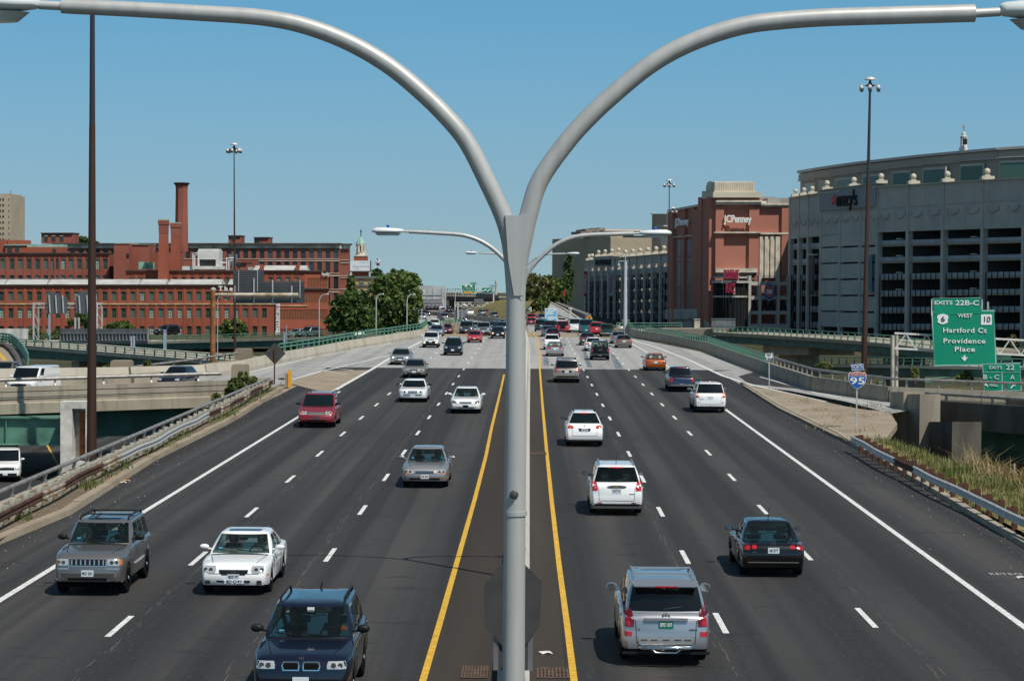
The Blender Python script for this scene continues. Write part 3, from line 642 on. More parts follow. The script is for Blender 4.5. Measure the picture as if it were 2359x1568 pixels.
rb=[(13.2,300),(12.9,285)]+[(p.x,p.y) for p in G((1455,777),(1530,789),(1627,810),(1744,854.5),(1874,900),(2052,926))]+[(34,136.7),(49,121.7),(66,104.2)]
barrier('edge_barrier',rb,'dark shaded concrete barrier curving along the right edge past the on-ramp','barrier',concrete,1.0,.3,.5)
two_rail('green_railing',[(p[0]+.05,p[1],1.0) for p in rb[:6]]+[tuple(gnd(1765,862)[:2])+(1.0,)],'green two-rail railing on the dark barrier at the right edge of the highway',green_rail,.62,1.6,.05,75,rails=(1,.55))
g1=gnd(1765,862)
pipe_rail('right_railing',[(g1.x,g1.y,1.0)]+[(p[0],p[1],1.0) for p in rb[6:]],'grey pipe railing on curved brackets along the far side of the on-ramp',grey_rail,grey_rail,.52,.085,2.2)
t=deck_path('ramp_bridge','shaded concrete on-ramp bridge at the right edge above the grass',[(24.4,137.4,0),(29.2,131.3,0),(42,115,0),(58,95,0)],5.6,mat('painted_shade_wall',(.10,.09,.072),.9,noise=(.7,.4),stretch=(1,1,.3)),green_beam,1.1,1.9,1,.55)  # fascia concrete coloured darker to stand in for shade, plus streaky noise
pipe_rail('right_railing',[(24.5,137.4,.55),(29.3,131.3,.55),(42.1,115,.55),(58.1,95,.55)],'grey pipe railing on the near wall of the on-ramp beside the concrete pillar',grey_rail,grey_rail,.42,.11,3.4)
pl=Pl(2053,139,2112,132.5)
t=thing('bridge_pillar','square dark concrete end pillar of the on-ramp bridge on the right','pillar',tuple(pl.pt(2080,1060)))
b=MB(); pl.quad(b,2053,2084,903,1085,-1.3,0); b.obj('front_pier',concrete,t); b=MB(); pl.quad(b,2084,2112,908,1085,-1.5,-.25); b.obj('wing_wall',concrete,t)
b=MB(); pl=Pl(2110,135,2185,127); pl.quad(b,2110,2185,972,1085,-2,-.3); tag(b.obj('abutment',MATS['painted_shade_wall']),'shadowed concrete abutment below the on-ramp on the right','abutment')  # same concrete with the shade put into its colour
pl=Pl(1600,312,2160,224)
t=thing('green_bridge','curving green girder bridge on concrete piers in front of the parking garage','bridge',tuple(pl.pt(1900,800)))
v3=lambda u:interp(u,[(1600,764),(1650,765),(1743,770),(1860,777),(1960,784),(2050,792),(2160,806)])
us=[1640,1743,1860,1960,2050,2160]; b=MB(); b2=MB()
for u0,u1 in zip(us,us[1:]):
 pl.quad(b,u0,u1,v3(u0),v3(u0)+8,-9,0,v3(u1),v3(u1)+8); pl.quad(b2,u0,u1,v3(u0)+8,v3(u0)+24,-8,-.5,v3(u1)+8,v3(u1)+25)
b.obj('concrete_edge',concrete,t); b2.obj('girder',green_beam,t)
for cap,col in (((1738,1842,795,818),(1760,1800,818,880)),((1962,2048,812,824),(1996,2032,824,905))):
 b=MB(); pl.quad(b,*cap,-7,-1.2); pl.quad(b,*col,-5,-2); b.obj('pier',concrete,t)
two_rail('green_railing',[tuple(pl.pt(u,v3(u)+1,-.2)) for u in us],'bright green railing on the curving bridge before the parking garage',green_rail,.95,2.2,.05,60,rails=(1,.5))
two_rail('green_railing',[tuple(at(u,v,330)) for u,v in ((1420,757),(1520,757.5),(1570,757))],'short green railing left of the dark mast below the brick store',green_rail,.9,2.2,.05,60)
pl=Pl(1440,340,1600,335); b=MB(); pl.quad(b,1400,1640,757,775,-6,0); tag(b.obj('retaining_wall',concrete),'low dark retaining wall at the foot of the brick store','wall')
pl=Pl(1850,262,2380,200)
t=thing('green_bridge','lowest green girder bridge passing behind the blue route sign','bridge',tuple(pl.pt(2000,850)))
b=MB(); pl.quad(b,1880,2380,838,845,-7,0,846,853); b.obj('concrete_edge',concrete_lt,t); b=MB(); pl.quad(b,1880,2380,845,862,-6,-.5,853,872); b.obj('girder',green_beam,t)
two_rail('green_railing',[tuple(pl.pt(u,lerp(838,846,(u-1880)/500),-.2)) for u in (1880,2060,2260,2380)],'green railing on the lowest bridge behind the route signs',green_rail,.8,2.4,.05,40)
two_rail('green_railing',[tuple(gnd(2020,897,-5.4)),tuple(gnd(2150,888,-5.4)),tuple(gnd(2270,874,-5.4)),tuple(gnd(2400,862,-5.4))],'light green railing along the lower street at the right edge',green_rail,.95,2.4,.06,50)
# lamp columns
def median_lamp(Y=14.8):
 t=thing('street_lamp','big close galvanised twin-arm lamp pole rising up the middle of the picture','street lamp',tuple(at(1187,690,Y))[:2]+(0,),'twin-arm lamps on the median')
 px=lambda u,v:at(u,v,Y); k=Y/PF
 z0=.86; x0=px(1183,1568).x
 b=MB(); b.tube([(x0,Y,0.3),tuple(px(1182.5,1568)),tuple(px(1185,1180))],[27*k,26*k,25.2*k],20); b.obj('pole_base',galv,t,smooth=40)
 b=MB(); b.tube([px(1185,1182),px(1187,950),px(1188,690)],[25.6*k,23.5*k,22*k],20); b.obj('pole_shaft',galv,t,smooth=40)
 Lp=[(142,15),(300,22),(460,31),(560,37),(625,44),(690,57),(760,80),(830,112),(900,155),(965,208),(1025,266),(1075,327),(1121,416),(1158,496),(1174,550),(1181,600),(1185,647),(1187.5,692)]
 Rp=[(2244,31),(2029,37),(1900,41),(1800,48),(1720,58),(1640,80),(1560,113),(1490,155),(1420,212),(1357,270),(1303,330),(1243,416),(1217,496),(1205,550),(1195,600),(1190,647),(1188.5,692)]
 def cat(P_,m=5):
  o_=[]
  for i in range(len(P_)-1):
   a,p,q,d=P_[max(0,i-1)],P_[i],P_[i+1],P_[min(len(P_)-1,i+2)]
   for k_ in range(m):h=k_/m; o_.append(tuple(.5*(2*p[c]+(q[c]-a[c])*h+(2*a[c]-5*p[c]+4*q[c]-d[c])*h*h+(3*p[c]-a[c]-3*q[c]+d[c])*h**3) for c in (0,1)))
  return o_+[P_[-1]]
 Lp,Rp=cat(Lp),cat(Rp)
 for pth,r0,r1 in ((Lp,16.5,21.5),(Rp,20.5,21.5)):
  b=MB(); n=len(pth); b.tube([px(u,v) for u,v in pth],[lerp(r0,r1,(i/(n-1))**.5 if r0<18 else i/(n-1))*k for i in range(n)],20); b.obj('lamp_arm',galv,t,smooth=40)
 b=MB(); f=[(1163,497),(1216,497),(1207,600),(1200,681),(1183,681),(1170,600)]; b.prism([px(u,v)-Vector((0,.07,0)) for u,v in f],(0,.05,0)); b.obj('gusset_plate',galv,t)
 b=MB(); b.tube([px(u,v)-Vector((0,.068,0)) for u,v in [(1163,497),(1170,600),(1183,681),(1205,682)]],1.0*k,5); b.obj('weld_seam',mat('weld_dark',(.04,.038,.035),.8),t)
 b=MB(); b.tube([px(1186,1176),px(1186,1186)],27.5*k,20); b.obj('joint_ring',galv,t,smooth=40)
 b=MB(); b.lathe([(.028,0),(.03,-.01),(.02,-.02),(.02,-.03),(.0,-.035)],tuple(px(1184,1136)-Vector((0,23.5*k,0))),10,'y'); b.obj('bolt',mat('bolt',(.12,.11,.1),.4,.6),t,smooth=50)
 for s,(u,v),lab in ((-1,(90,12),0),(1,(2303,28),1)):
  b=MB(); e=px(142,14.5) if s<0 else px(2244,31); b.tube([e,px(u,v)],10.5*k,12); b.obj('tenon',galv_lt,t,smooth=40)
  p=px(u,v); b=MB(); st=[(0,.035,.045,.045),(.03,.075,.06,.06),(.25,.15,.085,.10),(.5,.18,.10,.105),(.72,.16,.10,.09),(.83,.09,.06,.06),(.86,.02,.02,.02)]; vs=[]
  for d,hw_,up,dn in st:
   for q in range(16):
    a=2*math.pi*q/16; z=math.sin(a)*(up if math.sin(a)>0 else dn*.6); vs.append(p+Vector((s*d,math.cos(a)*hw_,z+.005)))
  b.add(vs,[(i*16+q,i*16+(q+1)%16,(i+1)*16+(q+1)%16,(i+1)*16+q) for i in range(6) for q in range(16)]+[tuple(range(15,-1,-1)),tuple(range(96,112))]); hd=b.obj('lamp_head',mat('lamp_head',(.66,.69,.68),.35),t,smooth=50)
  b=MB(); b.add([p+Vector((s*(.42+.36*math.cos(a)),.13*math.sin(a),-.05)) for a in [2*math.pi*q/16 for q in range(16)]]+[p+Vector((s*(.42+.28*math.cos(a)),.10*math.sin(a),-.115)) for a in [2*math.pi*q/16 for q in range(16)]],[(q,(q+1)%16,16+(q+1)%16,16+q) for q in range(16)]+[tuple(range(16,32))]); b.obj('lamp_lens',mat('lens',(.45,.48,.44),.15),hd,smooth=40)
  b=MB(); b.lathe([(.035,0),(.04,.03),(.04,.06),(.03,.075)],tuple(p+Vector((s*.42,0,.10))),10); b.obj('photocell',sign_blue,hd,smooth=40)
 return t
L1=median_lamp()
L2=copy_tree(L1); L2.location=(at(1202,622,60).x+(L1.location.x-at(1197,622,14.8).x),60,-.72); L2['label']='middle twin-arm street lamp whose arms show half-way up behind the big pole'
L3=copy_tree(L1); L3.location=(at(1203,622,157).x+(L1.location.x-at(1197,622,14.8).x),157,-.55); L3['label']='farthest and smallest twin-arm street lamp just below the middle one'
def high_mast(label,ub,vb,ut,vt,Y,zb,r0,r1,m=mast_m,heads=True,group='high light masts'):
 a=at(ub,vb,Y); c=at(ut,vt,Y); base=a+(a-c)*((a.z-zb)/(c.z-a.z)); t=thing('light_mast',label,'light mast',(base.x,Y,zb),group)
 mid=base.lerp(c,.72); b=MB(); b.tube([base,mid],[r0,lerp(r0,r1,.72)],16); b.obj('lower_shaft',m,t,smooth=40)
 b=MB(); b.tube([mid,c],[lerp(r0,r1,.72)*.97,r1],14); b.obj('upper_shaft',mat('upper_mast',(0.05,0.043,0.05),.45,.4),t,smooth=40)
 if heads:
  s=max(1.0,Y/235.); b=MB(); b.lathe([(.25,-.1),(.30,.15),(.12,.5),(.1,.8)],tuple(c),10); b.lathe([(.5,-.06),(.5,.06)],tuple(c+Vector((0,0,.1))),14); b.obj('head_ring',dark_m,t)
  b=MB(); b.lathe([(.6,.7),(.58,.82),(.38,.98),(.1,1.04)],tuple(c),14); b.obj('dome',galv_lt,t,smooth=50)
  for k in range(6):
   an=k*math.pi/3+.35; q=c+Vector((math.cos(an)*1.02,math.sin(an)*1.02,-.12))
   b=MB(); b.tube([c+Vector((0,0,.1)),q+Vector((0,0,.3))],.05,5); b.lathe([(.07,.24),(.21,.12),(.24,-.1),(.21,-.15)],tuple(q),10); o=b.obj('floodlight',galv_lt,t,smooth=50)
   b=MB(); b.lathe([(.21,-.155),(.2,-.28),(.1,-.42)],tuple(q),10); b.obj('lens',mat('smoked_lens',(.12,.10,.09),.3),o,smooth=50)
 return t
high_mast('tall close dark-brown steel light mast at the left cut off by the top lamp arm',211,1060,213,-60,140,GZ,.34,.14,heads=False)
high_mast('dark light mast with a ring of lamps standing right of the centre before the garage',1990,838,2003.5,200,235,GZ,.36,.12)
high_mast('thin dark light mast with a lamp ring in front of the brick mill',541,806,539,345,330,GZ,.22,.07)
high_mast('far light mast with lamp ring at the left corner of the brick store',1541,760,1541,425,420,GZ,.2,.08)
high_mast('shorter far light mast with lamps level with the store roof',1549,758,1549,487,520,GZ,.2,.08)
def arm_lamp(label,ub,vb,ut,vt,Y,arm_px,r=.10,m=galv_lt):
 a=at(ub,vb,Y); c=at(ut,vt,Y); t=thing('street_lamp',label,'street lamp',(a.x,Y,a.z-6),'single-arm lamps on the left'); k=arm_px*Y/PF
 b=MB(); b.tube([(a.x,Y,a.z-6),(a.x,Y,c.z-abs(k)*.6),(a.x+k*.12,Y,c.z-abs(k)*.22),(a.x+k*.4,Y,c.z),(a.x+k*.75,Y,c.z+.05)],[r,r*.75,r*.7,r*.6,r*.5],8); b.obj('pole',m,t,smooth=50)
 b=MB(); vs=[]
 for d,w_,h in ((.72,.08,.06),(.8,.17,.12),(.95,.2,.13),(1.0,.08,.05)):vs+=[(a.x+k*d,Y+w_*math.cos(q*math.pi/4),c.z+.05+h*math.sin(q*math.pi/4)) for q in range(8)]
 b.add(vs,[(i*8+q,i*8+(q+1)%8,(i+1)*8+(q+1)%8,(i+1)*8+q) for i in range(3) for q in range(8)]+[tuple(range(8)),tuple(range(24,32))]); b.obj('lamp_head',white_metal,t,smooth=50)
arm_lamp('pale curved street lamp in front of the mill end wall',735,767,735,678.5,330,22)
arm_lamp('pale curved street lamp left before the dark trees',866,762,866,678.5,300,18)
arm_lamp('pale curved street lamp right of the dark trees',937,752,937,679,310,19)
arm_lamp('slim street lamp beside the rusty sign gantry post',501,790,501,684,300,9,.07)
arm_lamp('thin far street lamp in front of the grey sign backs',963,750,963,672,420,14,.09)
arm_lamp('thin far street lamp just right of the grey sign backs',1048,712,1048,667,640,-12,.12)
arm_lamp('thin white pole at the left edge of the far carriageway',971,748,971,668,430,-9,.09)
t=thing('camera_pole','tall pale steel pole with a small camera in front of the far parking garage','pole',tuple(at(1440,758,330)))
a,c=at(1440,758,330),at(1440.5,603,330); b=MB(); b.tube([a-Vector((0,0,3)),c],[.32,.22],14); b.obj('shaft',mat('pale_pole',(.50,.52,.55),.5,.1),t,smooth=40)
b=MB(); b.bar(c+Vector((-1.0,0,.1)),c+Vector((.4,0,.1)),.08); b.bar(c,c+Vector((0,0,1)),.1); b.box(c.x-.5,c.x+.5,329.8,330.2,c.z+1,c.z+1.12); b.obj('bracket',galv_lt,t)
b=MB(); b.lathe([(.05,.2),(.16,.1),(.16,-.05),(.05,-.2)],(c.x-1.0,330,c.z-.5),8); b.bar((c.x-1,330,c.z-.3),(c.x-1,330,c.z+.1),.05); b.obj('camera_dome',white_metal,t,smooth=50)
# signs
def sign_panel(t,name,F,Y,u0,u1,v0,v1,m,border=None,th=.05,r=4):
 def rr(u0,u1,v0,v1,r,y):
  pts=[]
  for cu_,cv_,a0 in ((u1-r,v0+r,90),(u0+r,v0+r,180),(u0+r,v1-r,270),(u1-r,v1-r,360)):
   for q in range(5):
    a=R(a0-(0 if a0==90 else 0)+q*22.5-90 if False else a0+q*22.5); pts.append(at(cu_+r*math.cos(a),cv_-r*math.sin(a),y))
  c=at((u0+u1)/2,(v0+v1)/2,y); pts.sort(key=lambda p:math.atan2(p.z-c.z,p.x-c.x)); return pts
 b=MB(); b.prism(rr(u0,u1,v0,v1,r,Y),(0,th,0)); o=b.obj(name,m,t)
 if border:
  g,m2=border; b=MB(); A=rr(u0+g,u1-g,v0+g,v1-g,r,Y-.008); B=rr(u0+g+1.6,u1-g-1.6,v0+g+1.6,v1-g-1.6,max(1,r-1),Y-.008); n=len(A)
  b.add(A+B,[(i,(i+1)%n,n+(i+1)%n,n+i) for i in range(n)]); b.obj('border',m2,t,fix=False)
 return o
Y=185
t=thing('exit_sign','large green exit sign for exits 22B-C on the right pointing to a place name','road sign',tuple(at(2220,842,Y)))
sign_panel(t,'main_panel',None,Y,2143,2297,712,845,sign_green,(1.5,sign_white))
sign_panel(t,'exit_tab',None,Y-.03,2144,2263,684,726,sign_green)
b=MB()
def seg(b,p,q,wpx,Y):b.bar(at(*p,Y),at(*q,Y),wpx*Y/PF,.01)
for p,q in (((2145.5,727),(2145.5,690)),((2145.5,690),(2149,686)),((2149,686),(2257,686)),((2257,686),(2261.5,690)),((2261.5,690),(2261.5,713))):seg(b,p,q,1.7,Y-.04)
b.obj('tab_border',sign_white,t)
b=MB(); dtext(b,'EXITS',2172,697.5,8.5,Y,41,dy=.06,bold=.012); dtext(b,'22B-C',2227,698,11,Y,54,dy=.06,bold=.012); dtext(b,'WEST',2222,727,8.5,Y,34,dy=.06,bold=.01)
dtext(b,'Hartford Ct',2221,761,11,Y,100,dy=.06,bold=.012,spacing=1.1); dtext(b,'Providence',2220,785.5,11,Y,96,dy=.06,bold=.012,spacing=1.1); dtext(b,'Place',2221,804.5,11,Y,46,dy=.06,bold=.012,spacing=1.1)
ar=[(2219,818),(2223,818),(2223,823.5),(2229,822),(2221,832),(2212.5,822),(2219,823.5)]; b.prism([at(u,v,Y-.05) for u,v in ar],(0,.02,0)); b.obj('lettering',sign_white,t)
b=MB(); sh=[(2159,726),(2165,724),(2171,722.5),(2177,724),(2183,726),(2184,731),(2182,736),(2183,742),(2178,745),(2171,747),(2164,745),(2159,742),(2160,736),(2158,731)]; b.prism([at(u,v,Y-.05) for u,v in sh],(0,.02,0)); o=b.obj('route_shield',sign_white,t)
b=MB(); dtext(b,'6',2171,735,12,Y,9,dy=.08); b.obj('route_number',black_m,o)
b=MB(); b.prism([at(u,v,Y-.05) for u,v in ((2259,724),(2284,724),(2284,748),(2259,748))],(0,.02,0)); o=b.obj('route_square',sign_white,t)
b=MB(); dtext(b,'10',2271.5,736,13,Y,14,dy=.08); b.obj('route_number',black_m,o)
t=thing('sign_truss','white steel sign truss on twin posts carrying the big green exit sign','sign gantry',tuple(at(2060,895,Y+1.2)))
for u in (2055.5,2064.5):
 b=MB(); p=at(u,772,Y+1.2+(u>2060)*1.2); q=at(u,905,Y+1.2+(u>2060)*1.2); b.tube([q-Vector((0,0,3)),p],.16,10); b.obj('post',mat('old_white_steel',(.45,.41,.34),.6,noise=(1,.3)),t,smooth=40)
b=MB()
for y_ in (1.2,2.6):
 for v0,v1 in ((767,788),(802,822)):b.bar(at(2060,v0,Y+y_),at(2440,v1,Y+y_),.16)
 for k in range(16):
  u0,u1=2062+k*24,2062+(k+1)*24; f=lambda u:(u-2060)/380.
  b.bar(at(u0,lerp(767,788,f(u0)) if k%2 else lerp(802,822,f(u0)),Y+y_),at(u1,lerp(802,822,f(u1)) if k%2 else lerp(767,788,f(u1)),Y+y_),.09)
for k in range(8):u=2062+k*50; b.bar(at(u,lerp(767,788,(u-2060)/380),Y+1.2),at(u,lerp(767,788,(u-2060)/380),Y+2.6),.08)
b.obj('truss',white_metal,t)
b=MB()
for u in (2165,2220,2275):b.bar(at(u,695,Y+.1),at(u,838,Y+.1),.12); b.bar(at(u,775,Y+.1),at(u,775,Y+1.2),.1)
b.obj('sign_hanger',galv,t)
Y=152
t=thing('exit_sign','lower green exit sign reading exits 22 with a mall arrow at the right edge','road sign',tuple(at(2307,940,Y)))
sign_panel(t,'main_panel',None,Y,2259.5,2355,834,903,sign_green,(1.0,sign_white),r=3)
b=MB(); dtext(b,'EXITS',2292,846.5,7,Y,29,dy=.05); dtext(b,'22',2326,846.5,11,Y,19,dy=.05); dtext(b,'B - C',2282,868.5,10,Y,36,dy=.05); dtext(b,'A',2331,869,10,Y,10,dy=.05); dtext(b,'MALL',2288,887,6,Y,20,dy=.05)
seg(b,(2261,857.5),(2354,857.5),1.2,Y-.02); seg(b,(2307.5,858),(2307.5,902),1.2,Y-.02)
for pts in ([(2267,882),(2274,882),(2272,884.5),(2276,889),(2274,891),(2270,886.5),(2267.5,888.5)],[(2326,892.5),(2334,884.5),(2329,881),(2338.5,880.5),(2338,890),(2336,886.5),(2328,894.5)]):b.prism([at(u,v,Y-.03) for u,v in pts],(0,.02,0))
b.obj('lettering',sign_white,t)
for u in (2277,2338):b=MB(); b.bar(at(u,840,Y+.1),at(u,940,Y+.1)-Vector((0,0,5)),.12); b.obj('post',galv_lt,t)
g=gnd(1972,985,.14)
t=thing('route_sign','blue red-topped interstate 95 shield with a north plate on a steel post on the island','road sign',tuple(g)); Y=g.y
b=MB(); b.bar(g,at(1974,840,Y)+Vector((0,.03,0)),.07); b.obj('post',galv,t)
sign_panel(t,'north_plate',None,Y-.04,1958,1991,837,854,sign_blue,(.6,sign_white),.03,2)
o=None
shp=[(1953.5,872),(1954,862),(1958,856.5),(1964,858),(1969,855.5),(1974.5,857),(1980,855.5),(1985,858),(1991,856.5),(1994.5,862),(1995,872),(1993,880),(1988,887),(1980,893),(1974,896),(1968,893),(1961,887),(1956,880)]
b=MB(); b.prism([at(u,v,Y-.05) for u,v in shp],(0,.03,0)); b.obj('shield_edge',sign_white,t)
sc_=lambda P,k,c=(1974.3,874):[(c[0]+(u-c[0])*k,c[1]+(v-c[1])*k) for u,v in P]
bl=[p for p in sc_(shp,.94) if p[1]>865]; b=MB(); b.prism([at(u,v,Y-.06) for u,v in [(1955.2,866)]+[q for q in bl[::-1] if q[0]<1974][::-1][0:0]+[]] or [at(u,v,Y-.06) for u,v in ((1955,866.5),(1993.6,866.5),(1994,872),(1992,880),(1987,886.5),(1980,891.8),(1974.2,894.5),(1968.4,891.8),(1961.5,886.5),(1957,880),(1955,872))],(0,.005,0)) if False else b.prism([at(u,v,Y-.06) for u,v in ((1954.8,866.5),(1993.7,866.5),(1993.8,872),(1992,879.5),(1987.2,886.3),(1979.7,891.8),(1974.2,894.5),(1968.5,891.8),(1961.6,886.3),(1957,879.5),(1954.8,872))],(0,.005,0)); b.obj('blue_field',sign_blue,t)
b=MB(); b.prism([at(u,v,Y-.06) for u,v in ((1955,865),(1955.6,862.3),(1958.6,858),(1964,859.2),(1969,857),(1974.4,858.3),(1980,857),(1985,859.2),(1990.4,858),(1993,862.3),(1993.6,865))],(0,.005,0)); b.obj('red_field',sign_red,t)
b=MB(); dtext(b,'NORTH',1974.5,845.5,9,Y,27,.01,dy=.06); dtext(b,'95',1974.3,877.5,15,Y,33,.01,.012,dy=.075); dtext(b,'INTERSTATE',1974.3,862,4,Y,30,.01,dy=.075); b.obj('lettering',sign_white,t)
g=gnd(1771.5,906,.14); Y=g.y
t=thing('regulatory_sign','small white no turns sign on a thin post on the island tip','road sign',tuple(g))
b=MB(); b.bar(g,at(1771,815,Y)+Vector((0,.03,0)),.07); b.obj('post',galv,t)
sign_panel(t,'panel',None,Y-.03,1760,1782,811.5,833,sign_white,(.5,black_m),.02,2)
b=MB(); dtext(b,'NO',1770.5,818,6,Y,9,.01,.01,dy=.045); dtext(b,'TURNS',1771,827,6,Y,18,.01,.01,dy=.045); b.obj('lettering',black_m,t)
def diamond(label,u,v,r,Y,m,ub,vb,post_m,front=True,nm='warning_sign'):
 p=at(ub,vb,Y); t=thing(nm,label,'road sign',tuple(p))
 b=MB(); b.prism([at(u-r,v,Y),at(u,v+r,Y),at(u+r,v,Y),at(u,v-r,Y)],(0,.03,0)); b.obj('panel',m,t)
 b=MB(); yy=.06 if front else -.06; b.bar(p+Vector((0,yy,-1)),at(u,v-r*.5,Y)+Vector((0,yy,0)),.09); b.obj('post',post_m,t)
 return t
g=gnd(632,858); diamond('dark weathered back of a diamond sign tilted beside the ramp gore on the left',633,814,25,160,wood_m,632,858,rust,False)
t=diamond('orange diamond warning sign with a black arrow right of the lamp pole',1357,733,7.5,330,sign_yellow,1357,742,galv)
b=MB(); b.prism([at(u,v,329.9) for u,v in ((1356.3,737.5),(1356.3,731),(1354.5,731.5),(1357,728),(1359.5,731.5),(1358,731),(1358,737.5))],(0,.05,0)); b.obj('arrow',black_m,t)
Y=215
t=thing('cantilever_gantry','rusty cantilever sign post with a long cream arm and a big dark slatted sign back','sign gantry',tuple(at(491,845,Y)))
b=MB(); b.tube([at(489,850,Y)-Vector((0,0,3)),at(491,668,Y)],[.29,.25],14); b.obj('post',rust_lt,t,smooth=40)
b=MB(); b.lathe([(.27,0),(.26,.12),(.15,.22),(.02,.26)],tuple(at(491,668,Y)),14); b.obj('post_cap',galv,t,smooth=40)
b=MB(); b.tube([at(495,679,Y),at(687,679,Y)],.19,14); b.obj('arm',mat('cream_arm',(.48,.43,.33),.55,noise=(1,.3),col2=(.30,.2,.12)),t,smooth=40)
pl=Pl(537,Y+.45,701,Y+.45); slat=mat('slat_grey',(.10,.10,.105),.45,.4,noise=(.6,.2)); b=MB()
for k in range(15):
 v=623.5+k*5.0; u1=607 if v<644 else 700.5
 pl.quad(b,536.5,u1,v,v+3.6,-.12,0); pl.quad(b,536.5,u1,v+3.6,v+5,-.12,-.07)
b.obj('sign_back',slat,t)
b=MB()
for u in (549.5,593):pl.quad(b,u-.8,u+.8,623,671,0,.09)
for u,v in ((585,641),(628,645),(672,658)):pl.quad(b,u-1.5,u+1.5,v,700,0,.16)
pl.quad(b,690,692,645,686,0,.09); pl.quad(b,540,542,658,698,0,.09); b.split('stiffener',galv,t)
Y=385
t=thing('sign_truss','pale lattice gantry carrying several dark sign backs before the mill at the left','sign gantry',tuple(at(80,785,Y)))
for u in (77.5,88.5,224,235):
 b=MB(); b.bar(at(u,785,Y+(u in (88.5,235))*1.5)-Vector((0,0,2)),at(u,696 if u in (77.5,224) else 706,Y),.26); b.obj('post',galv_lt,t)
b=MB()
for v in (697.5,701,709):b.bar(at(77,v,Y),at(236,v,Y),.12)
for k in range(16):u=77+k*10; b.bar(at(u,697.5 if k%2 else 709,Y),at(u+10,709 if k%2 else 697.5,Y),.08)
for u0,u1 in ((77.5,88.5),(224,235)):
 for k in range(3):b.bar(at(u0,720+k*22,Y),at(u1,742+k*22,Y),.08);
b.obj('lattice',galv_lt,t)
b=MB(); bk=mat('gantry_sign_back',(.10,.105,.115),.5,.2)
for u0,u1,v0,v1 in ((107,127,673,722),(127,137,675,722),(137,155,684,722),(174,182,681,721),(182,214,671,722)):Pl(u0,Y-.5,u1,Y-.5).quad(b,u0,u1,v0,v1,-.1,0)
b.obj('sign_back',bk,t)
b=MB()
for u in (114,129,145,183,201):b.bar(at(u-1,680,Y-.7),at(u+1.5,721,Y-.7),.2)
b.obj('stiffener',galv_lt,t)
t=thing('sign_post','narrow grey sign back on twin posts in front of the mill trees','road sign',tuple(at(178,775,392))); b=MB(); Pl(171,392,186,392).quad(b,171,183,731,757,-.1,0); b.obj('sign_back',metal_back,t); b=MB(); b.bar(at(173,731,391.7),at(173,775,391.7),.2); b.bar(at(182,731,391.7),at(182,775,391.7),.2); b.obj('post',galv_lt,t)
for (u,v0,v1,Yp,rr_,lb_) in ((114,722,775,390,.17,'plain white pole below the gantry sign backs'),(380,762,800,262,.17,'blue-grey square post behind the slanting bridge railing'),(303,777,850,240,.08,'left of two thin grey posts with a small camera at the slanting bridge'),(309,777,850,240,.08,'right of two thin grey posts at the slanting bridge'),(655,768,806,240,.09,'thin pole standing left of the far white car'),(660,752,775,300,.05,'small pole with a crossbar near the glinting car')):
 b=MB(); b.bar(at(u,v1,Yp)-Vector((0,0,1)),at(u,v0,Yp),rr_*2); b.bar(at(u,v0,Yp),at(u,v0,Yp)+Vector((0,0,.12)),rr_*2.6); tag(b.obj('post',mat('blue_grey_post',(.34,.40,.46),.5,.2)),lb_,'post')
Y=560
t=thing('sign_gantry','back of a very wide pale ribbed sign wall far ahead on the left','sign gantry',tuple(at(990,708,Y)))
pl=Pl(960,Y,1026,Y); b=MB(); pl.quad(b,961,1024.5,659,704,-.2,0); pl.quad(b,961,1001,658,659,-.2,0); b.obj('sign_back',mat('pale_sign_back',(.40,.40,.41),.6,noise=(.5,.2)),t)
b=MB()
for u in (968,984,997,1017):pl.quad(b,u,u+.8,664,704,0,.15)
for v in (679,688,692,697):pl.quad(b,961,1019,v,v+.6,0,.2)
for k in range(14):u=961+k*4.4; b.bar(pl.pt(u,692 if k%2 else 697,.3),pl.pt(u+4.4,697 if k%2 else 692,.3),.12)
b.obj('frame',galv,t); b=MB()
for u in (960,1025.5):pl.quad(b,u,u+2,655,712,-.4,0)
b.obj('post',galv_lt,t)
Y=620
t=thing('exit_sign','distant green exit sign with an orange strip over the far lanes','road sign',tuple(at(1078,679,Y)))
sign_panel(t,'main_panel',None,Y,1060.5,1097.5,654,678,sign_green,(.3,sign_white),.2,1); sign_panel(t,'exit_tab',None,Y-.05,1082.5,1097.5,649.5,655,sign_green,None,.2,.6)
b=MB(); dtext(b,'EXIT 23',1090,652,2.5,Y,12,dy=.3); dtext(b,'Charles St',1079,664,2.8,Y,22,dy=.2); dtext(b,'State Offices',1078,669.5,2.8,Y,27,dy=.2)
for u in (1065,1092.5):b.prism([at(u+a,674+c,Y-.2) for a,c in ((-1.7,0),(0,2),(1.7,0),(0,-2))],(0,.1,0))
for u in (1073,1085):Pl(u,Y-.2,u+5,Y-.2).quad(b,u-2.5,u+2.5,656,661,0,.1)
b.obj('lettering',sign_white,t)
b=MB(); Pl(1068,Y-.2,1089,Y-.2).quad(b,1069,1088,672,675.5,0,.1); b.obj('orange_strip',sign_yellow,t)
t=thing('sign_gantry','distant white truss gantry with a second green sign seen beside the lamp pole','sign gantry',tuple(at(1138,715,Y+2)))
b=MB(); pl=Pl(1058,Y+2,1145,Y+2)
for v in (660.5,664,672):pl.quad(b,1060,1138,v,v+1.2,-.3,0)
pl.quad(b,1135.5,1138.5,660,716,-.5,0)
for k in range(10):u=1098+k*4; b.bar(pl.pt(u,664 if k%2 else 672,.1),pl.pt(u+4,672 if k%2 else 664,.1),.2)
b.obj('truss',white_metal,t)
sign_panel(t,'green_panel',None,Y+1.5,1110,1134,662.5,674,sign_green,None,.2,.6); sign_panel(t,'green_tab',None,Y+1.5,1126,1138,656.5,660,sign_green,None,.2,.4)
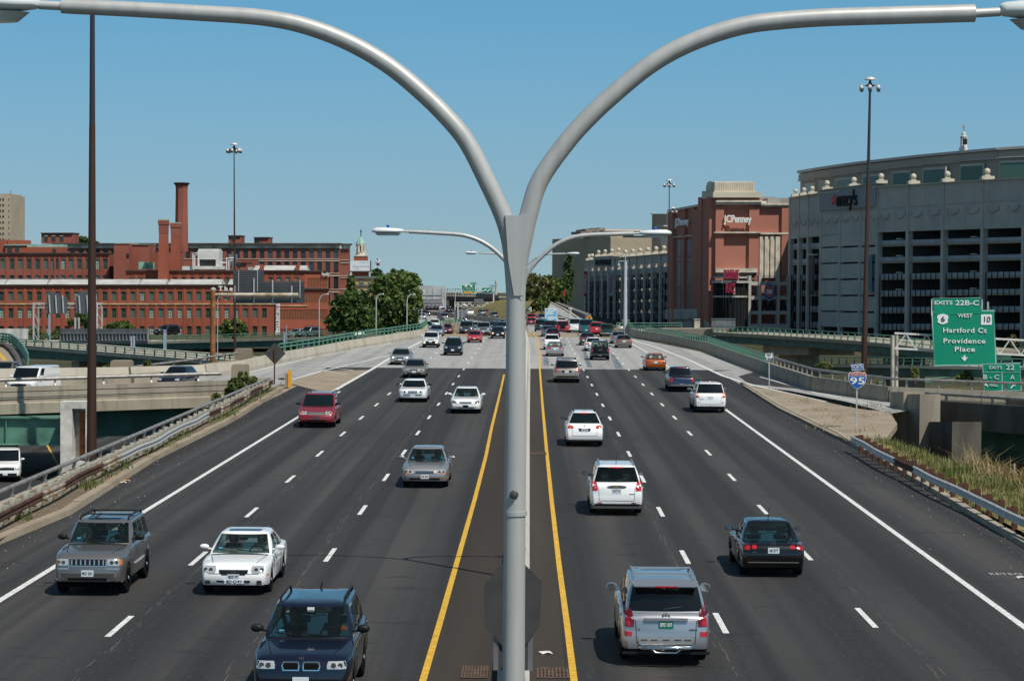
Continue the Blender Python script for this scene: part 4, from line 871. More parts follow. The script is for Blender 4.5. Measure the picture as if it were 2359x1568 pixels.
b=MB(); dtext(b,'EXIT 23',1132,658.3,2.2,Y+1.5,9,dy=.3); b.bar(at(1113,671,Y+1.2),at(1120,666,Y+1.2),.3); b.bar(at(1122,671,Y+1.2),at(1130,665.5,Y+1.2),.3); b.obj('lettering',sign_white,t)
t=thing('sign_truss','low white box truss gantry above the far traffic','sign gantry',tuple(at(1134,712,600))); pl=Pl(1046,600,1140,600); b=MB()
for v in (695.5,706):pl.quad(b,1048,1135,v,v+1,-.3,0)
for k in range(13):u=1048+k*6.7; b.bar(pl.pt(u,696 if k%2 else 706.5),pl.pt(u+6.7,706.5 if k%2 else 696),.2)
pl.quad(b,1047,1048.5,695,715,-.3,0); b.obj('truss',white_metal,t); b=MB(); pl.quad(b,1092,1113.5,688,698,.1,.3); b.obj('sign_back',metal_back,t)
t=thing('gore_sign','back of a square grey sign on a thick post before the far median wall','road sign',tuple(at(1054,752,430))); pl=Pl(1046,430,1072,430); b=MB(); pl.quad(b,1046.5,1072,713,732,-.15,0); b.obj('sign_back',metal_back,t); b=MB(); pl.quad(b,1053.5,1057,700,752,0,.4); pl.quad(b,1063.5,1065,712,745,0,.2); b.obj('post',galv,t)
t=thing('exit_sign','small distant green sign just right of the lamp pole','road sign',tuple(at(1216,725,500))); sign_panel(t,'panel',None,500,1206,1225.5,706,718,sign_green,(.3,sign_white),.15,1); b=MB(); b.box(*[c for k in (0,1,2) for c in sorted((at(1210,710,499.7)[k],at(1222,713,499.8)[k]))]); b.obj('lettering',sign_white,t); b=MB(); b.bar(at(1212,712,500.3),at(1212,730,500.3),.2); b.bar(at(1220,712,500.3),at(1220,730,500.3),.2); b.obj('post',galv,t)
# left: brick mills
def wall_grid(mb,pl,u0,u1,vt,vb,holes,th=.6,rec=.3):
 """front wall of thickness th between picture rows/columns with rectangular holes (u0,u1,v0,v1), given with reveals"""
 us=sorted(set([u0,u1]+[h[0] for h in holes]+[h[1] for h in holes])); vs=sorted(set([vt,vb]+[h[2] for h in holes]+[h[3] for h in holes]))
 for i in range(len(us)-1):
  um=(us[i]+us[i+1])/2
  if not u0<=um<=u1:continue
  j=0
  while j<len(vs)-1:
   def open_(j):vm=(vs[j]+vs[j+1])/2; return any(h[0]<um<h[1] and h[2]<vm<h[3] for h in holes)
   if open_(j):j+=1; continue
   k=j
   while k+1<len(vs)-1 and not open_(k+1):k+=1
   mb.add([pl.pt(us[i],vs[k+1]),pl.pt(us[i+1],vs[k+1]),pl.pt(us[i+1],vs[j]),pl.pt(us[i],vs[j])],[(0,1,2,3)]); j=k+1
 for h in holes:
  a=[pl.pt(h[0],h[3]),pl.pt(h[1],h[3]),pl.pt(h[1],h[2]),pl.pt(h[0],h[2])]; c=[p-pl.n*rec for p in a]
  mb.add(a+c,[(i,(i+1)%4,4+(i+1)%4,4+i) for i in range(4)])
def block(mb,pl,u0,u1,vt,vb,depth,w0=None):
 """solid behind the facade plane: sides, back and roof (front left open)"""
 A=[pl.pt(u0,vb),pl.pt(u1,vb),pl.pt(u1,vt),pl.pt(u0,vt)]; B=[p-pl.n*depth for p in A]
 mb.add(A+B,[(1,5,6,2),(4,0,3,7),(3,2,6,7),(5,4,7,6)])
def window_proto(name,W,H,m_frame,arch=.12,bars=(2,4),fr=.09):
 """window in local x (width), z (height), facing -y; frame with a pane sub-part"""
 n=6; top=[(W/2*math.cos(R(180-180*k/n)),H*(1-arch)+H*arch*math.sin(R(180*k/n))) for k in range(n+1)] if arch else [(-W/2,H),(W/2,H)]
 out=[(-W/2,0)]+top+[(W/2,0)]; k=1-2*fr/W; kz=1-2*fr/H
 inn=[(x*k,H/2+(z-H/2)*kz) for x,z in out]; b=MB(); m=len(out)
 for y0 in (0,):
  A=[(x,-.05,z) for x,z in out]; B=[(x,-.05,z) for x,z in inn]; C=[(x,.06,z) for x,z in inn]
  b.add(A+B+C,[(i,(i+1)%m,m+(i+1)%m,m+i) for i in range(m)]+[(m+i,m+(i+1)%m,2*m+(i+1)%m,2*m+i) for i in range(m)])
 for i in range(1,bars[0]):x=-W/2+W*i/bars[0]; b.box(x-.03,x+.03,-.02,.03,fr,H-fr-H*arch*.1)
 for i in range(1,bars[1]):z=H*i/bars[1]; r=.05 if i==bars[1]//2 else .025; b.box(-W/2+fr,W/2-fr,-.015,.03,z-r,z+r)
 b.box(-W/2-.1,W/2+.1,-.2,.05,-.14,-.004)
 me=b.mesh(name); me.materials.append(m_frame); f=bpy.data.objects.new(name,me)
 b=MB(); b.poly([(x,.045,z) for x,z in inn]); me=b.mesh('pane'); me.materials.append(pane_a); p=bpy.data.objects.new('pane',me)
 COL.objects.link(f); COL.objects.link(p); p.parent=f; return f
def drop(o):
 for k in kids(o):bpy.data.objects.remove(k)
 bpy.data.objects.remove(o)
rw=random.Random(3)
def rpane():x=rw.random(); return pane_a if x<.52 else (pane_c if x<.8 else pane_b)
def mill(name,label,pl,u0,u1,vt,vb,depth,m_wall,rows,cols,ww,arch=.12,frame=win_green,hood=True,win_name='window',gutter=True,pm=None,bars=(2,4)):
 """brick block: rows [(vtop, vbottom)], cols [u centres]; ww window width in picture units"""
 t=thing(name,label,'building',tuple(pl.pt((u0+u1)/2,vb)))
 holes=[(c-ww/2,c+ww/2,a,b_) for a,b_ in rows for c in cols if u0<c<u1]
 b=MB(); wall_grid(b,pl,u0,u1,vt,vb,holes); block(b,pl,u0,u1,vt,vb,depth); w_=b.obj('wall',m_wall,t,fix=False)
 um=(u0+u1)/2
 for a,b_ in rows:
  Wm=(pl.pt(um+ww/2,a)-pl.pt(um-ww/2,a)).length; Hm=pl.pt(um,a).z-pl.pt(um,b_).z
  pr=window_proto(win_name,Wm,Hm,frame,arch,bars)
  for c in cols:
   if u0<c<u1:inst(pr,t,pl.pt(c,b_,-.22),pl.ang,pm() if pm else rpane())
  drop(pr)
 if hood:
  b=MB()
  for a,b_ in rows:
   for c in cols:
    if not u0<c<u1:continue
    P_=[pl.pt(c+ww*.62*math.cos(R(180-30*k)),a+1.2-(1.7+1.6)*math.sin(R(30*k))+.4) for k in range(7)]; Q=[p-Vector((0,0,.22)) for p in P_]
    for k in range(6):b.hexa([Q[k]+pl.n*.09,Q[k+1]+pl.n*.09,P_[k+1]+pl.n*.09,P_[k]+pl.n*.09],[Q[k]-pl.n*.05,Q[k+1]-pl.n*.05,P_[k+1]-pl.n*.05,P_[k]-pl.n*.05])
  b.obj('brick_hood',m_wall,t)
  b=MB();
  for c,d in zip(cols,cols[1:]):
   m_=(c+d)/2
   if u0<m_<u1:pl.quad(b,m_-2.6,m_+2.6,vt+5,vb,-.02,.11)
  b.obj('pilaster',m_wall,t)
 if gutter:
  b=MB(); pl.quad(b,u0-.6,u1+.6,vt-1.4,vt+1.2,-depth,.5); o=b.obj('roof',roof_dark,t)
  b=MB(); pl.quad(b,u0,u1,vt+1.25,vt+4.2,-.1,.28); b.obj('brick_cornice',m_wall,t)
 return t
zB=lambda zx,zy:(zx/5.882,517.4+zy/5.882)
zA=lambda zx,zy:(470.3+zx/5.882,517.4+zy/5.882)
zC=lambda zx,zy:(235.2+zx/5.882,391.9+zy/5.882)
plA=Pl(-60,520,700,520,700)
cols=[3.4+21.62*k for k in range(-2,29)]
t=mill('mill_building','long low front brick mill with green-framed windows and a grey skylight roof',plA,-60,638,656.5,800,30,brick,[(670,692.5),(708.5,732.5),(750,777)],cols,10.8)
b=MB(); plA.quad(b,-60,638,698.5,701.5,-.05,.22); b.obj('stone_course',mat('ochre_stone',(.50,.36,.19),.8,noise=(.6,.3)),t)
for u0,u1 in ((-60,7),(10.5,104),(109.5,317),(321,379),(386,507),(524,540)):
 A=[plA.pt(u0-1,655.2,-1),plA.pt(u1+1,655.2,-1),plA.pt(u1+1,655.2,-9),plA.pt(u0-1,655.2,-9)]; T=[plA.pt(u0,643.5,-4.2),plA.pt(u1-1.5,643.5,-4.2),plA.pt(u1-1.5,643.5,-5.5),plA.pt(u0,643.5,-5.5)]
 b=MB(); b.hexa(T,A); b.obj('skylight',roof_grey,t)
plE=Pl(638,520,756,526,700)
t=mill('mill_end','oblique brick end wall of the mill with closely set narrow brown windows',plE,638,756,665,800,26,brick,[(674,698),(712.5,737),(757,777)],[640.5+3.62*k for k in range(32)],2.3,0,mat('brown_louvre',(.22,.14,.075),.8),False,'narrow_window',pm=lambda:MATS['brown_pane'] if rw.random()<.8 else pane_a,bars=(1,2)) if mat('brown_pane',(.20,.13,.07),.6) else None
b=MB(); plE.quad(b,638,756,666,668,0,.25); plE.quad(b,638,708,703,705,0,.2); b.obj('stone_course',MATS['ochre_stone'],t)
b=MB(); plE.quad(b,638,643,668,800,0,.2); b.obj('corner_pier',brick,t)
plU=Pl(340,534,702,534,650)
t=mill('mill_building','middle brick mill block with a flat roof carrying white cooling plant',plU,290,702,623.5,700,20,brick,[(636.5,656)],[303+20*k for k in range(20)],8.8)
plU2=Pl(701,534,756,539,650)
t2=mill('mill_end','upper brick end wall with narrow brown windows and big pale letters',plU2,700.5,756,624,666,18,brick,[(640,662)],[709.5+3.5*k for k in range(13)],2.2,0,MATS['brown_louvre'],False,'narrow_window',pm=lambda:MATS['brown_pane'],bars=(1,2))
b=MB(); put_text(b,'Foundry',plU2.pt(746,631.5,.5),4.4*534/PF/.35,.3,plU2.ang,0.0,1.0,fit=21.5*534/PF); b.obj('sign_letters',sign_white,t2)
t=thing('mill_sign','white slab letters spelling The standing on the front mill roof edge','sign',tuple(plA.pt(523,668,.4)))
b=MB(); put_text(b,'T h e',plA.pt(520.5,665,.75),10*520/PF/.72,.25,0,.06,1.0,fit=33*520/PF); b.obj('letters',sign_white,t)
b=MB(); plA.quad(b,505,538,669.8,670.6,.3,.7); b.obj('mounting_rail',galv,t)
t=thing('banner','tall narrow white and maroon space-for-lease banner on the corner of the mill','banner',tuple(plA.pt(639.8,770,.4)))
b=MB(); plA.quad(b,634.6,644.5,698.5,770,.35,.42); b.obj('cloth',mat('banner_maroon',(.20,.02,.07),.7),t)
b=MB(); put_text(b,'SP. FOR LEASE 273.5600',plA.pt(639.4,733,.46),6.4*520/PF/.72,.04,0,.05,roll=R(90),fit=68*520/PF); plA.quad(b,643.6,645,698.5,770,.43,.45); plA.quad(b,634.8,643.4,761.5,769.5,.43,.45); b.obj('lettering',sign_white,t)
plB=Pl(-60,552,260,552,620)
t=mill('mill_building','upper left brick mill behind the grey skylights with two rows of arched windows',plB,-60,252,583.5,660,30,brick_pink,[(595,620),(633,650)],[6,27.5,47,66.5,86.5,106,121.8,131,145,163.5,183,203,224,242.5],10)
b=MB(); plB.quad(b,-60,10,552,583,-6,-1); plB.quad(b,11,57,564,583,-6,-.5); plB.quad(b,12,55,553,564,-8,-3); plB.quad(b,57,142,569,583,-7,-1); b.obj('rooftop_block',brick,t)
b=MB(); plB.quad(b,9,60,563,565.5,-7,-.2); plB.quad(b,58,140,562.5,569,-8,-1.5); b.obj('rooftop_roof',copper,t)
b=MB(); plB.quad(b,16,27,567,581,-1,-.44); plB.quad(b,34,43,566,580,-1,-.44); plB.quad(b,119,127,573,581,-1.5,-.94); b.obj('rooftop_window',pane_a,t)
plR=Pl(120,620,785,620,600)
cf_=mat('cream_parapet',(.50,.46,.38),.8,noise=(.35,.45),stretch=(1,1,.6))
cR=[148.5+18.95*k for k in range(34)]
t=mill('mill_building','long rear brick mill with a black roof edge, cream parapet and large dark windows',plR,120,783,560.5,760,35,brick_pink,[(573,595),(602,628),(636,665),(674,700)],[c for c in cR if c<778],10.8,0,mat('dark_sash',(.035,.04,.04),.5),False,pm=lambda:(pane_a if rw.random()<.6 else MATS['blue_pane']) if mat('blue_pane',(.05,.075,.09),.12,spec=.7) else 0,bars=(2,3)) if False else None
rows_R=[(573,595,0),(602,628,24),(636.5,665,31),(674,700,31)]
t=thing('mill_building','long rear brick mill with a black roof edge, cream parapet and large dark windows','building',tuple(plR.pt(450,760)))
mat('dark_sash',(.035,.04,.04),.5); mat('blue_pane',(.05,.075,.09),.12,spec=.7)
holes=[(c-5.4,c+5.4,a,b_) for a,b_,k0 in rows_R for k,c in enumerate(cR) if k>=k0 and c<776]
b=MB(); wall_grid(b,plR,120,783,566,780,holes); block(b,plR,120,783,560.5,780,35); b.obj('wall',brick_pink,t,fix=False)
for a,b_,k0 in rows_R:
 pr=window_proto('window',10.8*620/PF,(b_-a)*620/PF,MATS['dark_sash'],0,(2,3))
 for k,c in enumerate(cR):
  if k>=k0 and c<776:inst(pr,t,plR.pt(c,b_,-.22),plR.ang,pane_a if rw.random()<.6 else MATS['blue_pane'])
 drop(pr)
b=MB(); plR.quad(b,119,784,560,564.3,-35,.9); b.obj('roof_edge',roof_dark,t)
b=MB(); plR.quad(b,119.5,783,564.4,571.5,-.3,.35); b.obj('parapet',cf_,t)
b=MB()
for a,b_,k0 in rows_R:
 u0=cR[k0]-8; plR.quad(b,u0,782,b_+.9,b_+2,-.1,.12)
 if a>600:plR.quad(b,u0,782,a-2.2,a-.3,-.1,.12)
b.obj('stone_band',trim_m,t)
plR2=Pl(783,620,804,640,600)
t=thing('mill_end','narrow right end wall of the rear mill with slit windows','building',tuple(plR2.pt(793,760)))
holes=[(c-.9,c+.9,a,b_) for a,b_,k0 in [(574,597,0),(607,633,0),(641,664,0)] for c in [786.5+3.55*k for k in range(5)]]
b=MB(); wall_grid(b,plR2,783,803,566,780,holes); block(b,plR2,783.3,803,561,780,20); b.obj('wall',brick_pink,t,fix=False)
for h in holes:b=MB(); plR2.quad(b,*h,-.5,-.25); b.obj('slit_window',pane_a,t)
b=MB(); plR2.quad(b,783,804,561,565,-20,.9); b.obj('roof_edge',roof_dark,t); b=MB(); plR2.quad(b,783,803,565,573,-.3,.35); b.obj('parapet',cf_,t)
b=MB()
for v in (598,605,634.5,639,665):plR2.quad(b,783,803,v,v+1.4,0,.15)
b.obj('stone_band',trim_m,t)
def penthouse(label,pl,u0,u1,v0,v1,wins,m=brick_pink):
 t=thing('roof_penthouse',label,'rooftop building',tuple(pl.pt((u0+u1)/2,v1)))
 b=MB(); pl.quad(b,u0,u1,v0,v1,-9,0); b.obj('wall',m,t); b=MB(); pl.quad(b,u0-1,u1+1,v0-2,v0-.05,-9.5,.5); b.obj('roof',roof_dark,t)
 for a,c,d,e in wins:b=MB(); pl.quad(b,a,c,d,e,.0,.08); o=b.obj('window',pane_a,t); b=MB(); pl.quad(b,a-.3,c+.3,d-1.6,d-.1,0,.2); b.obj('lintel',trim_m,o)
plP=Pl(90,624,640,624,550)
penthouse('brick penthouse with three windows on the rear mill roof at the left',plP,95,167,538,561,[(102,110,544,556),(119,128,544,556),(138,146,544,556)])
penthouse('small brick roof penthouse behind the thin light mast',plP,526,554,544,562,[(533,540,546,556)])
penthouse('small brick roof penthouse right of the thin light mast',plP,585,619,548,562,[(587,597,549,561)])
t=Pl(262,545,395,545)
tt=thing('stair_tower','plain windowless brick stair tower beside the chimneys','building',tuple(t.pt(280,650)))
b=MB(); t.quad(b,262,298,561.5,650,-14,0); t.quad(b,298,336,563,650,-14,-4); t.quad(b,300,393,582,640,-20,-8); b.obj('wall',brick_pink,tt)
b=MB(); t.quad(b,261.5,298,560.5,561.4,-14,.2); t.quad(b,298,337,562,562.9,-14,-3.7); b.obj('coping',trim_m,tt)
b=MB(); t.quad(b,291,297,584,595,-.3,.05); b.obj('dark_opening',dark_m,tt)
b=MB(); plU.quad(b,317.5,334,603,620,-4,-1); plU.quad(b,334,348,604.5,620,-5,-2); o=b.obj('roof_hut',mat('mint_paint',(.22,.40,.29),.7),None); tag(o,'small mint green roof hut between stair tower and chimneys','hut')
def chimney(label,pl,u0,u1,w0,w1,vt,vb,flare):
 t=thing('chimney',label,'chimney',tuple(pl.pt((u0+u1)/2,vb))); c0=pl.pt((u0+u1)/2,vt); k=(pl.pt(700,vt)-pl.pt(699,vt)).length
 zt,zb=pl.pt(u0,vt).z,pl.pt(u0,vb).z; H=zt-zb; ra,rb_=(u1-u0)/2*k,(w1-w0)/2*k; n=8 if flare else 4; a0=math.pi/n
 def ring(r,z):s=r/math.cos(a0); return [(c0.x+s*math.cos(a0+2*math.pi*q/n),c0.y+s*math.sin(a0+2*math.pi*q/n),z) for q in range(n)]
 def loft(b,rz):
  vs=[p for r,z in rz for p in ring(r,z)]; b.add(vs,[(i*n+q,i*n+(q+1)%n,(i+1)*n+(q+1)%n,(i+1)*n+q) for i in range(len(rz)-1) for q in range(n)]+[tuple(range(n)),tuple(range((len(rz)-1)*n,len(rz)*n))])
 if flare:
  b=MB(); loft(b,[(rb_,zb),(ra,zt-H*.10),(ra*1.03,zt-H*.065),(ra*1.12,zt-H*.035)]); b.obj('stack',brick_pink,t)
  b=MB(); loft(b,[(ra*1.14,zt-H*.034),(ra*1.45,zt-H*.012),(ra*1.38,zt-H*.005),(ra*1.1,zt)]); b.obj('cap',mat('sooty_cap',(.06,.035,.03),.9,noise=(1,.4)),t)
 else:
  b=MB(); loft(b,[(rb_,zb),(ra,zt-2.2)]); b.obj('stack',brick,t)
  b=MB(); loft(b,[(ra*1.06,zt-3.4),(ra*1.1,zt-1.4),(ra*1.22,zt-1.2),(ra*1.22,zt-.3)]); b.obj('corbel',brick_pink,t)
  b=MB(); loft(b,[(ra*1.24,zt-.29),(ra*1.2,zt)]); b.obj('cap',concrete,t)
chimney('tall octagonal brick chimney with a flared dark cap above the rear mill',Pl(380,600,450,600),405,430.5,404,433,420.5,580,True)
chimney('left of the two shorter square brick chimneys with pale caps',Pl(360,530,390,530),367.5,386,366,389,505.5,662,False)
chimney('right of the two shorter square brick chimneys, standing before the tall one',Pl(395,545,420,545),395,414,394,416,512.5,626,False)
t=thing('cooling_plant','large white rooftop cooling unit with a dark grille beside white pipes','cooling unit',tuple(plU.pt(475,623)))
b=MB(); plU.quad(b,452,502,577,597.5,-8,-2); plU.quad(b,453,500,573,577,-7.4,-2.4); plU.quad(b,452,456,597.5,618,-8,-2); plU.quad(b,494,502,597.5,618,-8,-2); plU.quad(b,446,515,613,620,-8,-1.5); plU.quad(b,415,446,613,623,-8,-3); b.obj('casing',white_metal,t)
b=MB(); plU.quad(b,456,494,598,612.5,-7,-2.8); b.obj('grille',mat('plant_grille',(.07,.065,.06),.8,noise=(2,.4)),t)
b=MB()
for pth in ([(441,620),(441,584),(452,582)],[(445,620),(445,588),(452,586)],[(519,623),(519,594),(536,594),(536,601)],[(500,605),(517,605)],[(524,622),(524,600),(533,600)]):b.tube([plU.pt(u,v,-2.2) for u,v in pth],.14,8)
b.obj('pipework',mat('white_pipe',(.75,.75,.73),.4),t,smooth=50)
b=MB(); plU.quad(b,518,538,585,612,-7,-6); plU.quad(b,528,537,598,622,-4,-3); b.obj('panel',metal_back,t)
penthouse('small brick lean-to with one window on the middle mill roof',Pl(545,538,570,538,610),544.5,569,606,624,[(547,554,609,617)])
t=thing('skylight_roof','pale roof monitor with two brick piers on the middle mill block','skylight',tuple(plU.pt(645,624)))
A=[plU.pt(581,623,-1),plU.pt(706,623,-1),plU.pt(706,623,-9),plU.pt(581,623,-9)]; T=[plU.pt(584.5,611.5,-3.5),plU.pt(703,611.5,-3.5),plU.pt(703,611.5,-5),plU.pt(584.5,611.5,-5)]
b=MB(); b.hexa(T,A); plU.quad(b,569.5,579.5,615,623,-5,-1); b.obj('monitor',roof_grey,t)
b=MB(); plU.quad(b,598,606,610,623.4,-3,-.2); plU.quad(b,680,688,610,623.4,-3,-.2); b.obj('brick_pier',brick,t)
# left far background
pl=Pl(-40,900,26,900)
t=thing('tower_block','tan concrete apartment tower cut by the left edge of the picture','building',tuple(pl.pt(0,640)))
b=MB(); pl.quad(b,-60,25,449,700,-25,0); b.obj('wall',mat('tower_tan',(.42,.34,.24),.85,noise=(.1,.15)),t)
b=MB(); pl.quad(b,-58,22,446.5,449,-22,-1); b.bar(pl.pt(14,449,-8),pl.pt(14,438,-8),.4); b.obj('roof_plant',concrete,t)
for k in range(10):
 for u in (-6,0.5,7.5,21):b=MB(); v=457+k*13.2; pl.quad(b,u-(1.8 if u<20 else .8),u+(1.8 if u<20 else .8),v,v+4.6,0,.15); b.obj('window',pane_a,t)
pl=Pl(800,800,860,800)
t=thing('church_tower','church bell tower with a green copper roof and a cross beyond the billboard','tower',tuple(pl.pt(831,640)))
c=pl.pt(831,600); k=800/PF; z=lambda v:pl.pt(831,v).z
b=MB(); b.box(c.x-14*k,c.x+14*k,795,804,z(660),z(591)); b.obj('base',brick,t)
b=MB(); b.box(c.x-14.5*k,c.x+14.5*k,794.8,804,z(590.8),z(588)); b.lathe([(12.5*k,z(588)),(11*k,z(583)),(10.8*k,z(581))],(c.x,799,0),8)
b.lathe([(11.2*k,z(566)),(12*k,z(562))],(c.x,799,0),8)
for q in range(8):a=q*math.pi/4+math.pi/8; b.box(c.x+math.cos(a)*9.6*k-.35,c.x+math.cos(a)*9.6*k+.35,799+math.sin(a)*9.6*k-.35,799+math.sin(a)*9.6*k+.35,z(582),z(566))
b.obj('belfry',trim_m,t)
b=MB(); b.lathe([(6*k,z(582)),(6*k,z(566))],(c.x,799,0),8); b.obj('belfry_core',mat('belfry_brick',(.18,.06,.04),.9),t)
b=MB(); b.lathe([(12.4*k,z(562)),(9*k,z(556)),(4*k,z(549)),(.6*k,z(544))],(c.x,799,0),8); b.obj('roof',copper,t)
b=MB(); b.bar((c.x,799,z(545)),(c.x,799,z(528)),.3); b.bar((c.x-2.6*k,799,z(534)),(c.x+2.6*k,799,z(534)),.3); b.obj('cross',roof_dark,t)
pl=Pl(800,700,860,700)
t=thing('billboard','white roadside billboard with faint blue writing before the church tower','billboard',tuple(pl.pt(828,640)))
b=MB(); pl.quad(b,800,853,600.5,624,-.5,0); b.obj('panel',mat('billboard_white',(.66,.68,.70),.6),t)
b=MB(); dtext(b,'comfort. Around the',831,612.5,2.6,700,38,dy=.1); dtext(b,'work.',822,617.5,2.6,700,11,dy=.1); dtext(b,'AY',807,606,3,700,7,dy=.1) if False else None; pl.quad(b,829,842,603.5,604.2,0,.06); pl.quad(b,846,848,602.5,605,0,.06); b.obj('lettering',mat('billboard_blue',(.30,.45,.62),.6),t)
b=MB(); pl.quad(b,800,853,624.1,627,-.6,.2); pl.quad(b,853,854.5,600,625,-.6,.2); b.obj('frame',roof_dark,t); b=MB(); pl.quad(b,810,848,627,690,-3,-.8); b.obj('brick_base',brick,t)
pl=Pl(815,640,860,640)
t=thing('house','tan three-storey house with bay windows half hidden by the trees','house',tuple(pl.pt(838,680)))
b=MB(); pl.quad(b,818,858.5,641,655.5,-8,0); pl.quad(b,820,858.5,658.5,690,-8,0); b.obj('wall',mat('house_tan',(.42,.30,.15),.8),t)
b=MB(); pl.quad(b,816.5,860,636.5,641,-9,.5); pl.quad(b,817,859.5,655.6,658.4,-8,.4); b.obj('roof',mat('roof_slate_green',(.10,.15,.14),.8),t)
for u0,u1,v0,v1 in ((827,838,644,653),(848,851,644,653),(829,837,661,668),(847,851,661,668)):b=MB(); pl.quad(b,u0,u1,v0,v1,0,.15); b.obj('window',pane_c,t)
t=thing('flagpole','white flagpole flying a striped flag above a maroon flag over the trees','flagpole',tuple(at(865.5,640,720)))
b=MB(); b.bar(at(865,640,720),at(865,594,720),.22); b.obj('pole',white_metal,t)
def flag(nm,u0,u1,v0,v1,m,n=6):
 b=MB(); vs=[]
 for i in range(n+1):u=lerp(u0,u1,i/n); w_=math.sin(i*1.3)*.35; vs+=[at(u,v0+i*.25,720+w_),at(u,v1+i*.12,720+w_)]
 b.add(vs,[(2*i,2*i+1,2*i+3,2*i+2) for i in range(n)]); b.add([p+Vector((0,.04,0)) for p in vs],[(2*i+2,2*i+3,2*i+1,2*i) for i in range(n)]); return b.obj(nm,m,t,fix=False)
f=flag('flag',866,875,595.5,600.5,layered('flag_stripes',(.7,.68,.68),[('wave',(0,0,3.5),.4,.6,(.42,.04,.06),1)],.8)); b=MB(); Pl(866,719.4,870,719.4).quad(b,866.2,869.5,595.6,598.2,0,.1); b.obj('canton',mat('flag_navy',(.03,.04,.16),.8),f)
flag('flag',866.5,874.5,605,611.5,mat('flag_maroon',(.36,.03,.12),.8,noise=(1,.5)))
pl=Pl(1020,760,1150,690)
t=thing('overpass','far dark road overpass with a striped safety fence beyond the traffic','bridge',tuple(pl.pt(1080,700)))
b=MB(); pl.quad(b,1010,1150,683,691,-12,0,686,695); b.obj('girder',mat('overpass_steel',(.05,.05,.055),.7),t)
b=MB(); pl.quad(b,1010,1150,681,683,-12,.4,684,686); b.obj('deck_edge',concrete,t)
b=MB(); pl.quad(b,1010,1098,665,666,-.2,0)
for k in range(13):u=1024+k*6; pl.quad(b,u,u+.7,665,681,-.2,0)
for k in range(26):u=1098+k*2;
pl.quad(b,1010,1098,675,676,-.2,0); b.obj('fence',galv,t)
b=MB()
for k in range(13):u=1097+k*4; pl.quad(b,u,u+1.9,675+k*.4,684+k*.45,0,.2)
b.split('pale_stripe',concrete_lt,t); b=MB()
for k in range(13):u=1099+k*4; pl.quad(b,u,u+1.9,675+k*.4,684+k*.45,0,.2)
b.split('dark_stripe',roof_dark,t)
b=MB(); pl.quad(b,1010,1100,691,697,-20,-8); b.obj('far_girder',green_beam,t)
b=MB()
for u in (1027,1140,1147):pl.quad(b,u,u+2,688,712,-5,-1)
b.obj('pier',concrete,t)
pl=Pl(1130,900,1150,900); b=MB(); c=pl.pt(1142,700); b.lathe([(2.6*900/PF,c.z),(2.2*900/PF,pl.pt(1142,651).z)],(c.x,900,0),12); b.lathe([(2.6*900/PF,pl.pt(1142,651).z),(2.4*900/PF,pl.pt(1142,646).z)],(c.x,900,0),12); tag(b.obj('chimney',mat('pale_stack',(.55,.5,.45),.8,noise=(.3,.4)),None,smooth=40),'distant pale round smokestack just left of the big lamp pole','chimney')
# right: shopping centre
def lerpv(u,pts):return interp(u,pts)
t=thing('parking_garage','large shaded concrete parking garage on the right with open decks and a department store sign','building',tuple(at(2100,780,440)))
cols_=[(1817.5,511),(1838,502),(1859,493),(1888.5,484),(1932.5,475),(1979.5,467),(2018.5,458),(2088.5,441),(2169.5,424),(2260.5,407),(2355,390),(2460,373),(2580,356)]
vtop=lambda u:interp(u,[(1817,457),(1888,446),(2019,431),(2355,410.5),(2580,395)])
vfr=lambda u:interp(u,[(1817,498),(2018,482),(2169,471),(2355,460),(2580,448)])
vbt=lambda u:interp(u,[(1817,551),(1888,544),(2018,535.5),(2169,530),(2355,524.5),(2580,517)])
slabs=[interp]; sl0=[(1817,571),(2018,565),(2355,554),(2580,547)]; SL=[]
for k in range(7):SL.append((lambda k:(lambda u:interp(u,[(1817,571+k*35.5),(2018,563.5+k*38.3),(2355,554+k*40.0),(2580,546+k*41.5)])))(k))
mid=precast; body,deck,colm,panel,band,dark_in=MB(),MB(),MB(),MB(),MB(),MB(); bars=MB()
planes=[Pl(u0,Y0,u1,Y1) for (u0,Y0),(u1,Y1) in zip(cols_,cols_[1:])]
beams=MB()
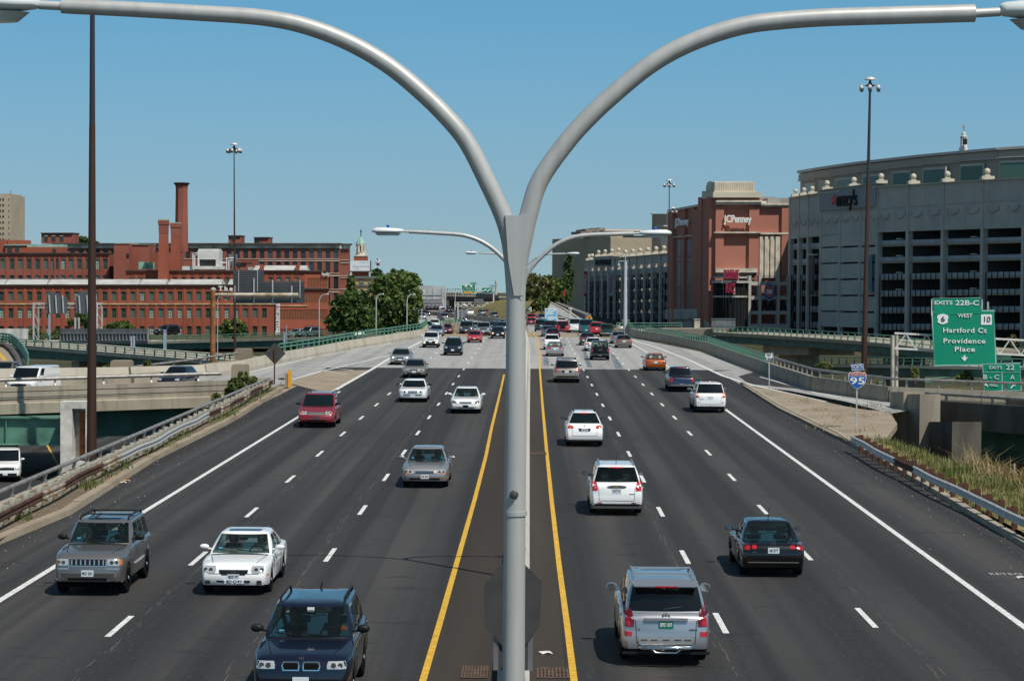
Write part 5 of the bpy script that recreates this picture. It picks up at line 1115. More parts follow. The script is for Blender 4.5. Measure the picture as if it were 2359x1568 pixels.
for i,pl in enumerate(planes):
 u0,u1=cols_[i][0],cols_[i+1][0]; store=3<=i<=5
 pl.quad(body,u0,u1,vtop(u0),vbt(u0),-1.0,0,vtop(u1),vbt(u1))
 cw=(1.7 if i<3 else 2.0 if i<6 else 3.0)
 pl.quad(colm,u0-cw,u0+cw,vtop(u0)+2,800,-.9,.16 if not store else .12)
 pl.quad(band,u0,u1,vtop(u0)-1.6,vtop(u0)+1,-1.2,.5,vtop(u1)-1.6,vtop(u1)+1)
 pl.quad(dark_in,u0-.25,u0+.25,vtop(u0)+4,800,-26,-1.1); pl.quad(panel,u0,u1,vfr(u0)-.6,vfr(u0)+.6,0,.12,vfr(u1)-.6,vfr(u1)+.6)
 for k in range(6):
  f=SL[k]
  if store:
   pl.quad(body,u0,u1,f(u0)-32-(0 if k else -6),f(u0)+.5,-.5,0,f(u1)-34-(0 if k else -6),f(u1)+.5)
  else:
   pl.quad(deck,u0,u1,f(u0),f(u0)+5,-26,-.35,f(u1),f(u1)+5)
   pl.quad(beams,u0,u1,f(u0)-9,f(u0)-.2,-.75,-.5,f(u1)-9,f(u1)-.2)
   if k>=2:
    nb=4 if i<3 else 7
    for q in range(nb):u=lerp(u0,u1,(q+.5)/nb); pl.quad(bars,u-.22,u+.22,f(u)-9,f(u)+32,-.3,-.15)
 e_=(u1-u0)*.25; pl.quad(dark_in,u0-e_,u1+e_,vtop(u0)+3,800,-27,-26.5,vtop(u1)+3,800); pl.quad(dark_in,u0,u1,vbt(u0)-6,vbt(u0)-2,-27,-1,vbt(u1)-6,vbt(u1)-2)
body.split('facade_panel',precast,t); deck.split('parking_deck',concrete,t); beams.split('guard_band',mat('guard_band',(.30,.33,.37),.6,noise=(.3,.2)),t)
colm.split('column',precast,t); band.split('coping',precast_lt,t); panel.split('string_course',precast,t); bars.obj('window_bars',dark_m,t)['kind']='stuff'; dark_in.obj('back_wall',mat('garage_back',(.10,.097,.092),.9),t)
b=MB()
for i,pl in enumerate(planes):
 u0,u1=cols_[i][0],cols_[i+1][0]; nf=1 if i in (0,1) else 2
 for q in range(nf):
  w_=(u1-u0)/nf; uc=u0+w_*(q+.5); s=min(.32*w_,13); v0=vfr(uc)+(12 if i>5 else 14); hh=12 if i>5 else 9
  P_=[pl.pt(uc+s*math.cos(R(180-22.5*k)),v0+hh*math.sin(R(22.5*k)),.12) for k in range(9)]; b.tube(P_,.20,5)
  for sg in (-1,1):b.tube([pl.pt(uc+sg*s,v0-1.5,.14),pl.pt(uc+sg*s,v0+hh*.8,.14)],.16,5)
b.obj('festoon',precast,t,smooth=60)
b=MB()
for i in (6,7,8,9,10):
 pl=planes[i]; u0=cols_[i][0]
 for k in range(4):f=SL[k]; pl.quad(b,u0-15,u0-6,f(u0)-12,f(u0)-10.2,.4,1.0) if i in (7,9) else None
b.obj('light_strip',white_metal,t)
def finial(lab,p,s):
 b=MB(); b.box(p.x-1.0*s,p.x+1.0*s,p.y-1.0*s,p.y+1.0*s,p.z,p.z+.55*s); b.box(p.x-.45*s,p.x+.45*s,p.y-.45*s,p.y+.45*s,p.z+.55*s,p.z+.8*s)
 o=b.obj('pedestal',precast_lt,None); tag(o,lab,'finial','stone ball finials on the garage parapets'); o.name='stone_finial'
 b=MB(); b.lathe([(.02,.8*s),(.38*s,.94*s),(.55*s,1.32*s),(.38*s,1.7*s),(.02,1.86*s)],tuple(p),10); o2=b.obj('ball',precast_lt,o,smooth=60)
fin_lab=['leftmost ball finial at the corner of the department store garage roof','second ball finial from the left garage corner','third ball finial from the left garage corner, beside the store panel','ball finial above the left end of the store name panel','ball finial above the middle of the store name panel','ball finial on the right end of the store name panel','ball finial right of the store name panel behind the mast','ball finial second from the right on the garage roof','rightmost ball finial on the garage roof']
for lab,(u,du) in zip(fin_lab,((1826,0),(1845,0),(1864,0),(1898,5),(1960,5),(2022,6),(2096,0),(2174,0),(2265,0))):
 i=max(k for k in range(len(planes)) if cols_[k][0]<=u); p=planes[i].pt(u,vtop(u)-1.6-du,-.4); finial(lab,p,1.0 if u<1880 else 1.15)
pp=Pl(1888.5,484,2019,458)
b=MB(); pp.quad(b,1888.5,2019,440,487,-1.3,.42,423,476); o=b.obj('store_panel',mat('store_panel',(.25,.25,.26),.7),t)
b=MB(); pp.quad(b,1888,2020,438.5,440,-1.5,.75,421.5,423); b.obj('panel_coping',precast_lt,t)
b=MB(); p=pp.pt(1954,459,.62); put_text(b,"macy's",p,36*470/PF/.72,.3,pp.ang,.03,.92,fit=(pp.pt(1978,459)-pp.pt(1933,459)).length); b.obj('sign_letters',black_m,t)
b=MB(); c=pp.pt(1923.5,461,.62); st=[]
for k in range(10):r=(1.25 if k%2==0 else .5); a=R(90+36*k); st.append(c+pp.d*(r*math.cos(a)*1.5)+Vector((0,0,r*math.sin(a))))
b.prism(st,-pp.n*.25); b.obj('sign_star',mat('store_red',(.55,.02,.03),.5),t)
for u0,u1,v0,v1,mt,txt,tm,i,lab in ((1872,1884,588,677,mat('banner_black',(.015,.015,.017),.6),'RESTORATION',metal_back,3,'black vertical banner with faint letters on the garage'),(2004.5,2016,586,673,mat('banner_teal',(.02,.27,.33),.6),'TIFFANY & CO.',mat('teal_ink',(.01,.07,.09),.6),6,'turquoise vertical banner reading a jeweller name on the garage')):
 pl=planes[i-1] if i==3 else planes[5]; tt=thing('banner',lab,'banner',tuple(pl.pt((u0+u1)/2,v1,.9)))
 b=MB(); pl.quad(b,u0,u1,v0,v1,.8,.95); b.obj('cloth',mt,tt)
 b=MB(); uc=(u0+u1)/2; put_text(b,txt,pl.pt(uc,(v0+v1)/2+3,1.0),7.5*480/PF/.72*1.3,.05,pl.ang,.01,1.0,roll=R(90),fit=(v1-v0-16)*480/PF); b.obj('lettering',tm,tt)
 b=MB(); pl.quad(b,u0-1,u1+1,v0-2.5,v0-.3,.3,1.2); b.obj('bracket',white_metal,tt)
dr=[(1843,560),(1851,545),(1880,525),(1925,505),(1980,492),(2050,480),(2130,470),(2215,462),(2300,455),(2400,450)]
t=thing('mall_drum','curved pale upper storey of the shopping centre with square green windows behind the garage','building',tuple(at(2100,450,500)))
vr=lambda u:interp(u,[(1843,394),(1900,384),(1980,373),(2130,356),(2280,342),(2400,334)]); b,b2,b3,b4=MB(),MB(),MB(),MB()
for (u0,Y0),(u1,Y1) in zip(dr,dr[1:]):
 pl=Pl(u0,Y0,u1,Y1,420)
 pl.quad(b,u0,u1,vr(u0)+6,520,-2,0,vr(u1)+6,520); pl.quad(b,u0,u1,vr(u0)+8,vr(u0)+22,0,.5,vr(u1)+8,vr(u1)+24); pl.quad(b2,u0,u1,vr(u0),vr(u0)+6,-20,.9,vr(u1),vr(u1)+6)
 pl.quad(b2,u0,u1,vr(u0)+22,vr(u0)+24,0,.7,vr(u1)+24,vr(u1)+26)
b.obj('wall',layered('drum_stone',(0.36,0.32,0.26),[('noise',(0.15,.15,.3),.4,.7,(.31,.275,.22),.8)],.85),t); b2.obj('cornice',precast,t)
wn=[(1856,1872),(1901,1917),(1924,1951),(1989,2003),(2002,2036),(2057,2097),(2125,2180),(2211,2267),(2302,2380)]
for u0,u1 in ((1857,1880),(1891,1911),(1927,1970),(1989,2034),(2057,2099),(2127,2180),(2212,2267),(2302,2385)):
 i=max(k for k in range(len(dr)-1) if dr[k][0]<=u0+1); pl=Pl(*dr[i],*dr[i+1],420)
 uu=(u0+u1)/2; b=MB(); pl.quad(b,u0,u1,vr(u0)+31,520,.05,.35,vr(u1)+33,520); f=b.obj('window',precast_lt,t)
 b=MB(); pl.quad(b,u0+2.5,u1-2.5,vr(u0)+36,520,.36,.42,vr(u1)+38,520); b.obj('pane',teal_glass,f)
t=thing('capitol_lantern','small white domed lantern with a gilded statue on top above the mall roof','tower',tuple(at(2219,345,1100))); c=at(2219,345,1100); k=1100/PF; z=lambda v:at(2219,v,1100).z
b=MB(); b.lathe([(10.5*k,z(360)),(10.5*k,z(341)),(8.6*k,z(341)),(8.4*k,z(336)),(5*k,z(335)),(5*k,z(319)),(8*k,z(317)),(8.5*k,z(314)),(6*k,z(313))],(c.x,1100,0),12)
for q in range(8):a=q*math.pi/4; b.lathe([(1.1*k,z(336)),(1.1*k,z(316))],(c.x+6.6*k*math.cos(a),1100+6.6*k*math.sin(a),0),6)
b.obj('colonnade',mat('marble_white',(.62,.62,.60),.6),t); b=MB(); b.lathe([(6*k,z(313)),(5.5*k,z(309)),(4*k,z(305.5)),(1.5*k,z(303.5)),(1.2*k,z(302))],(c.x,1100,0),12); b.obj('dome',mat('dome_grey',(.38,.44,.42),.6),t,smooth=50)
b=MB(); b.box(c.x-1,c.x+1,1096.4,1097,z(334),z(321)); b.obj('dark_opening',dark_m,t)
b=MB(); b.lathe([(.9*k,z(302)),(1.0*k,z(297)),(1.5*k,z(293)),(1.3*k,z(290.5)),(.4*k,z(289.7)),(.75*k,z(288.6)),(.6*k,z(287.2)),(.05,z(286.6))],(c.x,1100,0),8); b.bar((c.x-1.3*k,1100,z(291)),(c.x-2.4*k,1100,z(287)),.25); b.bar((c.x+1.3*k,1100,z(291.5)),(c.x+1.9*k,1100,z(295)),.25); b.bar((c.x-2.4*k,1100,z(298)),(c.x-2.4*k,1100,z(283)),.12); b.obj('statue',mat('gilded',(.45,.30,.14),.45,.5),t,smooth=50)
t=thing('department_store','red brick department store with a cream topped corner tower and white name letters','building',tuple(at(1690,760,525)))
pf=Pl(1645,521,1817,523); pside=Pl(1542,590,1613,540); cs=Pl(1613,540,1640,521.5)
b=MB(); pf.quad(b,1640,1817,477,800,-25,0); pf.quad(b,1641,1748,452,480,-14,.4); pf.quad(b,1745,1817,700,800,-20,.6)
for u0,u1 in ((1645,1664),(1722,1745),(1797,1817)):pf.quad(b,u0,u1,478,800,0,.9)
pside.quad(b,1542,1614,487,800,-25,0,474,800)
for u0,u1 in ((1543,1556),(1577,1582),(1598,1603),(1612,1616)):pside.quad(b,u0,u1,lerp(487,474,(u0-1542)/72),735,0,.8,lerp(487,474,(u1-1542)/72),735)
cs.quad(b,1614,1622,455,740,-1,.9); cs.quad(b,1634,1640.5,455,740,-.6,.9); cs.quad(b,1614,1640.5,455,740,-.8,0); b.obj('wall',brick_mall,t)
b=MB()
pf.quad(b,1644,1749,462,466,-.5,1.9); pf.quad(b,1645,1748,466,472,-.5,1.5); pf.quad(b,1749,1818,468.5,472.5,-24,1.3); pf.quad(b,1749,1817,472.5,476.5,-1,1.0)
pf.quad(b,1641,1748,534,537.5,0,1.6); pf.quad(b,1748,1817,536,540,0,1.0); pf.quad(b,1645,1741,618,627.5,0,1.4)
pside.quad(b,1542,1614,484,489,-24,.9,471,476); pside.quad(b,1542,1614,546,549,0,.7,540,543); b.obj('cornice',trim_m,t)
b=MB(); cs.quad(b,1622,1634,447,735,-.9,.15); b.obj('corner_glazing',mat('corner_glass',(.03,.045,.042),.4),t)
b=MB()
for q,(u0,u1) in enumerate(((1747,1754),(1754,1759),(1759,1766),(1766,1772),(1772,1779),(1779,1784),(1784,1794))):pf.quad(b,u0,u1,545,640,0,.75 if q%2==0 else .35)
b.obj('cream_panel',trim_m,t)
tw=Pl(1640,520.6,1742,521.9); b=MB(); tw.quad(b,1637,1747,443,455.5,-11,1.6); tw.quad(b,1641,1739,440.5,443,-10,.8); tw.quad(b,1643,1735,420,440.5,-9,.3); tw.quad(b,1643,1733,418,420,-8,-.6)
b.obj('tower_cap',mat('tower_cream',(.55,.49,.38),.8,noise=(.2,.12)),t)
b=MB()
for k in range(21):tw.quad(b,1646+k*4.2,1647+k*4.2,421,440,.3,.42)
b.obj('tower_rib',trim_m,t)
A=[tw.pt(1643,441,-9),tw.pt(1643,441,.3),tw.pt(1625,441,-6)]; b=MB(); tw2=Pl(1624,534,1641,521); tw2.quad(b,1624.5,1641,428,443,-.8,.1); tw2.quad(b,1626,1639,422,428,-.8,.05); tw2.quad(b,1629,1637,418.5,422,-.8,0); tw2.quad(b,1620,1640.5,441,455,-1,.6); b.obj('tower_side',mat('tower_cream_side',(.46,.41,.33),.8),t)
for u0,u1 in ((1546,1553),(1563,1569),(1570,1576.5),(1584,1590),(1591,1597),(1604,1611)):
 for v0,v1 in ((553,590),(594,602),(604,660),(664,676),(679,712)):
  if (u1-u0)>0:b=MB(); pside.quad(b,u0,u1,v0,v1,0,.25); o=b.obj('window',mat('store_window',(.022,.034,.038),.45),t)
b=MB(); pside.quad(b,1542,1616,712,735,0,1.2); pside.quad(b,1542,1640,735,775,0,.6)
for u in (1556,1576,1597):pside.quad(b,u,u+6,717,735,1.2,1.8)
b.obj('stone_base',precast,t)
b=MB(); put_text(b,'JCPenney',pf.pt(1694.5,505.5,1.5),16.5*522/PF/.72,.35,pf.ang,.06,.95,fit=65*522/PF); b.obj('sign_letters',sign_white,t)
b=MB(); p=pside.pt(1579,512,1.1); put_text(b,'JCPenney',p,17*562/PF/.72,.35,pside.ang,.05,.95,fit=(pside.pt(1594.5,512)-pside.pt(1562.5,512)).length); b.obj('sign_letters',sign_white,t)
b=MB(); pf.quad(b,1745,1813,449,470,-30,-14); pf.quad(b,1785,1815,454,472,-14,-9); b.obj('roof_plant',mat('roof_plant_grey',(.30,.29,.27),.8),t)
b=MB(); pside.quad(b,1580,1615,470,486,-22,-10,455,474); b.obj('roof_house',mat('roof_plant_grey',(.3,.29,.27)),t)
b=MB(); pf.quad(b,1749,1772,462,469,-8,-4); b.obj('roof_unit',white_metal,t)
t=thing('mall_entrance','dark glazed entrance bay with red stacked letters under the brick store','building',tuple(at(1690,760,505)))
arcp=[(1645,518),(1652,510),(1668,504),(1690,502),(1712,504),(1727,509)]; b,b2,b3=MB(),MB(),MB()
for (u0,Y0),(u1,Y1) in zip(arcp,arcp[1:]):
 pl=Pl(u0,Y0,u1,Y1); pl.quad(b,u0,u1,652,755,-.4,0); pl.quad(b2,u0,u1,647,652,-6,.6); pl.quad(b2,u0,u1,681,685,-.3,.3); pl.quad(b2,u0,u1,637,641,-.3,.1)
 for k in range(3):u=lerp(u0,u1,k/3); pl.quad(b3,u,u+.7,652,755,0,.25)
 pl.quad(b3,u0,u1,645.5,646.5,-.1,.1)
b.obj('glazing',mat('entrance_glass',(.018,.022,.025),.12,spec=.6),t); b2.obj('canopy',precast,t); b3.obj('mullion',dark_m,t)
red_l=mat('red_letters',(.42,.015,.06),.45)
b=MB(); pl=Pl(1655,500,1705,500)
put_text(b,'PROVIDENCE',pl.pt(1683.5,633,0),22*500/PF/.72,1.2,0,.04,.9,fit=35*500/PF); put_text(b,'PLACE',pl.pt(1682,664.5,0),22*500/PF/.72,1.2,0,.04,.9,fit=20*500/PF); b.obj('sign_letters',red_l,t)
b=MB(); pl.quad(b,1697.5,1702,619,646,-1.3,-.65); pl.quad(b,1690.5,1693.5,653,678,-1.3,-.65); b.obj('sign_edge',white_metal,t)
b=MB(); plx=Pl(1650,516,1745,516); plx.quad(b,1650,1738,628,640,-3,-1); b.obj('terrace_recess',dark_m,t)
t=thing('link_frame','open concrete frame linking store and garage with a round blue and red sign','building',tuple(at(1770,760,505))); pl=Pl(1722,506,1820,508); b,b2,b3=MB(),MB(),MB()
for u0,u1 in ((1723,1729),(1747,1753),(1789,1795),(1813,1820)):pl.quad(b,u0,u1,635,800,-1.2,.3)
for v in (649,682,716,746):pl.quad(b,1723,1820,v,v+8 if v<740 else 775,-8,0)
b.obj('frame',precast,t)
for u in (1738,1763,1779,1805):
 b2.bar(pl.pt(u,690,-.6),pl.pt(u-6,716,-.6),.6); b2.bar(pl.pt(u,690,-.6),pl.pt(u+6,716,-.6),.6)
b2.obj('brace',dark_m,t)
for v in (635,671,705):pl.quad(b3,1730,1815,v,v+.8,-.3,-.1)
for k in range(32):u=1730+k*2.7; pl.quad(b3,u,u+.3,636,649,-.3,-.2)
b3.obj('guard_rail',dark_m,t)
tt=thing('round_sign','round blue sign with a red centre and white letters on the concrete link','sign',tuple(pl.pt(1770,695,.9))); c=pl.pt(1769.5,672,.5); kk=506/PF
b=MB(); b.prism([(c.x+11.3*kk*math.cos(2*math.pi*q/28),c.y,c.z+22.5*kk*math.sin(2*math.pi*q/28)) for q in range(28)],(0,-.75,0)); b.obj('disc',mat('sign_navy',(.02,.045,.17),.45),tt,smooth=40)
for rx,rz,y,m_,nm in ((9.8,19.5,-.77,sign_white,'white_ring'),(9.4,18.8,-.79,mat('sign_navy',(0,0,0)),'blue_ring'),(6.3,12.5,-.81,mat('sign_orange_red',(.50,.07,.03),.45),'red_centre')):
 b=MB(); b.poly([(c.x+rx*kk*math.cos(2*math.pi*q/28),c.y+y,c.z+rz*kk*math.sin(2*math.pi*q/28)) for q in range(28)]); o=b.obj(nm,m_,tt,fix=False)
 if o.data.polygons[0].normal.y>0:o.data.flip_normals()
b=MB(); put_text(b,'D&B',Vector((c.x,c.y-.84,c.z)),9.5*kk/.72,.03,0,.03,.95,fit=12.5*kk); b.obj('lettering',sign_white,tt)
t=thing('parking_garage','farther shaded parking garage with tall bays, hanging banners and ball finials','building',tuple(at(1440,750,680)))
cu_=[1348.5,1357,1371,1387,1402,1416,1433,1449.5,1466,1484,1502,1521,1545]; YY=[800-17.5*k for k in range(13)]
pls=[Pl(cu_[k],YY[k],cu_[k+1],YY[k+1]) for k in range(12)]; body,deck,colm,band,beams,bars,back=MB(),MB(),MB(),MB(),MB(),MB(),MB()
g_top=lambda u:interp(u,[(1348,602),(1371,599),(1418,595),(1545,584)]); g_bot=lambda u:interp(u,[(1348,617),(1418,613.5),(1545,605)]); g_base=lambda u:interp(u,[(1348,728),(1400,748),(1440,762),(1545,770)])
for k,pl in enumerate(pls):
 u0,u1=cu_[k],cu_[k+1]; pl.quad(body,u0,u1,g_top(u0),g_bot(u0),-1,0,g_top(u1),g_bot(u1)); pl.quad(band,u0,u1,g_top(u0)-1.4,g_top(u0)+.6,-1.4,.5,g_top(u1)-1.4,g_top(u1)+.6)
 pl.quad(colm,u0-1.3,u0+1.3,g_top(u0)+2,775,-1.2,.35)
 for j in range(6):
  f=lambda u:g_bot(u)+6+j*(24.5+(u-1348)/200*2.5)
  pl.quad(beams,u0,u1,f(u0)+2,f(u0)+13,-.7,-.4,f(u1)+2,f(u1)+13); pl.quad(deck,u0,u1,f(u0)+13,f(u0)+15.5,-24,-.4,f(u1)+13,f(u1)+15.5)
  if j>0:
   for q in range(4):u=lerp(u0,u1,(q+.5)/4); pl.quad(bars,u-.4,u+.4,f(u)+1,f(u)+24,-.3,-.1)
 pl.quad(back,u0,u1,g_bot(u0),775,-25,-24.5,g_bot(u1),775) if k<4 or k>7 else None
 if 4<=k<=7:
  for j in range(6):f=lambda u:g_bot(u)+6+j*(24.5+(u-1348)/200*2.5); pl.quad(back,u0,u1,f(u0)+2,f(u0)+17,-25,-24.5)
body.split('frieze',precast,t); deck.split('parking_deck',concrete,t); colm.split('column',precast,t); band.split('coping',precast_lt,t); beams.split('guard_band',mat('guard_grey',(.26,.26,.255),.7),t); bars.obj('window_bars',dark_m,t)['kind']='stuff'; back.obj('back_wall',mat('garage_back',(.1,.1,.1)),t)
pn=Pl(cu_[2],YY[2],cu_[5],YY[5]); b=MB(); pn.quad(b,1369,1417,593.5,612,-1.2,.5,590.5,612); b.obj('name_panel',precast,t); b=MB(); pn.quad(b,1368,1418,591.5,593.5,-1.5,.9,589,590.5); b.obj('panel_coping',precast_lt,t)
b=MB(); put_text(b,'NORDSTROM',pn.pt(1393,605,.8),13*740/PF/.72,.5,pn.ang,.04,1.0,fit=(pn.pt(1410,605)-pn.pt(1376,605)).length); b.obj('sign_letters',black_m,t)
fl2=['leftmost ball finial at the far end of the far garage roof','second ball finial from the far end of the far garage','left ball finial above the dark store name on the far garage','middle ball finial above the dark store name on the far garage','right ball finial above the dark store name on the far garage','larger ball finial right of the dark store name','ball finial left of the pale camera pole on the far garage','ball finial just right of the pale camera pole','fourth ball finial from the brick store on the far garage','third ball finial from the brick store on the far garage','second ball finial from the brick store on the far garage','shaded ball finial next to the brick store']
for lab,u in zip(fl2,(1353,1360,1374.5,1389.5,1405,1420.5,1436.5,1453,1470,1487.5,1506,1524)):
 k=max(q for q in range(12) if cu_[q]<=u); up=6 if 1371<u<1421 else 0; finial(lab,pls[k].pt(u,g_top(u)-1.2-up,-.5),1.25)
for u0,u1,v0,v1,mt,txt,tm,k,lab in ((1344.5,1353,625,682,mat('banner_red',(.36,.02,.03),.6),'Cheesecake',sign_white,0,'red vertical restaurant banner at the far corner of the far garage'),(1404,1412.5,622,681,mat('banner_pale',(.44,.50,.55),.6),'CVS/pharmacy',mat('cvs_ink',(.25,.03,.05),.6),4,'pale vertical pharmacy banner on the far garage')):
 pl=pls[k]; tt=thing('banner',lab,'banner',tuple(pl.pt((u0+u1)/2,v1,1.5))); b=MB(); yq=pl.pt(u1+1,640).y-2.5; q0=Pl(u0,yq,u1,yq); q0.quad(b,u0,u1,v0,v1,0,.3); b.obj('cloth',mt,tt)
 b=MB(); put_text(b,txt,q0.pt((u0+u1)/2,(v0+v1)/2,.34),6.5*q0.a.y/PF/.72*1.2,.05,0,.02,1,roll=R(90),fit=(v1-v0)*.78*q0.a.y/PF,shear=.25 if k==0 else 0); b.obj('lettering',tm,tt)
 b=MB(); q0.quad(b,u0+2,u1-3,v0-7,v0-.2,-.2,.1); b.obj('finial_bracket',sign_white,tt)
t=thing('tan_store','tan windowless store block rising behind the far garage with rooftop ducts','building',tuple(at(1400,700,800))); pa=Pl(1316,980,1406,840); pb_=Pl(1406,840,1560,850)
b=MB(); pa.quad(b,1316,1406,559,760,-60,0,547,760); pb_.quad(b,1405.5,1560,547,760,-60,0,548,760); pb_.quad(b,1405,1436,543,548,-20,-.5); b.obj('wall',tan_wall,t)
b=MB(); pb_.quad(b,1435,1540,543,551,-40,-.2); b.obj('terrace_recess',dark_m,t)
for u in (1439,1462.5,1474,1498,1509):b=MB(); pb_.quad(b,u,u+7.5,573,587,0,.3); b.obj('window',pane_a,t)
b=MB()
for u0,u1,v0 in ((1383,1400,532),(1395,1408,527),(1407,1427,525),(1427,1440,523)):pb_.quad(b,u0,u1,v0,v0+6,-30,-20);
for k in range(12):u=1384+k*4.4; pb_.quad(b,u,u+.8,530,542,-26,-25)
b.obj('roof_plant',mat('plant_brown',(.24,.19,.15),.8,noise=(.3,.4)),t)
b=MB(); b.tube([pb_.pt(1430,530,-22),pb_.pt(1530,531,-22)],4.0*860/PF,12); b.obj('duct',mat('duct_tan',(.38,.31,.24),.6),t,smooth=50)
b=MB()
for k in range(24):u=1440+k*4.3; pb_.quad(b,u,u+random.uniform(1,3),random.uniform(544,548),550.5,-8,-5)
b.obj('terrace_clutter',white_metal,t)
pc=Pl(1500,700,1545,690); t=thing('tan_store','higher tan penthouse block just left of the brick store roof','building',tuple(pc.pt(1522,600))); b=MB(); pc.quad(b,1500,1536,494,620,-30,0); b.obj('wall',layered('tan_grey',(.30,.26,.20),[('noise',(.2,.2,.3),.4,.7,(.26,.22,.17),.8)]),t); b=MB(); pc.quad(b,1536,1545,490,620,-30,.3); pc.quad(b,1498,1537,492.5,494,-30,.4); b.obj('cream_corner',trim_m,t)
b=MB(); pc.quad(b,1529,1546,519,522,-2,3); pc.quad(b,1530,1546,547,567,-1,1.5); b.obj('ledge',precast,t)
b=MB()
for k in range(14):p=pa.pt(lerp(1322,1346,k/13),lerp(720,648,k/13),3); b.box(p.x-1.2,p.x+1.2,p.y-3,p.y+1,p.z-1.2,p.z)
b.bar(pa.pt(1322,714,5),pa.pt(1346,642,5),.3); tag(b.obj('outdoor_stair',mat('stair_dark',(.09,.075,.065),.8)),'dark outdoor stair climbing the shaded tan store wall','stair')
for u0,u1,v0,v1,Y,m_,lab in ((1600,1613,736,757,330,trim_m,'cream box-like concrete cabinet beside the green railing under the store'),(1640,1694.5,735,757,332,metal_back,'wide grey sign back standing on the green bridge under the store'),(1436,1450,738,754,345,concrete,'grey concrete slab right of the far pickup'),(1434,1446,739,755,360,concrete_lt,'pale concrete barrel beside the grey slab')):
 pl=Pl(u0,Y,u1,Y); b=MB(); pl.quad(b,u0,u1,v0,v1,-1.2,0); pl.quad(b,u0-.6,u1+.6,v0-1.2,v0-.05,-1.3,.1); tag(b.obj('roadside_box',m_),lab,'cabinet')
 # trees and plants
def leaf_mat(name,a,b_,c):
 m=bpy.data.materials.new(name); m.use_nodes=True; t=m.node_tree; L=t.links; p=t.nodes['Principled BSDF']; p.inputs['Roughness'].default_value=.6; p.inputs['Specular IOR Level'].default_value=.25
 tc=t.nodes.new('ShaderNodeTexCoord'); n=t.nodes.new('ShaderNodeTexNoise'); n.inputs['Scale'].default_value=.55; n.inputs['Detail'].default_value=5; L.new(tc.outputs['Object'],n.inputs['Vector'])
 r=t.nodes.new('ShaderNodeValToRGB'); e=r.color_ramp.elements; e[0].position=.34; e[0].color=(*a,1); e[1].position=.68; e[1].color=(*c,1); k=e.new(.5); k.color=(*b_,1); L.new(n.outputs[0],r.inputs[0]); L.new(r.outputs[0],p.inputs['Base Color'])
 tr=t.nodes.new('ShaderNodeBsdfTranslucent'); L.new(r.outputs[0],tr.inputs[0]); mx=t.nodes.new('ShaderNodeMixShader'); mx.inputs[0].default_value=.22; L.new(p.outputs[0],mx.inputs[1]); L.new(tr.outputs[0],mx.inputs[2]); L.new(mx.outputs[0],t.nodes['Material Output'].inputs[0]); return m
lf_dark=leaf_mat('foliage_dark',(.032,.064,.016),(.066,.112,.028),(.115,.175,.042))
lf_mid=leaf_mat('foliage_mid',(.05,.09,.022),(.10,.145,.035),(.17,.21,.055))
lf_olive=leaf_mat('foliage_olive',(.07,.09,.024),(.13,.14,.042),(.20,.19,.065))
lf_weed=leaf_mat('foliage_weed',(.07,.105,.025),(.12,.155,.04),(.19,.21,.07))
bark=mat('bark',(.10,.075,.055),.9,noise=(2,.4))
rt=random.Random(11)
def leaf(vs,fs,c,s):
 a=Vector((rt.gauss(0,1),rt.gauss(0,1),rt.gauss(0,1))).normalized(); b=a.cross(Vector((rt.gauss(0,1),rt.gauss(0,1),rt.gauss(0,1)))).normalized(); n=len(vs); k=s*rt.uniform(.6,1.35)
 vs+=[c-a*k,c+b*k*.55,c+a*k,c-b*k*.55]; fs.append((n,n+1,n+2,n+3))
def tree(label,blobs,Y,vb,m,leaf_s=.42,dens=1.0,group=None,ub=None,dy=1.0,name='tree',cat='tree',trunk=.3,lumps=9):
 """blobs: picture ellipses (u, v, ru, rv) of the crown; vb = row of the trunk foot"""
 k=Y/PF; u0=ub if ub is not None else blobs[0][0]; foot=at(u0,vb,Y); t=thing(name,label,cat,tuple(foot),group); vs,fs=[],[]; limbs=MB(); top=at(blobs[0][0],blobs[0][1],Y)
 limbs.tube([foot,foot.lerp(top,.5)+Vector((.2,0,0)),top],[trunk,trunk*.75,trunk*.3],7)
 for u,v,ru,rv in blobs:
  c=at(u,v,Y+rt.uniform(-2,2)); rx,rz=ru*k,rv*k; ry=(rx+rz)/2*dy
  limbs.tube([foot.lerp(top,.55),c.lerp(top,.3),c],[trunk*.5,trunk*.3,trunk*.12],5)
  nl=max(4,int(lumps*dens))
  vol=[(c,rx,ry,rz,.45)]
  for q in range(nl*3):
   th=rt.uniform(0,2*math.pi); ph=math.acos(rt.uniform(-.75,1)); r_=rt.uniform(.6,.95)
   d=Vector((math.sin(ph)*math.cos(th)*rx,math.sin(ph)*math.sin(th)*ry,math.cos(ph)*rz))*r_; vol.append((c+d,rx*rt.uniform(.16,.34),ry*rt.uniform(.16,.34),rz*rt.uniform(.14,.28),1))
  area=rx*rz
  for cc,a,b_,d,wgt in vol:
   n=int(dens*wgt*14*max(a*d,.1)/(leaf_s**2)*.62)+6
   for q in range(min(n,900)):
    g=Vector((rt.gauss(0,1),rt.gauss(0,1),rt.gauss(0,1))).normalized()*(rt.random()**.45); leaf(vs,fs,cc+Vector((g.x*a,g.y*b_,g.z*d)),leaf_s)
 limbs.obj('trunk',bark,t,smooth=60); b=MB(); b.v=[tuple(p) for p in vs]; b.f=fs; b.obj('crown',m,t,fix=False); return t
tree('large dark green tree right of the mill end wall',[(800,726,40,34),(785,708,26,28),(818,700,28,30),(772,742,26,22),(840,730,28,34),(803,684,20,16),(800,752,50,16),(850,748,24,20),(832,690,20,20)],345,772,lf_dark,.40)
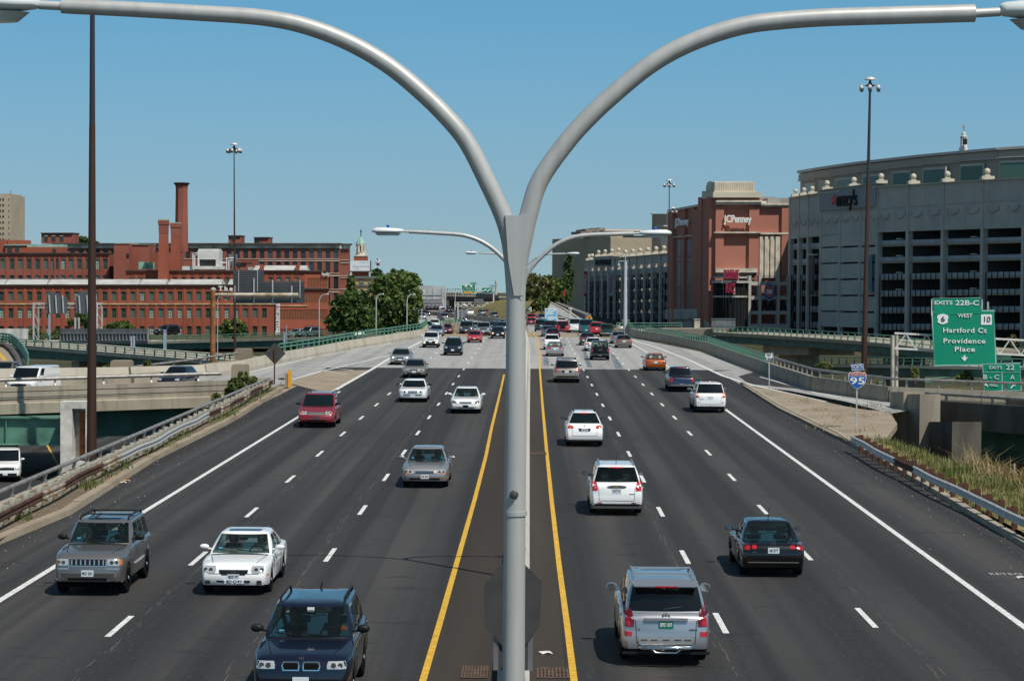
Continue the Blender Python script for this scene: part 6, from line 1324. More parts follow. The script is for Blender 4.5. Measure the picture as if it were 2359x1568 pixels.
tree('tall broad green tree between the dark tree and the grey sign backs',[(905,700,48,42),(885,664,36,30),(930,668,36,34),(905,738,54,26),(945,715,28,36),(866,715,26,40),(958,690,16,26),(910,648,28,22)],375,765,lf_mid,.44)
tree('dark round tree crown high up behind the tan house',[(868,634,13,15),(876,645,18,16),(862,652,14,14)],690,680,lf_dark,.75)
tree('wide far tree group crown right of the flagpole',[(925,640,30,18),(945,652,26,24),(905,650,24,18),(960,664,14,18),(905,625,1,1)],560,690,lf_mid,.65)
tree('narrow dark tree against the right end of the rear mill',[(808,655,9,26),(812,680,14,22)],600,720,lf_dark,.65)
tree('dark tree top behind the mill roof left of the tall mast',[(186,554,16,11),(200,560,12,8),(218,563,10,6)],760,600,lf_dark,.85)
tree('bushy green tree in front of the mill beside the rusty gantry post',[(536,752,24,18),(520,760,16,14),(556,758,16,16),(538,768,30,10)],470,782,lf_mid,.42)
tree('low round tree behind the grey noise wall',[(275,748,26,9),(292,753,18,8),(256,754,14,6)],470,770,lf_mid,.40)
tree('dark tree behind the gantry right of the narrow sign back',[(190,735,14,16),(170,745,14,10),(204,748,14,14)],475,775,lf_dark,.42)
tree('shrubby olive bush beside the white wall at the left',[(84,768,20,14),(70,772,12,10),(100,775,14,10)],440,788,lf_olive,.36)
tree('small olive bush left of the grey noise wall',[(124,772,12,12),(134,778,10,8)],440,788,lf_olive,.36)
tree('loose olive-green trees just right of the lamp pole',[(1235,665,26,30),(1222,692,22,28),(1258,662,22,26),(1248,692,18,24),(1214,655,12,26),(1236,700,26,16),(1228,640,14,10)],520,735,lf_olive,.50)
tree('slender shrub on the embankment by the climbing road',[(1246,703,9,18),(1250,688,8,14)],470,738,lf_mid,.40)
tree('green round trees beyond the climbing road',[(1275,662,18,26),(1292,668,16,28),(1263,652,14,20),(1280,684,20,14)],640,705,lf_mid,.60)
tree('dark tall tree against the left edge of the tan store',[(1306,660,12,30),(1300,680,14,22),(1312,640,9,22)],660,705,lf_dark,.60)
tree('thin feathery tree rising beside the tan store edge',[(1309,602,9,12),(1306,618,10,12),(1313,590,5,8)],690,690,lf_mid,.55,.6)
tree('clipped dark hedge at the top of the climbing road',[(1283,690,16,8),(1302,690,14,8)],630,700,lf_dark,.5,1,name='hedge',cat='hedge')
for lab,uv,Y,m_,s in (('sunlit bushes under the right bridge beside the truss post',[(2228,868,16,14),(2212,872,10,9)],215,lf_weed,.22),('small pointed shrub left of the sign truss under the bridge',[(2107,862,9,16)],215,lf_weed,.2),('dark shrub before the garage at the right edge',[(2334,785,12,14)],300,lf_olive,.3),('yellowish shrub behind the island barrier on the right',[(1982,858,10,12)],190,lf_olive,.2),('low weeds under the green bridge left of its pier',[(1900,842,20,7)],225,lf_weed,.2)):
 tree(lab,uv,Y,uv[0][1]+uv[0][3]+6,m_,s,name='shrub',cat='shrub',trunk=.06,lumps=5)
for lab,uv,Y,m_ in (('tall leafy weed bush growing over the left parapet wall',[(545,888,22,18),(560,872,14,16),(580,876,14,12),(525,905,14,12),(500,915,12,8)],147,lf_weed),('brown-tipped weeds on the block before the ramp railing',[(283,860,12,12),(275,870,14,6)],180,lf_olive),('weed tuft beside the yellow hazard panel',[(650,880,10,9)],166,lf_olive),('green weeds between the ramp walls right of the tall mast',[(340,838,8,8),(246,852,8,12)],188,lf_weed)):
 tree(lab,uv,Y,uv[0][1]+uv[0][3]+10,m_,.13,1,name='weed_bush',cat='weeds',trunk=.03,lumps=4)
b=MB(); vs,fs=[],[]
for k in range(60):
 Y=rt.uniform(50,150); X=LCX(Y)-rt.uniform(.35,1.0)
 for q in range(rt.randint(6,26)):
  h=rt.uniform(.12,.5); a=rt.uniform(0,6.28); x,y=X+rt.gauss(0,.18),Y+rt.gauss(0,.25); n=len(vs); dx,dy=math.cos(a)*h*.45,math.sin(a)*h*.45
  vs+=[(x-.02,y,.15),(x+.02,y,.15),(x+dx,y+dy,.15+h)]; fs.append((n,n+1,n+2))
b.v,b.f=vs,fs; stuff(b.obj('kerb_weeds',lf_weed,fix=False),'green weeds sprouting behind the left kerb and guardrail','weeds')
def blades(name,n,region,hmin,hmax,m,label,lean=.5,w_=.018):
 vs,fs=[],[]
 for k in range(n):
  x,y,z,s=region(); h=rt.uniform(hmin,hmax)*s; a=rt.uniform(0,6.28); dx,dy=math.cos(a)*h*lean*rt.random(),math.sin(a)*h*lean*rt.random(); i=len(vs)
  px,py=math.cos(a+1.57)*w_,math.sin(a+1.57)*w_
  vs+=[(x-px,y-py,z-.05),(x+px,y+py,z-.05),(x+dx*.5+px*.7,y+dy*.5+py*.7,z+h*.65),(x+dx*.5-px*.7,y+dy*.5-py*.7,z+h*.65),(x+dx*1.4,y+dy*1.4,z+h)]; fs+=[(i,i+1,i+2,i+3),(i+3,i+2,i+4)]
 b=MB(); b.v,b.f=vs,fs; stuff(b.obj(name,m,fix=False),label,'grass')
def verge_z(dx,Y):return interp(dx/interp(Y,[(90,1.0),(112,.55)]),[(.3,.1),(1.2,.1),(2.6,.12),(4.2,-.2),(6.2,-1.2),(8.5,-2.8),(11,-4.2),(16,-6.0)])
clump=[(rt.uniform(.5,9),rt.uniform(55,111),rt.uniform(.5,1.6)) for _ in range(90)]
def rg():
 cxx,cy,s=clump[rt.randrange(90)] if rt.random()<.6 else (rt.uniform(.4,10),rt.uniform(50,111),1)
 dx=max(.35,cxx+rt.gauss(0,.5)); Y=min(112,cy+rt.gauss(0,.9)); return 15.5+dx,Y,verge_z(dx,Y),(s if dx>1.6 else .45)
dry=leaf_mat('dry_grass',(.22,.18,.07),(.32,.26,.11),(.42,.34,.17)); reed=leaf_mat('reed',(.17,.13,.05),(.27,.20,.09),(.36,.28,.14))
blades('green_grass',20000,rg,.12,.40,lf_weed,'green grass clumps on the verge beside the right guardrail',.6)
blades('dry_grass',14000,rg,.10,.34,dry,'dry straw-coloured grass on the verge beside the right guardrail',.6)
def rr_():Y=rt.uniform(60,99); dx=rt.uniform(3.2,8); return 15.5+dx,Y,verge_z(dx,Y),rt.uniform(.6,1.2)
blades('reeds',3600,rr_,.6,1.25,reed,'tall yellowish reeds on the lower slope before the on-ramp bridge',1.1,.02)
def ri():
 u,v=rt.choice(((1880,944),(1930,962),(2010,935),(1850,925),(1990,955),(1900,985),(2045,950),(1985,990))); p=gnd(u+rt.gauss(0,18),v+rt.gauss(0,4),.14); return p.x,p.y,.14,.6
blades('island_weeds',420,ri,.1,.35,dry,'sparse dry weeds in the cracks of the tan island',.6)
def hill(name,pts,m):
 b=MB(); n=len(pts[0]); vs=[]
 for row in pts:vs+=row
 b.add(vs,[(i*n+j,i*n+j+1,(i+1)*n+j+1,(i+1)*n+j) for i in range(len(pts)-1) for j in range(n-1)]); return struct(b.obj(name,m,smooth=70,fix=False))
def A_(u,v,Y):return tuple(at(u,v,Y))
hill('far_embankment',[[A_(1070,722,640),A_(1100,722,590),A_(1150,735,500),A_(1200,748,440)],[A_(1085,712,660),A_(1110,706,610),A_(1155,700,530),A_(1210,716,470)],[A_(1110,700,700),A_(1130,695,650),A_(1160,690,580),A_(1230,690,520)]],grass_m)
hill('right_embankment',[[A_(1214,744,480),A_(1250,746,420),A_(1330,754,350),A_(1420,761,330)],[A_(1214,728,520),A_(1247,733,450),A_(1320,745,385),A_(1420,758,350)],[A_(1214,712,560),A_(1246,720,500),A_(1314,740,405),A_(1420,757,360)],[A_(1214,699,640),A_(1244,698,610),A_(1250,716,510),A_(1310,738,420)]],grass_m)
sheet('climbing_road',[A_(1247,694,620),A_(1251,714,520),A_(1312,734,430),A_(1352,748,395),A_(1362,747,398),A_(1334,735,430),A_(1298,712,520),A_(1267,697,610)],concrete_road)
b2=MB(); b=MB(); cw=[(1267,697.5,610),(1298,712.5,520),(1334,735.5,430),(1362,748,398)]
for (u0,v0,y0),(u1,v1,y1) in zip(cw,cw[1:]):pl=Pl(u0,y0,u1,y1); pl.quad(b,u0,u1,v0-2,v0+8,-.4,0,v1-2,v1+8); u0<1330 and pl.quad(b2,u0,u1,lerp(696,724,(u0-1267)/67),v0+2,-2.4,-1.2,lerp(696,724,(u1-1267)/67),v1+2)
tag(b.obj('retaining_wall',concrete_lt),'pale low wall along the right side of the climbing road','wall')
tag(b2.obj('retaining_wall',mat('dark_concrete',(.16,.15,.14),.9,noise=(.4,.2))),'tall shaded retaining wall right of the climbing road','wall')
b=MB(); cw=[(1249,722,505),(1285,733,450),(1316,744,410),(1350,753,385)]
for (u0,v0,y0),(u1,v1,y1) in zip(cw,cw[1:]):
 pl=Pl(u0,y0,u1,y1)
 for k in range(12):u=lerp(u0,u1,k/12); v=lerp(v0,v1,k/12); pl.quad(b,u,u+.4,v-9,v,-.05,.05)
 pl.quad(b,u0,u1,v0-9,v0-8,-.04,.04,v1-9,v1-8); pl.quad(b,u0,u1,v0-4,v0-3.4,-.04,.04,v1-4,v1-3.4)
tag(b.obj('mesh_fence',galv),'grey metal fence along the left edge of the climbing road','fence')
for u,v0,v1,Y,m_,lab in ((1314,712,749,430,galv_lt,'short pale pole with a head at the climbing road'),(1356,0,0,0,None,'')):
 if m_:b=MB(); b.bar(at(u,v1,Y),at(u,v0,Y),.3); b.box(at(u,v0,Y).x-.4,at(u,v0,Y).x+.5,Y-.2,Y+.2,at(u,v0,Y).z,at(u,v0,Y).z+.3); tag(b.obj('pole',m_),lab,'pole')
t=thing('banner_post','small red banner on a post at the top of the climbing road','banner',A_(1299,704,590)); b=MB(); b.bar(at(1300,706,590),at(1300,664,590),.25); b.obj('post',roof_dark,t); b=MB(); Pl(1296,589,1304,589).quad(b,1297,1302,670,682,0,.15); b.obj('cloth',mat('banner_red',(.36,.02,.03)),t)
# vehicles
def glass_mat(name,tint,k):
 m=bpy.data.materials.new(name); m.use_nodes=True; t=m.node_tree; L=t.links; p=t.nodes['Principled BSDF']; p.inputs['Base Color'].default_value=(.008,.012,.012,1); p.inputs['Roughness'].default_value=.03; p.inputs['Specular IOR Level'].default_value=.55
 tr=t.nodes.new('ShaderNodeBsdfTransparent'); tr.inputs[0].default_value=(*tint,1); mx=t.nodes.new('ShaderNodeMixShader'); mx.inputs[0].default_value=k; L.new(p.outputs[0],mx.inputs[1]); L.new(tr.outputs[0],mx.inputs[2]); L.new(mx.outputs[0],t.nodes['Material Output'].inputs[0]); MATS[name]=m; return m
car_glass=mat('car_glass',(.004,.006,.007),.04,spec=.5); car_glass_green=mat('car_glass_green',(.004,.009,.008),.05,spec=.5); see_glass=glass_mat('clear_car_glass',(.66,.78,.74),.58)
tyre_m=mat('tyre',(.009,.009,.009),.85,spec=.2); alloy=mat('alloy',(.50,.50,.50),.35,.25); arch_m=mat('underbody',(.005,.005,.005),.9,spec=.1)
chrome=mat('chrome',(.65,.65,.65),.12,1.0); lamp_clear=mat('lamp_clear',(.55,.56,.55),.12,.45,spec=.8); lamp_dark=mat('lamp_inner',(.22,.22,.22),.15,.8)
lamp_red=mat('lamp_red',(.42,.008,.012),.15,spec=.7); lamp_red_dk=mat('lamp_red_dark',(.10,.004,.006),.12,spec=.7); lamp_amber=mat('lamp_amber',(.60,.16,.02),.2); lamp_on=mat('lamp_glow',(1,.78,.42),.3,emit=2.2)
trim_blk=mat('trim_black',(.010,.010,.011),.5,spec=.25); plate_w=mat('plate_white',(.62,.68,.70),.4); plate_ink=mat('plate_ink',(.03,.05,.12),.5); plate_g=mat('plate_green',(.012,.16,.10),.4)
seat_m=mat('seat_grey',(.14,.14,.14),.8); dash_m=mat('dash',(.03,.032,.034),.7); sticker=mat('sticker',(.12,.42,.60),.5)
PT=dict(white=paint('white',(.80,.80,.78)),silver=paint('silver',(.40,.41,.43),.65,.3),greymetal=paint('grey_metal',(.17,.16,.155),.5),champagne=paint('champagne',(.34,.30,.24),.6),beige=paint('beige',(.36,.30,.25),.55),black=paint('black',(.003,.003,.004)),navy=paint('navy',(.004,.006,.018)),blue=paint('blue',(.006,.014,.055)),red=paint('red',(.42,.012,.018)),darkred=paint('dark_red',(.22,.008,.016)),maroon=paint('maroon',(.13,.012,.02)),copper=paint('copper',(.42,.10,.012),.3),teal=paint('teal',(.010,.11,.13)),dkgreen=paint('dark_green',(.006,.035,.028)),dkgrey=paint('dark_grey',(.055,.058,.065),.4),bronze=paint('bronze',(.19,.165,.135),.5),bluegrey=paint('blue_grey',(.22,.26,.33),.5),steelblue=paint('steel_blue',(.10,.16,.25),.4),slate=paint('slate',(.10,.12,.14),.5),brown=paint('brown',(.18,.14,.11),.4),silverpink=paint('silver_pink',(.36,.335,.325),.55))
KIND=dict(sedan=dict(L=4.8,W=1.80,H=1.43,wb=2.75,fo=.95,zh0=.82,zh1=.935,zr=.96,zt=.945,yc=1.28,yrf=2.08,yrr=3.42,yrb=4.12,wt=.56,R=.325,gl=[(.10,.44),(.49,.80)],rake=.12),hatch=dict(L=4.5,W=1.80,H=1.66,wb=2.68,fo=.92,zh0=.86,zh1=1.06,zr=1.12,zt=1.10,yc=1.25,yrf=1.95,yrr=3.85,yrb=4.36,wt=.57,R=.35,gl=[(.08,.34),(.38,.62),(.66,.86)],rake=.10),suv=dict(L=4.75,W=1.88,H=1.78,wb=2.76,fo=.88,zh0=1.0,zh1=1.13,zr=1.16,zt=1.15,yc=1.40,yrf=2.0,yrr=4.38,yrb=4.66,wt=.66,R=.385,gl=[(.07,.31),(.345,.60),(.64,.92)],rake=.07),van=dict(L=4.95,W=1.95,H=1.75,wb=2.95,fo=.95,zh0=.84,zh1=1.08,zr=1.10,zt=1.08,yc=1.05,yrf=1.98,yrr=4.55,yrb=4.86,wt=.66,R=.34,gl=[(.10,.34),(.37,.62),(.65,.93)],rake=.12),cargo=dict(L=5.6,W=2.0,H=2.08,wb=3.4,fo=.85,zh0=1.08,zh1=1.28,zr=1.30,zt=1.28,yc=.95,yrf=1.62,yrr=5.42,yrb=5.56,wt=.80,R=.38,gl=[(.05,.21)],rake=.06),pickup=dict(L=5.1,W=1.85,H=1.68,wb=3.15,fo=.88,zh0=.98,zh1=1.10,zr=1.08,zt=1.06,yc=1.38,yrf=1.98,yrr=3.12,yrb=3.38,wt=.64,R=.37,gl=[(.10,.48),(.54,.88)],rake=.06),jeep=dict(L=3.9,W=1.70,H=1.76,wb=2.38,fo=.62,zh0=1.0,zh1=1.08,zr=1.08,zt=1.06,yc=1.30,yrf=1.55,yrr=3.70,yrb=3.80,wt=.72,R=.38,gl=[(.06,.33),(.38,.92)],rake=.02))
def make_car(kind,pname,spec,label=None,cat=None,group=None,name=None):
 S=dict(KIND[kind]); S.update(spec); L,W,H=S['L'],S['W'],S['H']; hw=W/2; Rw=S['R']; rad=Rw*1.12
 pm=PT[pname]; far=S.get('far',False); zs=S.get('zs',{'sedan':.27,'hatch':.32,'van':.31}.get(kind,.37)); yA=[S['fo'],S['fo']+S['wb']]
 root=bpy.data.objects.new(name or 'car',None); COL.objects.link(root); OFF[root.name]=Vector()
 def top(d):
  if d<S['yc']:t=max(0,d)/S['yc']; z=lerp(S['zh0'],S['zh1'],t**.75)-.10*max(0,1-d/.22)**2
  elif d<S['yrb']:z=lerp(S['zh1'],S['zr'],(d-S['yc'])/(S['yrb']-S['yc']))
  else:z=lerp(S['zr'],S['zt'],(d-S['yrb'])/max(.01,L-S['yrb']))
  e=L-d
  if e<.16:z-=.09*(1-e/.16)**2
  return z
 def half(d):
  e=L-d; f=1.0
  if d<.75:f-=.13*(1-d/.75)**2.2
  if d<.10:f-=.06*(1-d/.10)**2
  if e<.55:f-=.085*(1-e/.55)**2.2
  if e<.10:f-=.05*(1-e/.10)**2
  return hw*f
 def bot(d):
  z=zs if .3<d<L-.3 else zs+.02
  for ya in yA:
   q=rad*rad-(d-ya)**2
   if q>0:z=max(z,Rw+math.sqrt(q)*.98)
  return z
 ds=[0,.03,.09,.18,.32,.5,.8,S['yc'],S['yrb'],L-.5,L-.32,L-.18,L-.09,L-.03,L]+[ya+rad*math.cos(R(a)) for ya in yA for a in (0,12,30,55,90,125,150,168,180)]+[ya+s*(rad+.012) for ya in yA for s in (-1,1)]+[1.9,2.2,2.5]
 ds=sorted(x for x in ds if 0<=x<=L); ds=[x for i,x in enumerate(ds) if i==0 or x-ds[i-1]>.008]
 fw=[(.0,.965),(.06,.975),(.25,.992),(.5,1.0),(.72,.995),(.88,.978),(.97,.955),(1.0,.93)]
 rings=[]
 for d in ds:
  zb,zt,w_=bot(d),top(d),half(d); cr_=.045 if S['yc']-.3<d<S['yrb'] else .055; sh=zt-cr_
  P_=[(0,zb),(.80*w_,zb)]+[(f*w_,lerp(zb,sh,q)) for q,f in fw]+[(.80*w_,zt-cr_*.42),(.45*w_,zt-cr_*.1),(0,zt)]
  Q=[]
  for x,z in P_:
   y=0
   t=min(1,max(0,(z-.50)/max(.1,S['zh0']-.5))); y-=S['rake']*t**1.3*max(0,1-d/.7)
   t=min(1,max(0,(.42-z)/.2)); y-=.07*t*max(0,1-d/.4)
   e=L-d; t=min(1,max(0,(z-.62)/.5)); y+=(S.get('rrake',.07))*t*max(0,1-e/.6); t=min(1,max(0,(.45-z)/.2)); y+=.07*t*max(0,1-e/.4)
   Q.append((x,L/2-d+y,z))
  rings.append(Q)
 b=MB(); n=len(rings[0])
 for sg in (1,-1):
  vs=[(sg*x,y,z) for r in rings for x,y,z in r]; b.add(vs,[(i*n+j,i*n+j+1,(i+1)*n+j+1,(i+1)*n+j) for i in range(len(rings)-1) for j in range(n-1)])
 for r in (rings[0],rings[-1]):
  m_=len(b.v); b.v+=[(x,y,z) for x,y,z in r]+[(-x,y,z) for x,y,z in r]; b.f+=[(m_+j,m_+j+1,m_+n+j+1,m_+n+j) for j in range(n-1)]
 wb_,wt_=hw*.915,S['wt']*hw/.9*.98 if S['wt']<.9 else hw*.8; wt_=min(wt_*1.12,wb_*.97); z0f,z0r=top(S['yc'])-.035,top(S['yrb']-.01)-.035; zr_=H-.075
 us=[-.93,-.7,-.4,0,.4,.7,.93]; gl=S['gl']; vv=sorted(set([0.0,1.0]+[q for g in gl for q in g]+[(g[0]+g[1])/2 for g in gl]))
 yf0,yf1,yr0,yr1=L/2-S['yc'],L/2-S['yrf'],L/2-S['yrb'],L/2-S['yrr']; bow=.16 if kind not in ('jeep',) else .03
 def gp(seg,q,s):
  w_=lerp(wb_,wt_,s); bl=.030*math.sin(math.pi*min(1,s)); f=lerp(yf0,yf1,s); r=lerp(yr0,yr1,s)
  z=lerp(lerp(z0f,z0r,max(0,min(1,q if seg in 'LR' else (0 if seg=='F' else 1)))),zr_,s)
  if seg=='F':return (q*w_,f-bow*q*q+bl*.6,z)
  if seg=='B':return (q*w_,r+bow*.6*q*q-bl*.4,z)
  a,c=f-bow-.05,r+bow*.6+.04
  return ((1 if seg=='R' else -1)*(w_*(1-.035*abs((q-.4)/.6)**2)+bl),lerp(a,c,q),z)
 loop=[('F',u) for u in us]+[('R',v) for v in vv]+[('B',-u) for u in us]+[('L',1-v) for v in [1-x for x in vv[::-1]]]
 loop=[('F',u) for u in us]+[('R',v) for v in vv]+[('B',u) for u in us[::-1]]+[('L',v) for v in vv[::-1]]
 sl=[0,.07,.35,.65,.90,.97,1.0]; m=len(loop); g0=len(b.v)
 for s in sl:b.v+=[gp(a,q,s) for a,q in loop]
 ym=(yf1+yr1)/2
 for k,dz in ((.955,.024),(.85,.048),(.5,.060),(.02,.062)):b.v+=[(x*k,ym+(y-ym)*k,zr_+dz) for x,y,z in [gp(a,q,1) for a,q in loop]]
 glass={'windshield':[],'rear_window':[],'side_window':[],'side_window.L':[]}
 blind_back=kind=='cargo'
 for i in range(len(sl)+3):
  for j in range(m):
   j2=(j+1)%m; f=(g0+i*m+j,g0+i*m+j2,g0+(i+1)*m+j2,g0+(i+1)*m+j); (a,q),(a2,q2)=loop[j],loop[j2]; w_=None
   if a==a2 and 1<=i<=(4 if a in 'FB' else 3):
    if a=='F':w_='windshield'
    elif a=='B':w_=None if (blind_back and abs(q+q2)<.3) else ('rear_window' if i>=1 else None)
    else:
     mq=(q+q2)/2
     if any(g[0]-1e-6<=mq<=g[1]+1e-6 for g in gl):w_='side_window' if a=='R' else 'side_window.L'
   if w_:glass[w_].append(f)
   else:b.f.append(f)
 allf=b.f+[f for v in glass.values() for f in v]
 bm_v=[Vector(p) for p in b.v]; bvh=BVHTree.FromPolygons(bm_v,allf)
 body=b.obj('body',pm,root,fix=True); me=body.data; bm=bmesh.new(); bm.from_mesh(me); bmesh.ops.remove_doubles(bm,verts=bm.verts,dist=.0008); bmesh.ops.recalc_face_normals(bm,faces=bm.faces); bm.to_mesh(me); bm.free(); me.shade_smooth(); me.set_sharp_from_angle(angle=R(38))
 gm=S.get('glass',car_glass)
 for nm,fs in glass.items():
  if not fs:continue
  idx=sorted({i for f in fs for i in f}); mp={v:k for k,v in enumerate(idx)}; g=MB(); g.add([b.v[i] for i in idx],[tuple(mp[i] for i in f) for f in fs]); o=g.obj(nm.split('.')[0],S.get('rglass',gm) if nm=='rear_window' else gm,root,smooth=60,fix=True)
  if nm=='windshield' and not far:
   fr=MB(); zz=[v for v in g.v]
 def patch(nm,ax,rows,m_,parent=None,off=.008,n=6,mir=False,sub=2,depth=.02):
  outs=[]
  for sg in ((1,-1) if mir else (1,)):
   rr=[]
   for (a0,l0,r0),(a1,l1,r1) in zip(rows,rows[1:]):
    for k in range(sub):t=k/sub; rr.append((lerp(a0,a1,t),lerp(l0,l1,t),lerp(r0,r1,t)))
   rr.append(rows[-1]); P_=[]; last=None; D={'F':Vector((0,-1,0)),'B':Vector((0,1,0)),'T':Vector((0,0,-1)),'S':Vector((-sg,0,0))}[ax]
   for a,l,r in rr:
    for k in range(n+1):
     q=lerp(l,r,k/n)
     o={'F':Vector((sg*q,L,a)),'B':Vector((sg*q,-L,a)),'T':Vector((sg*q,a,4)),'S':Vector((sg*3,q,a))}[ax]
     h=bvh.ray_cast(o,D)[0]
     if h is None:h=(last if last is not None else o+D*(L/2)); h=Vector((o.x if ax!='S' else h.x,h.y if ax in 'FB' else o.y,o.z if ax!='T' else h.z))
     last=h; P_.append(h-D*off)
   w_=n+1; hN=len(rr); g=MB(); Q=[p+D*depth for p in P_]; fs=[(i*w_+j,i*w_+j+1,(i+1)*w_+j+1,(i+1)*w_+j) for i in range(hN-1) for j in range(n)]
   N=len(P_); bd=[j for j in range(n)]+[i*w_+n for i in range(hN-1)]+[(hN-1)*w_+n-j for j in range(n)]+[(hN-1-i)*w_ for i in range(hN-1)]
   fs+=[(bd[k],bd[(k+1)%len(bd)],N+bd[(k+1)%len(bd)],N+bd[k]) for k in range(len(bd))]; g.add(P_+Q,fs); outs.append(g.obj(nm,m_,parent or root,smooth=40))
  return outs
 def surf(ax,x,z):
  h=bvh.ray_cast(Vector((x,L if ax=='F' else -L,z)),Vector((0,-1 if ax=='F' else 1,0)))[0]; return h if h else Vector((x,L/2 if ax=='F' else -L/2,z))
 tp=[(Rw*.63,-.105),(Rw*.9,-.115),(Rw*.985,-.09),(Rw,-.05),(Rw,.05),(Rw*.985,.09),(Rw*.9,.115),(Rw*.63,.105)]
 for ya in yA:
  for sg in (1,-1):
   c=(sg*(hw-.135),L/2-ya,Rw)
   if far:g=MB(); g.lathe(tp,c,14,'x'); g.lathe([(Rw*.6,sg*.07),(Rw*.5,sg*.1)],c,10,'x'); g.obj('wheel',tyre_m,root,smooth=50); continue
   g=MB(); g.lathe([(Rw*.6,-.08),(Rw*.6,.06)],c,16,'x'); wl_=g.obj('wheel',arch_m,root)
   g=MB(); g.lathe(tp,c,24,'x'); g.obj('tyre',tyre_m,wl_,smooth=50)
   g=MB(); x=c[0]+sg*.085
   for k in range(5 if kind!='suv' else 6):
    a=2*math.pi*k/(5 if kind!='suv' else 6); ca,sa=math.cos(a),math.sin(a); r0,r1=Rw*.06,Rw*.6; w1,w2=.045,.06
    g.prism([(x,c[1]+ca*r0-sa*w1,c[2]+sa*r0+ca*w1),(x,c[1]+ca*r1-sa*w2,c[2]+sa*r1+ca*w2),(x,c[1]+ca*r1+sa*w2,c[2]+sa*r1-ca*w2),(x,c[1]+ca*r0+sa*w1,c[2]+sa*r0-ca*w1)],(sg*.02,0,0))
   g.lathe([(Rw*.14,sg*.08),(Rw*.12,sg*.115)],c,10,'x'); nn=24; A=[(x+sg*.02,c[1]+math.cos(2*math.pi*k/nn)*r,c[2]+math.sin(2*math.pi*k/nn)*r) for r in (Rw*.57,Rw*.65) for k in range(nn)]; g.add(A,[(k,(k+1)%nn,nn+(k+1)%nn,nn+k) for k in range(nn)]); g.obj('rim',S.get('rim',alloy),wl_)
 g=MB(); g.box(-hw*.78,hw*.78,-L/2+.35,L/2-.35,.2,.62); g.box(-hw*.9,hw*.9,-L/2+.3,L/2-.3,.62,.66); g.obj('underbody',arch_m,root)
 for sg in (1,-1):
  y=L/2-S['yc']-.42; z=S['zh1']+.10; x=hw*.93; g=MB(); vs=[]
  for k,(dy,s) in enumerate(((.06,.6),(.03,.95),(-.04,1),(-.07,.9))):vs+=[(sg*(x+.16+.13*s*math.cos(q)),y+dy,z+.03+.070*s*math.sin(q)*S.get('mir_h',1)) for q in [2*math.pi*i/10 for i in range(10)]]
  g.add(vs,[(i*10+q,i*10+(q+1)%10,(i+1)*10+(q+1)%10,(i+1)*10+q) for i in range(3) for q in range(10)]+[tuple(range(10)),tuple(range(30,40))]); g.bar((sg*(x-.06),y,z-.03),(sg*(x+.12),y,z),.05,.04); mo=g.obj('door_mirror',S.get('mirror',pm),root,smooth=50)
  if not far:g=MB(); g.add([(sg*(x+.16+.115*math.cos(q)),y-.073,z+.03+.058*math.sin(q)*S.get('mir_h',1)) for q in [2*math.pi*i/10 for i in range(10)]],[tuple(range(10))]); g.obj('mirror_glass',mat('mirror_glass',(.3,.33,.36),.05,.9),mo,fix=False)
 for nm,ax,rows,m_,mir in S.get('patch',[]):patch(nm,ax,rows,m_,None,mir=mir,off=.004 if 'surround' in nm else .009)
 z0=S['zh0']
 if 'head' in S:
  for o in patch('headlight','F',S['head'],S.get('head_m',lamp_clear),mir=True):
   if not far:
    r=S['head']; mid=r[len(r)//2]; zc=(r[0][0]+r[-1][0])/2; sgn=1 if sum(v.co.x for v in o.data.vertices)>0 else -1
    for q,mm in ((.35,lamp_dark),(.7,lamp_dark)):xx=lerp(mid[1],mid[2],q); h=surf('F',sgn*xx,zc); g=MB(); g.lathe([(.05,.012),(.045,-.0)],(0,0,0),12,'y'); g.v=[(p[0]+h.x,p[1]+h.y+.010,p[2]+h.z) for p in g.v]; g.obj('reflector',lamp_dark,o)
  if S.get('lit'):
   for sg in (1,-1):h=surf('F',sg*(S['head'][1][1]+S['head'][1][2])/2,(S['head'][0][0]+S['head'][-1][0])/2); g=MB(); g.lathe([(.075,.0),(.06,.03),(.02,.04)],(0,0,0),10,'y'); g.v=[(p[0]+h.x,p[1]+h.y+.012,p[2]+h.z) for p in g.v]; g.obj('lit_lamp',lamp_on,root)
 for key,ax,nm,dm in (('tail','B','tail_light',lamp_red),('tail2','B','tail_light_lens',lamp_red_dk),('fog','F','fog_lamp',lamp_clear),('refl','B','rear_reflector',lamp_red)):
  if key in S:patch(nm,ax,S[key],S.get(key+'_m',dm),mir=True)
 if 'grille' in S:
  o=patch('grille','F',S['grille'],S.get('grille_m',trim_blk),off=.01)[0]
  if 'bars' in S:
   r=S['grille']; nb,horiz=S['bars']; mm=S.get('bar_m',chrome)
   for k in range(nb):
    if horiz:zz=lerp(r[0][0],r[-1][0],(k+.5)/nb); ww=interp(zz,[(q[0],q[2]) for q in sorted(r)]); patch('grille_bar','F',[(zz-.012,-ww*.97,ww*.97),(zz+.012,-ww*.97,ww*.97)],mm,o,off=.022,sub=1)
    else:xx=lerp(r[0][1],r[0][2],(k+.5)/nb); patch('grille_bar','F',[(r[0][0]+.01,xx-.017,xx+.017),(r[-1][0]-.01,xx-.017,xx+.017)],mm,o,off=.022,sub=3,n=1)
 if 'lowgrille' in S:patch('lower_grille','F',S['lowgrille'],trim_blk)
 if 'fbumper' in S:patch('bumper_trim','F',[(S['fbumper'][0],-hw*.97,hw*.97),(S['fbumper'][1],-hw*.97,hw*.97)],S.get('fbumper_m',trim_blk),n=14)
 if 'rbumper' in S:patch('bumper_trim','B',[(S['rbumper'][0],-hw*.97,hw*.97),(S['rbumper'][1],-hw*.97,hw*.97)],S.get('rbumper_m',trim_blk),n=14)
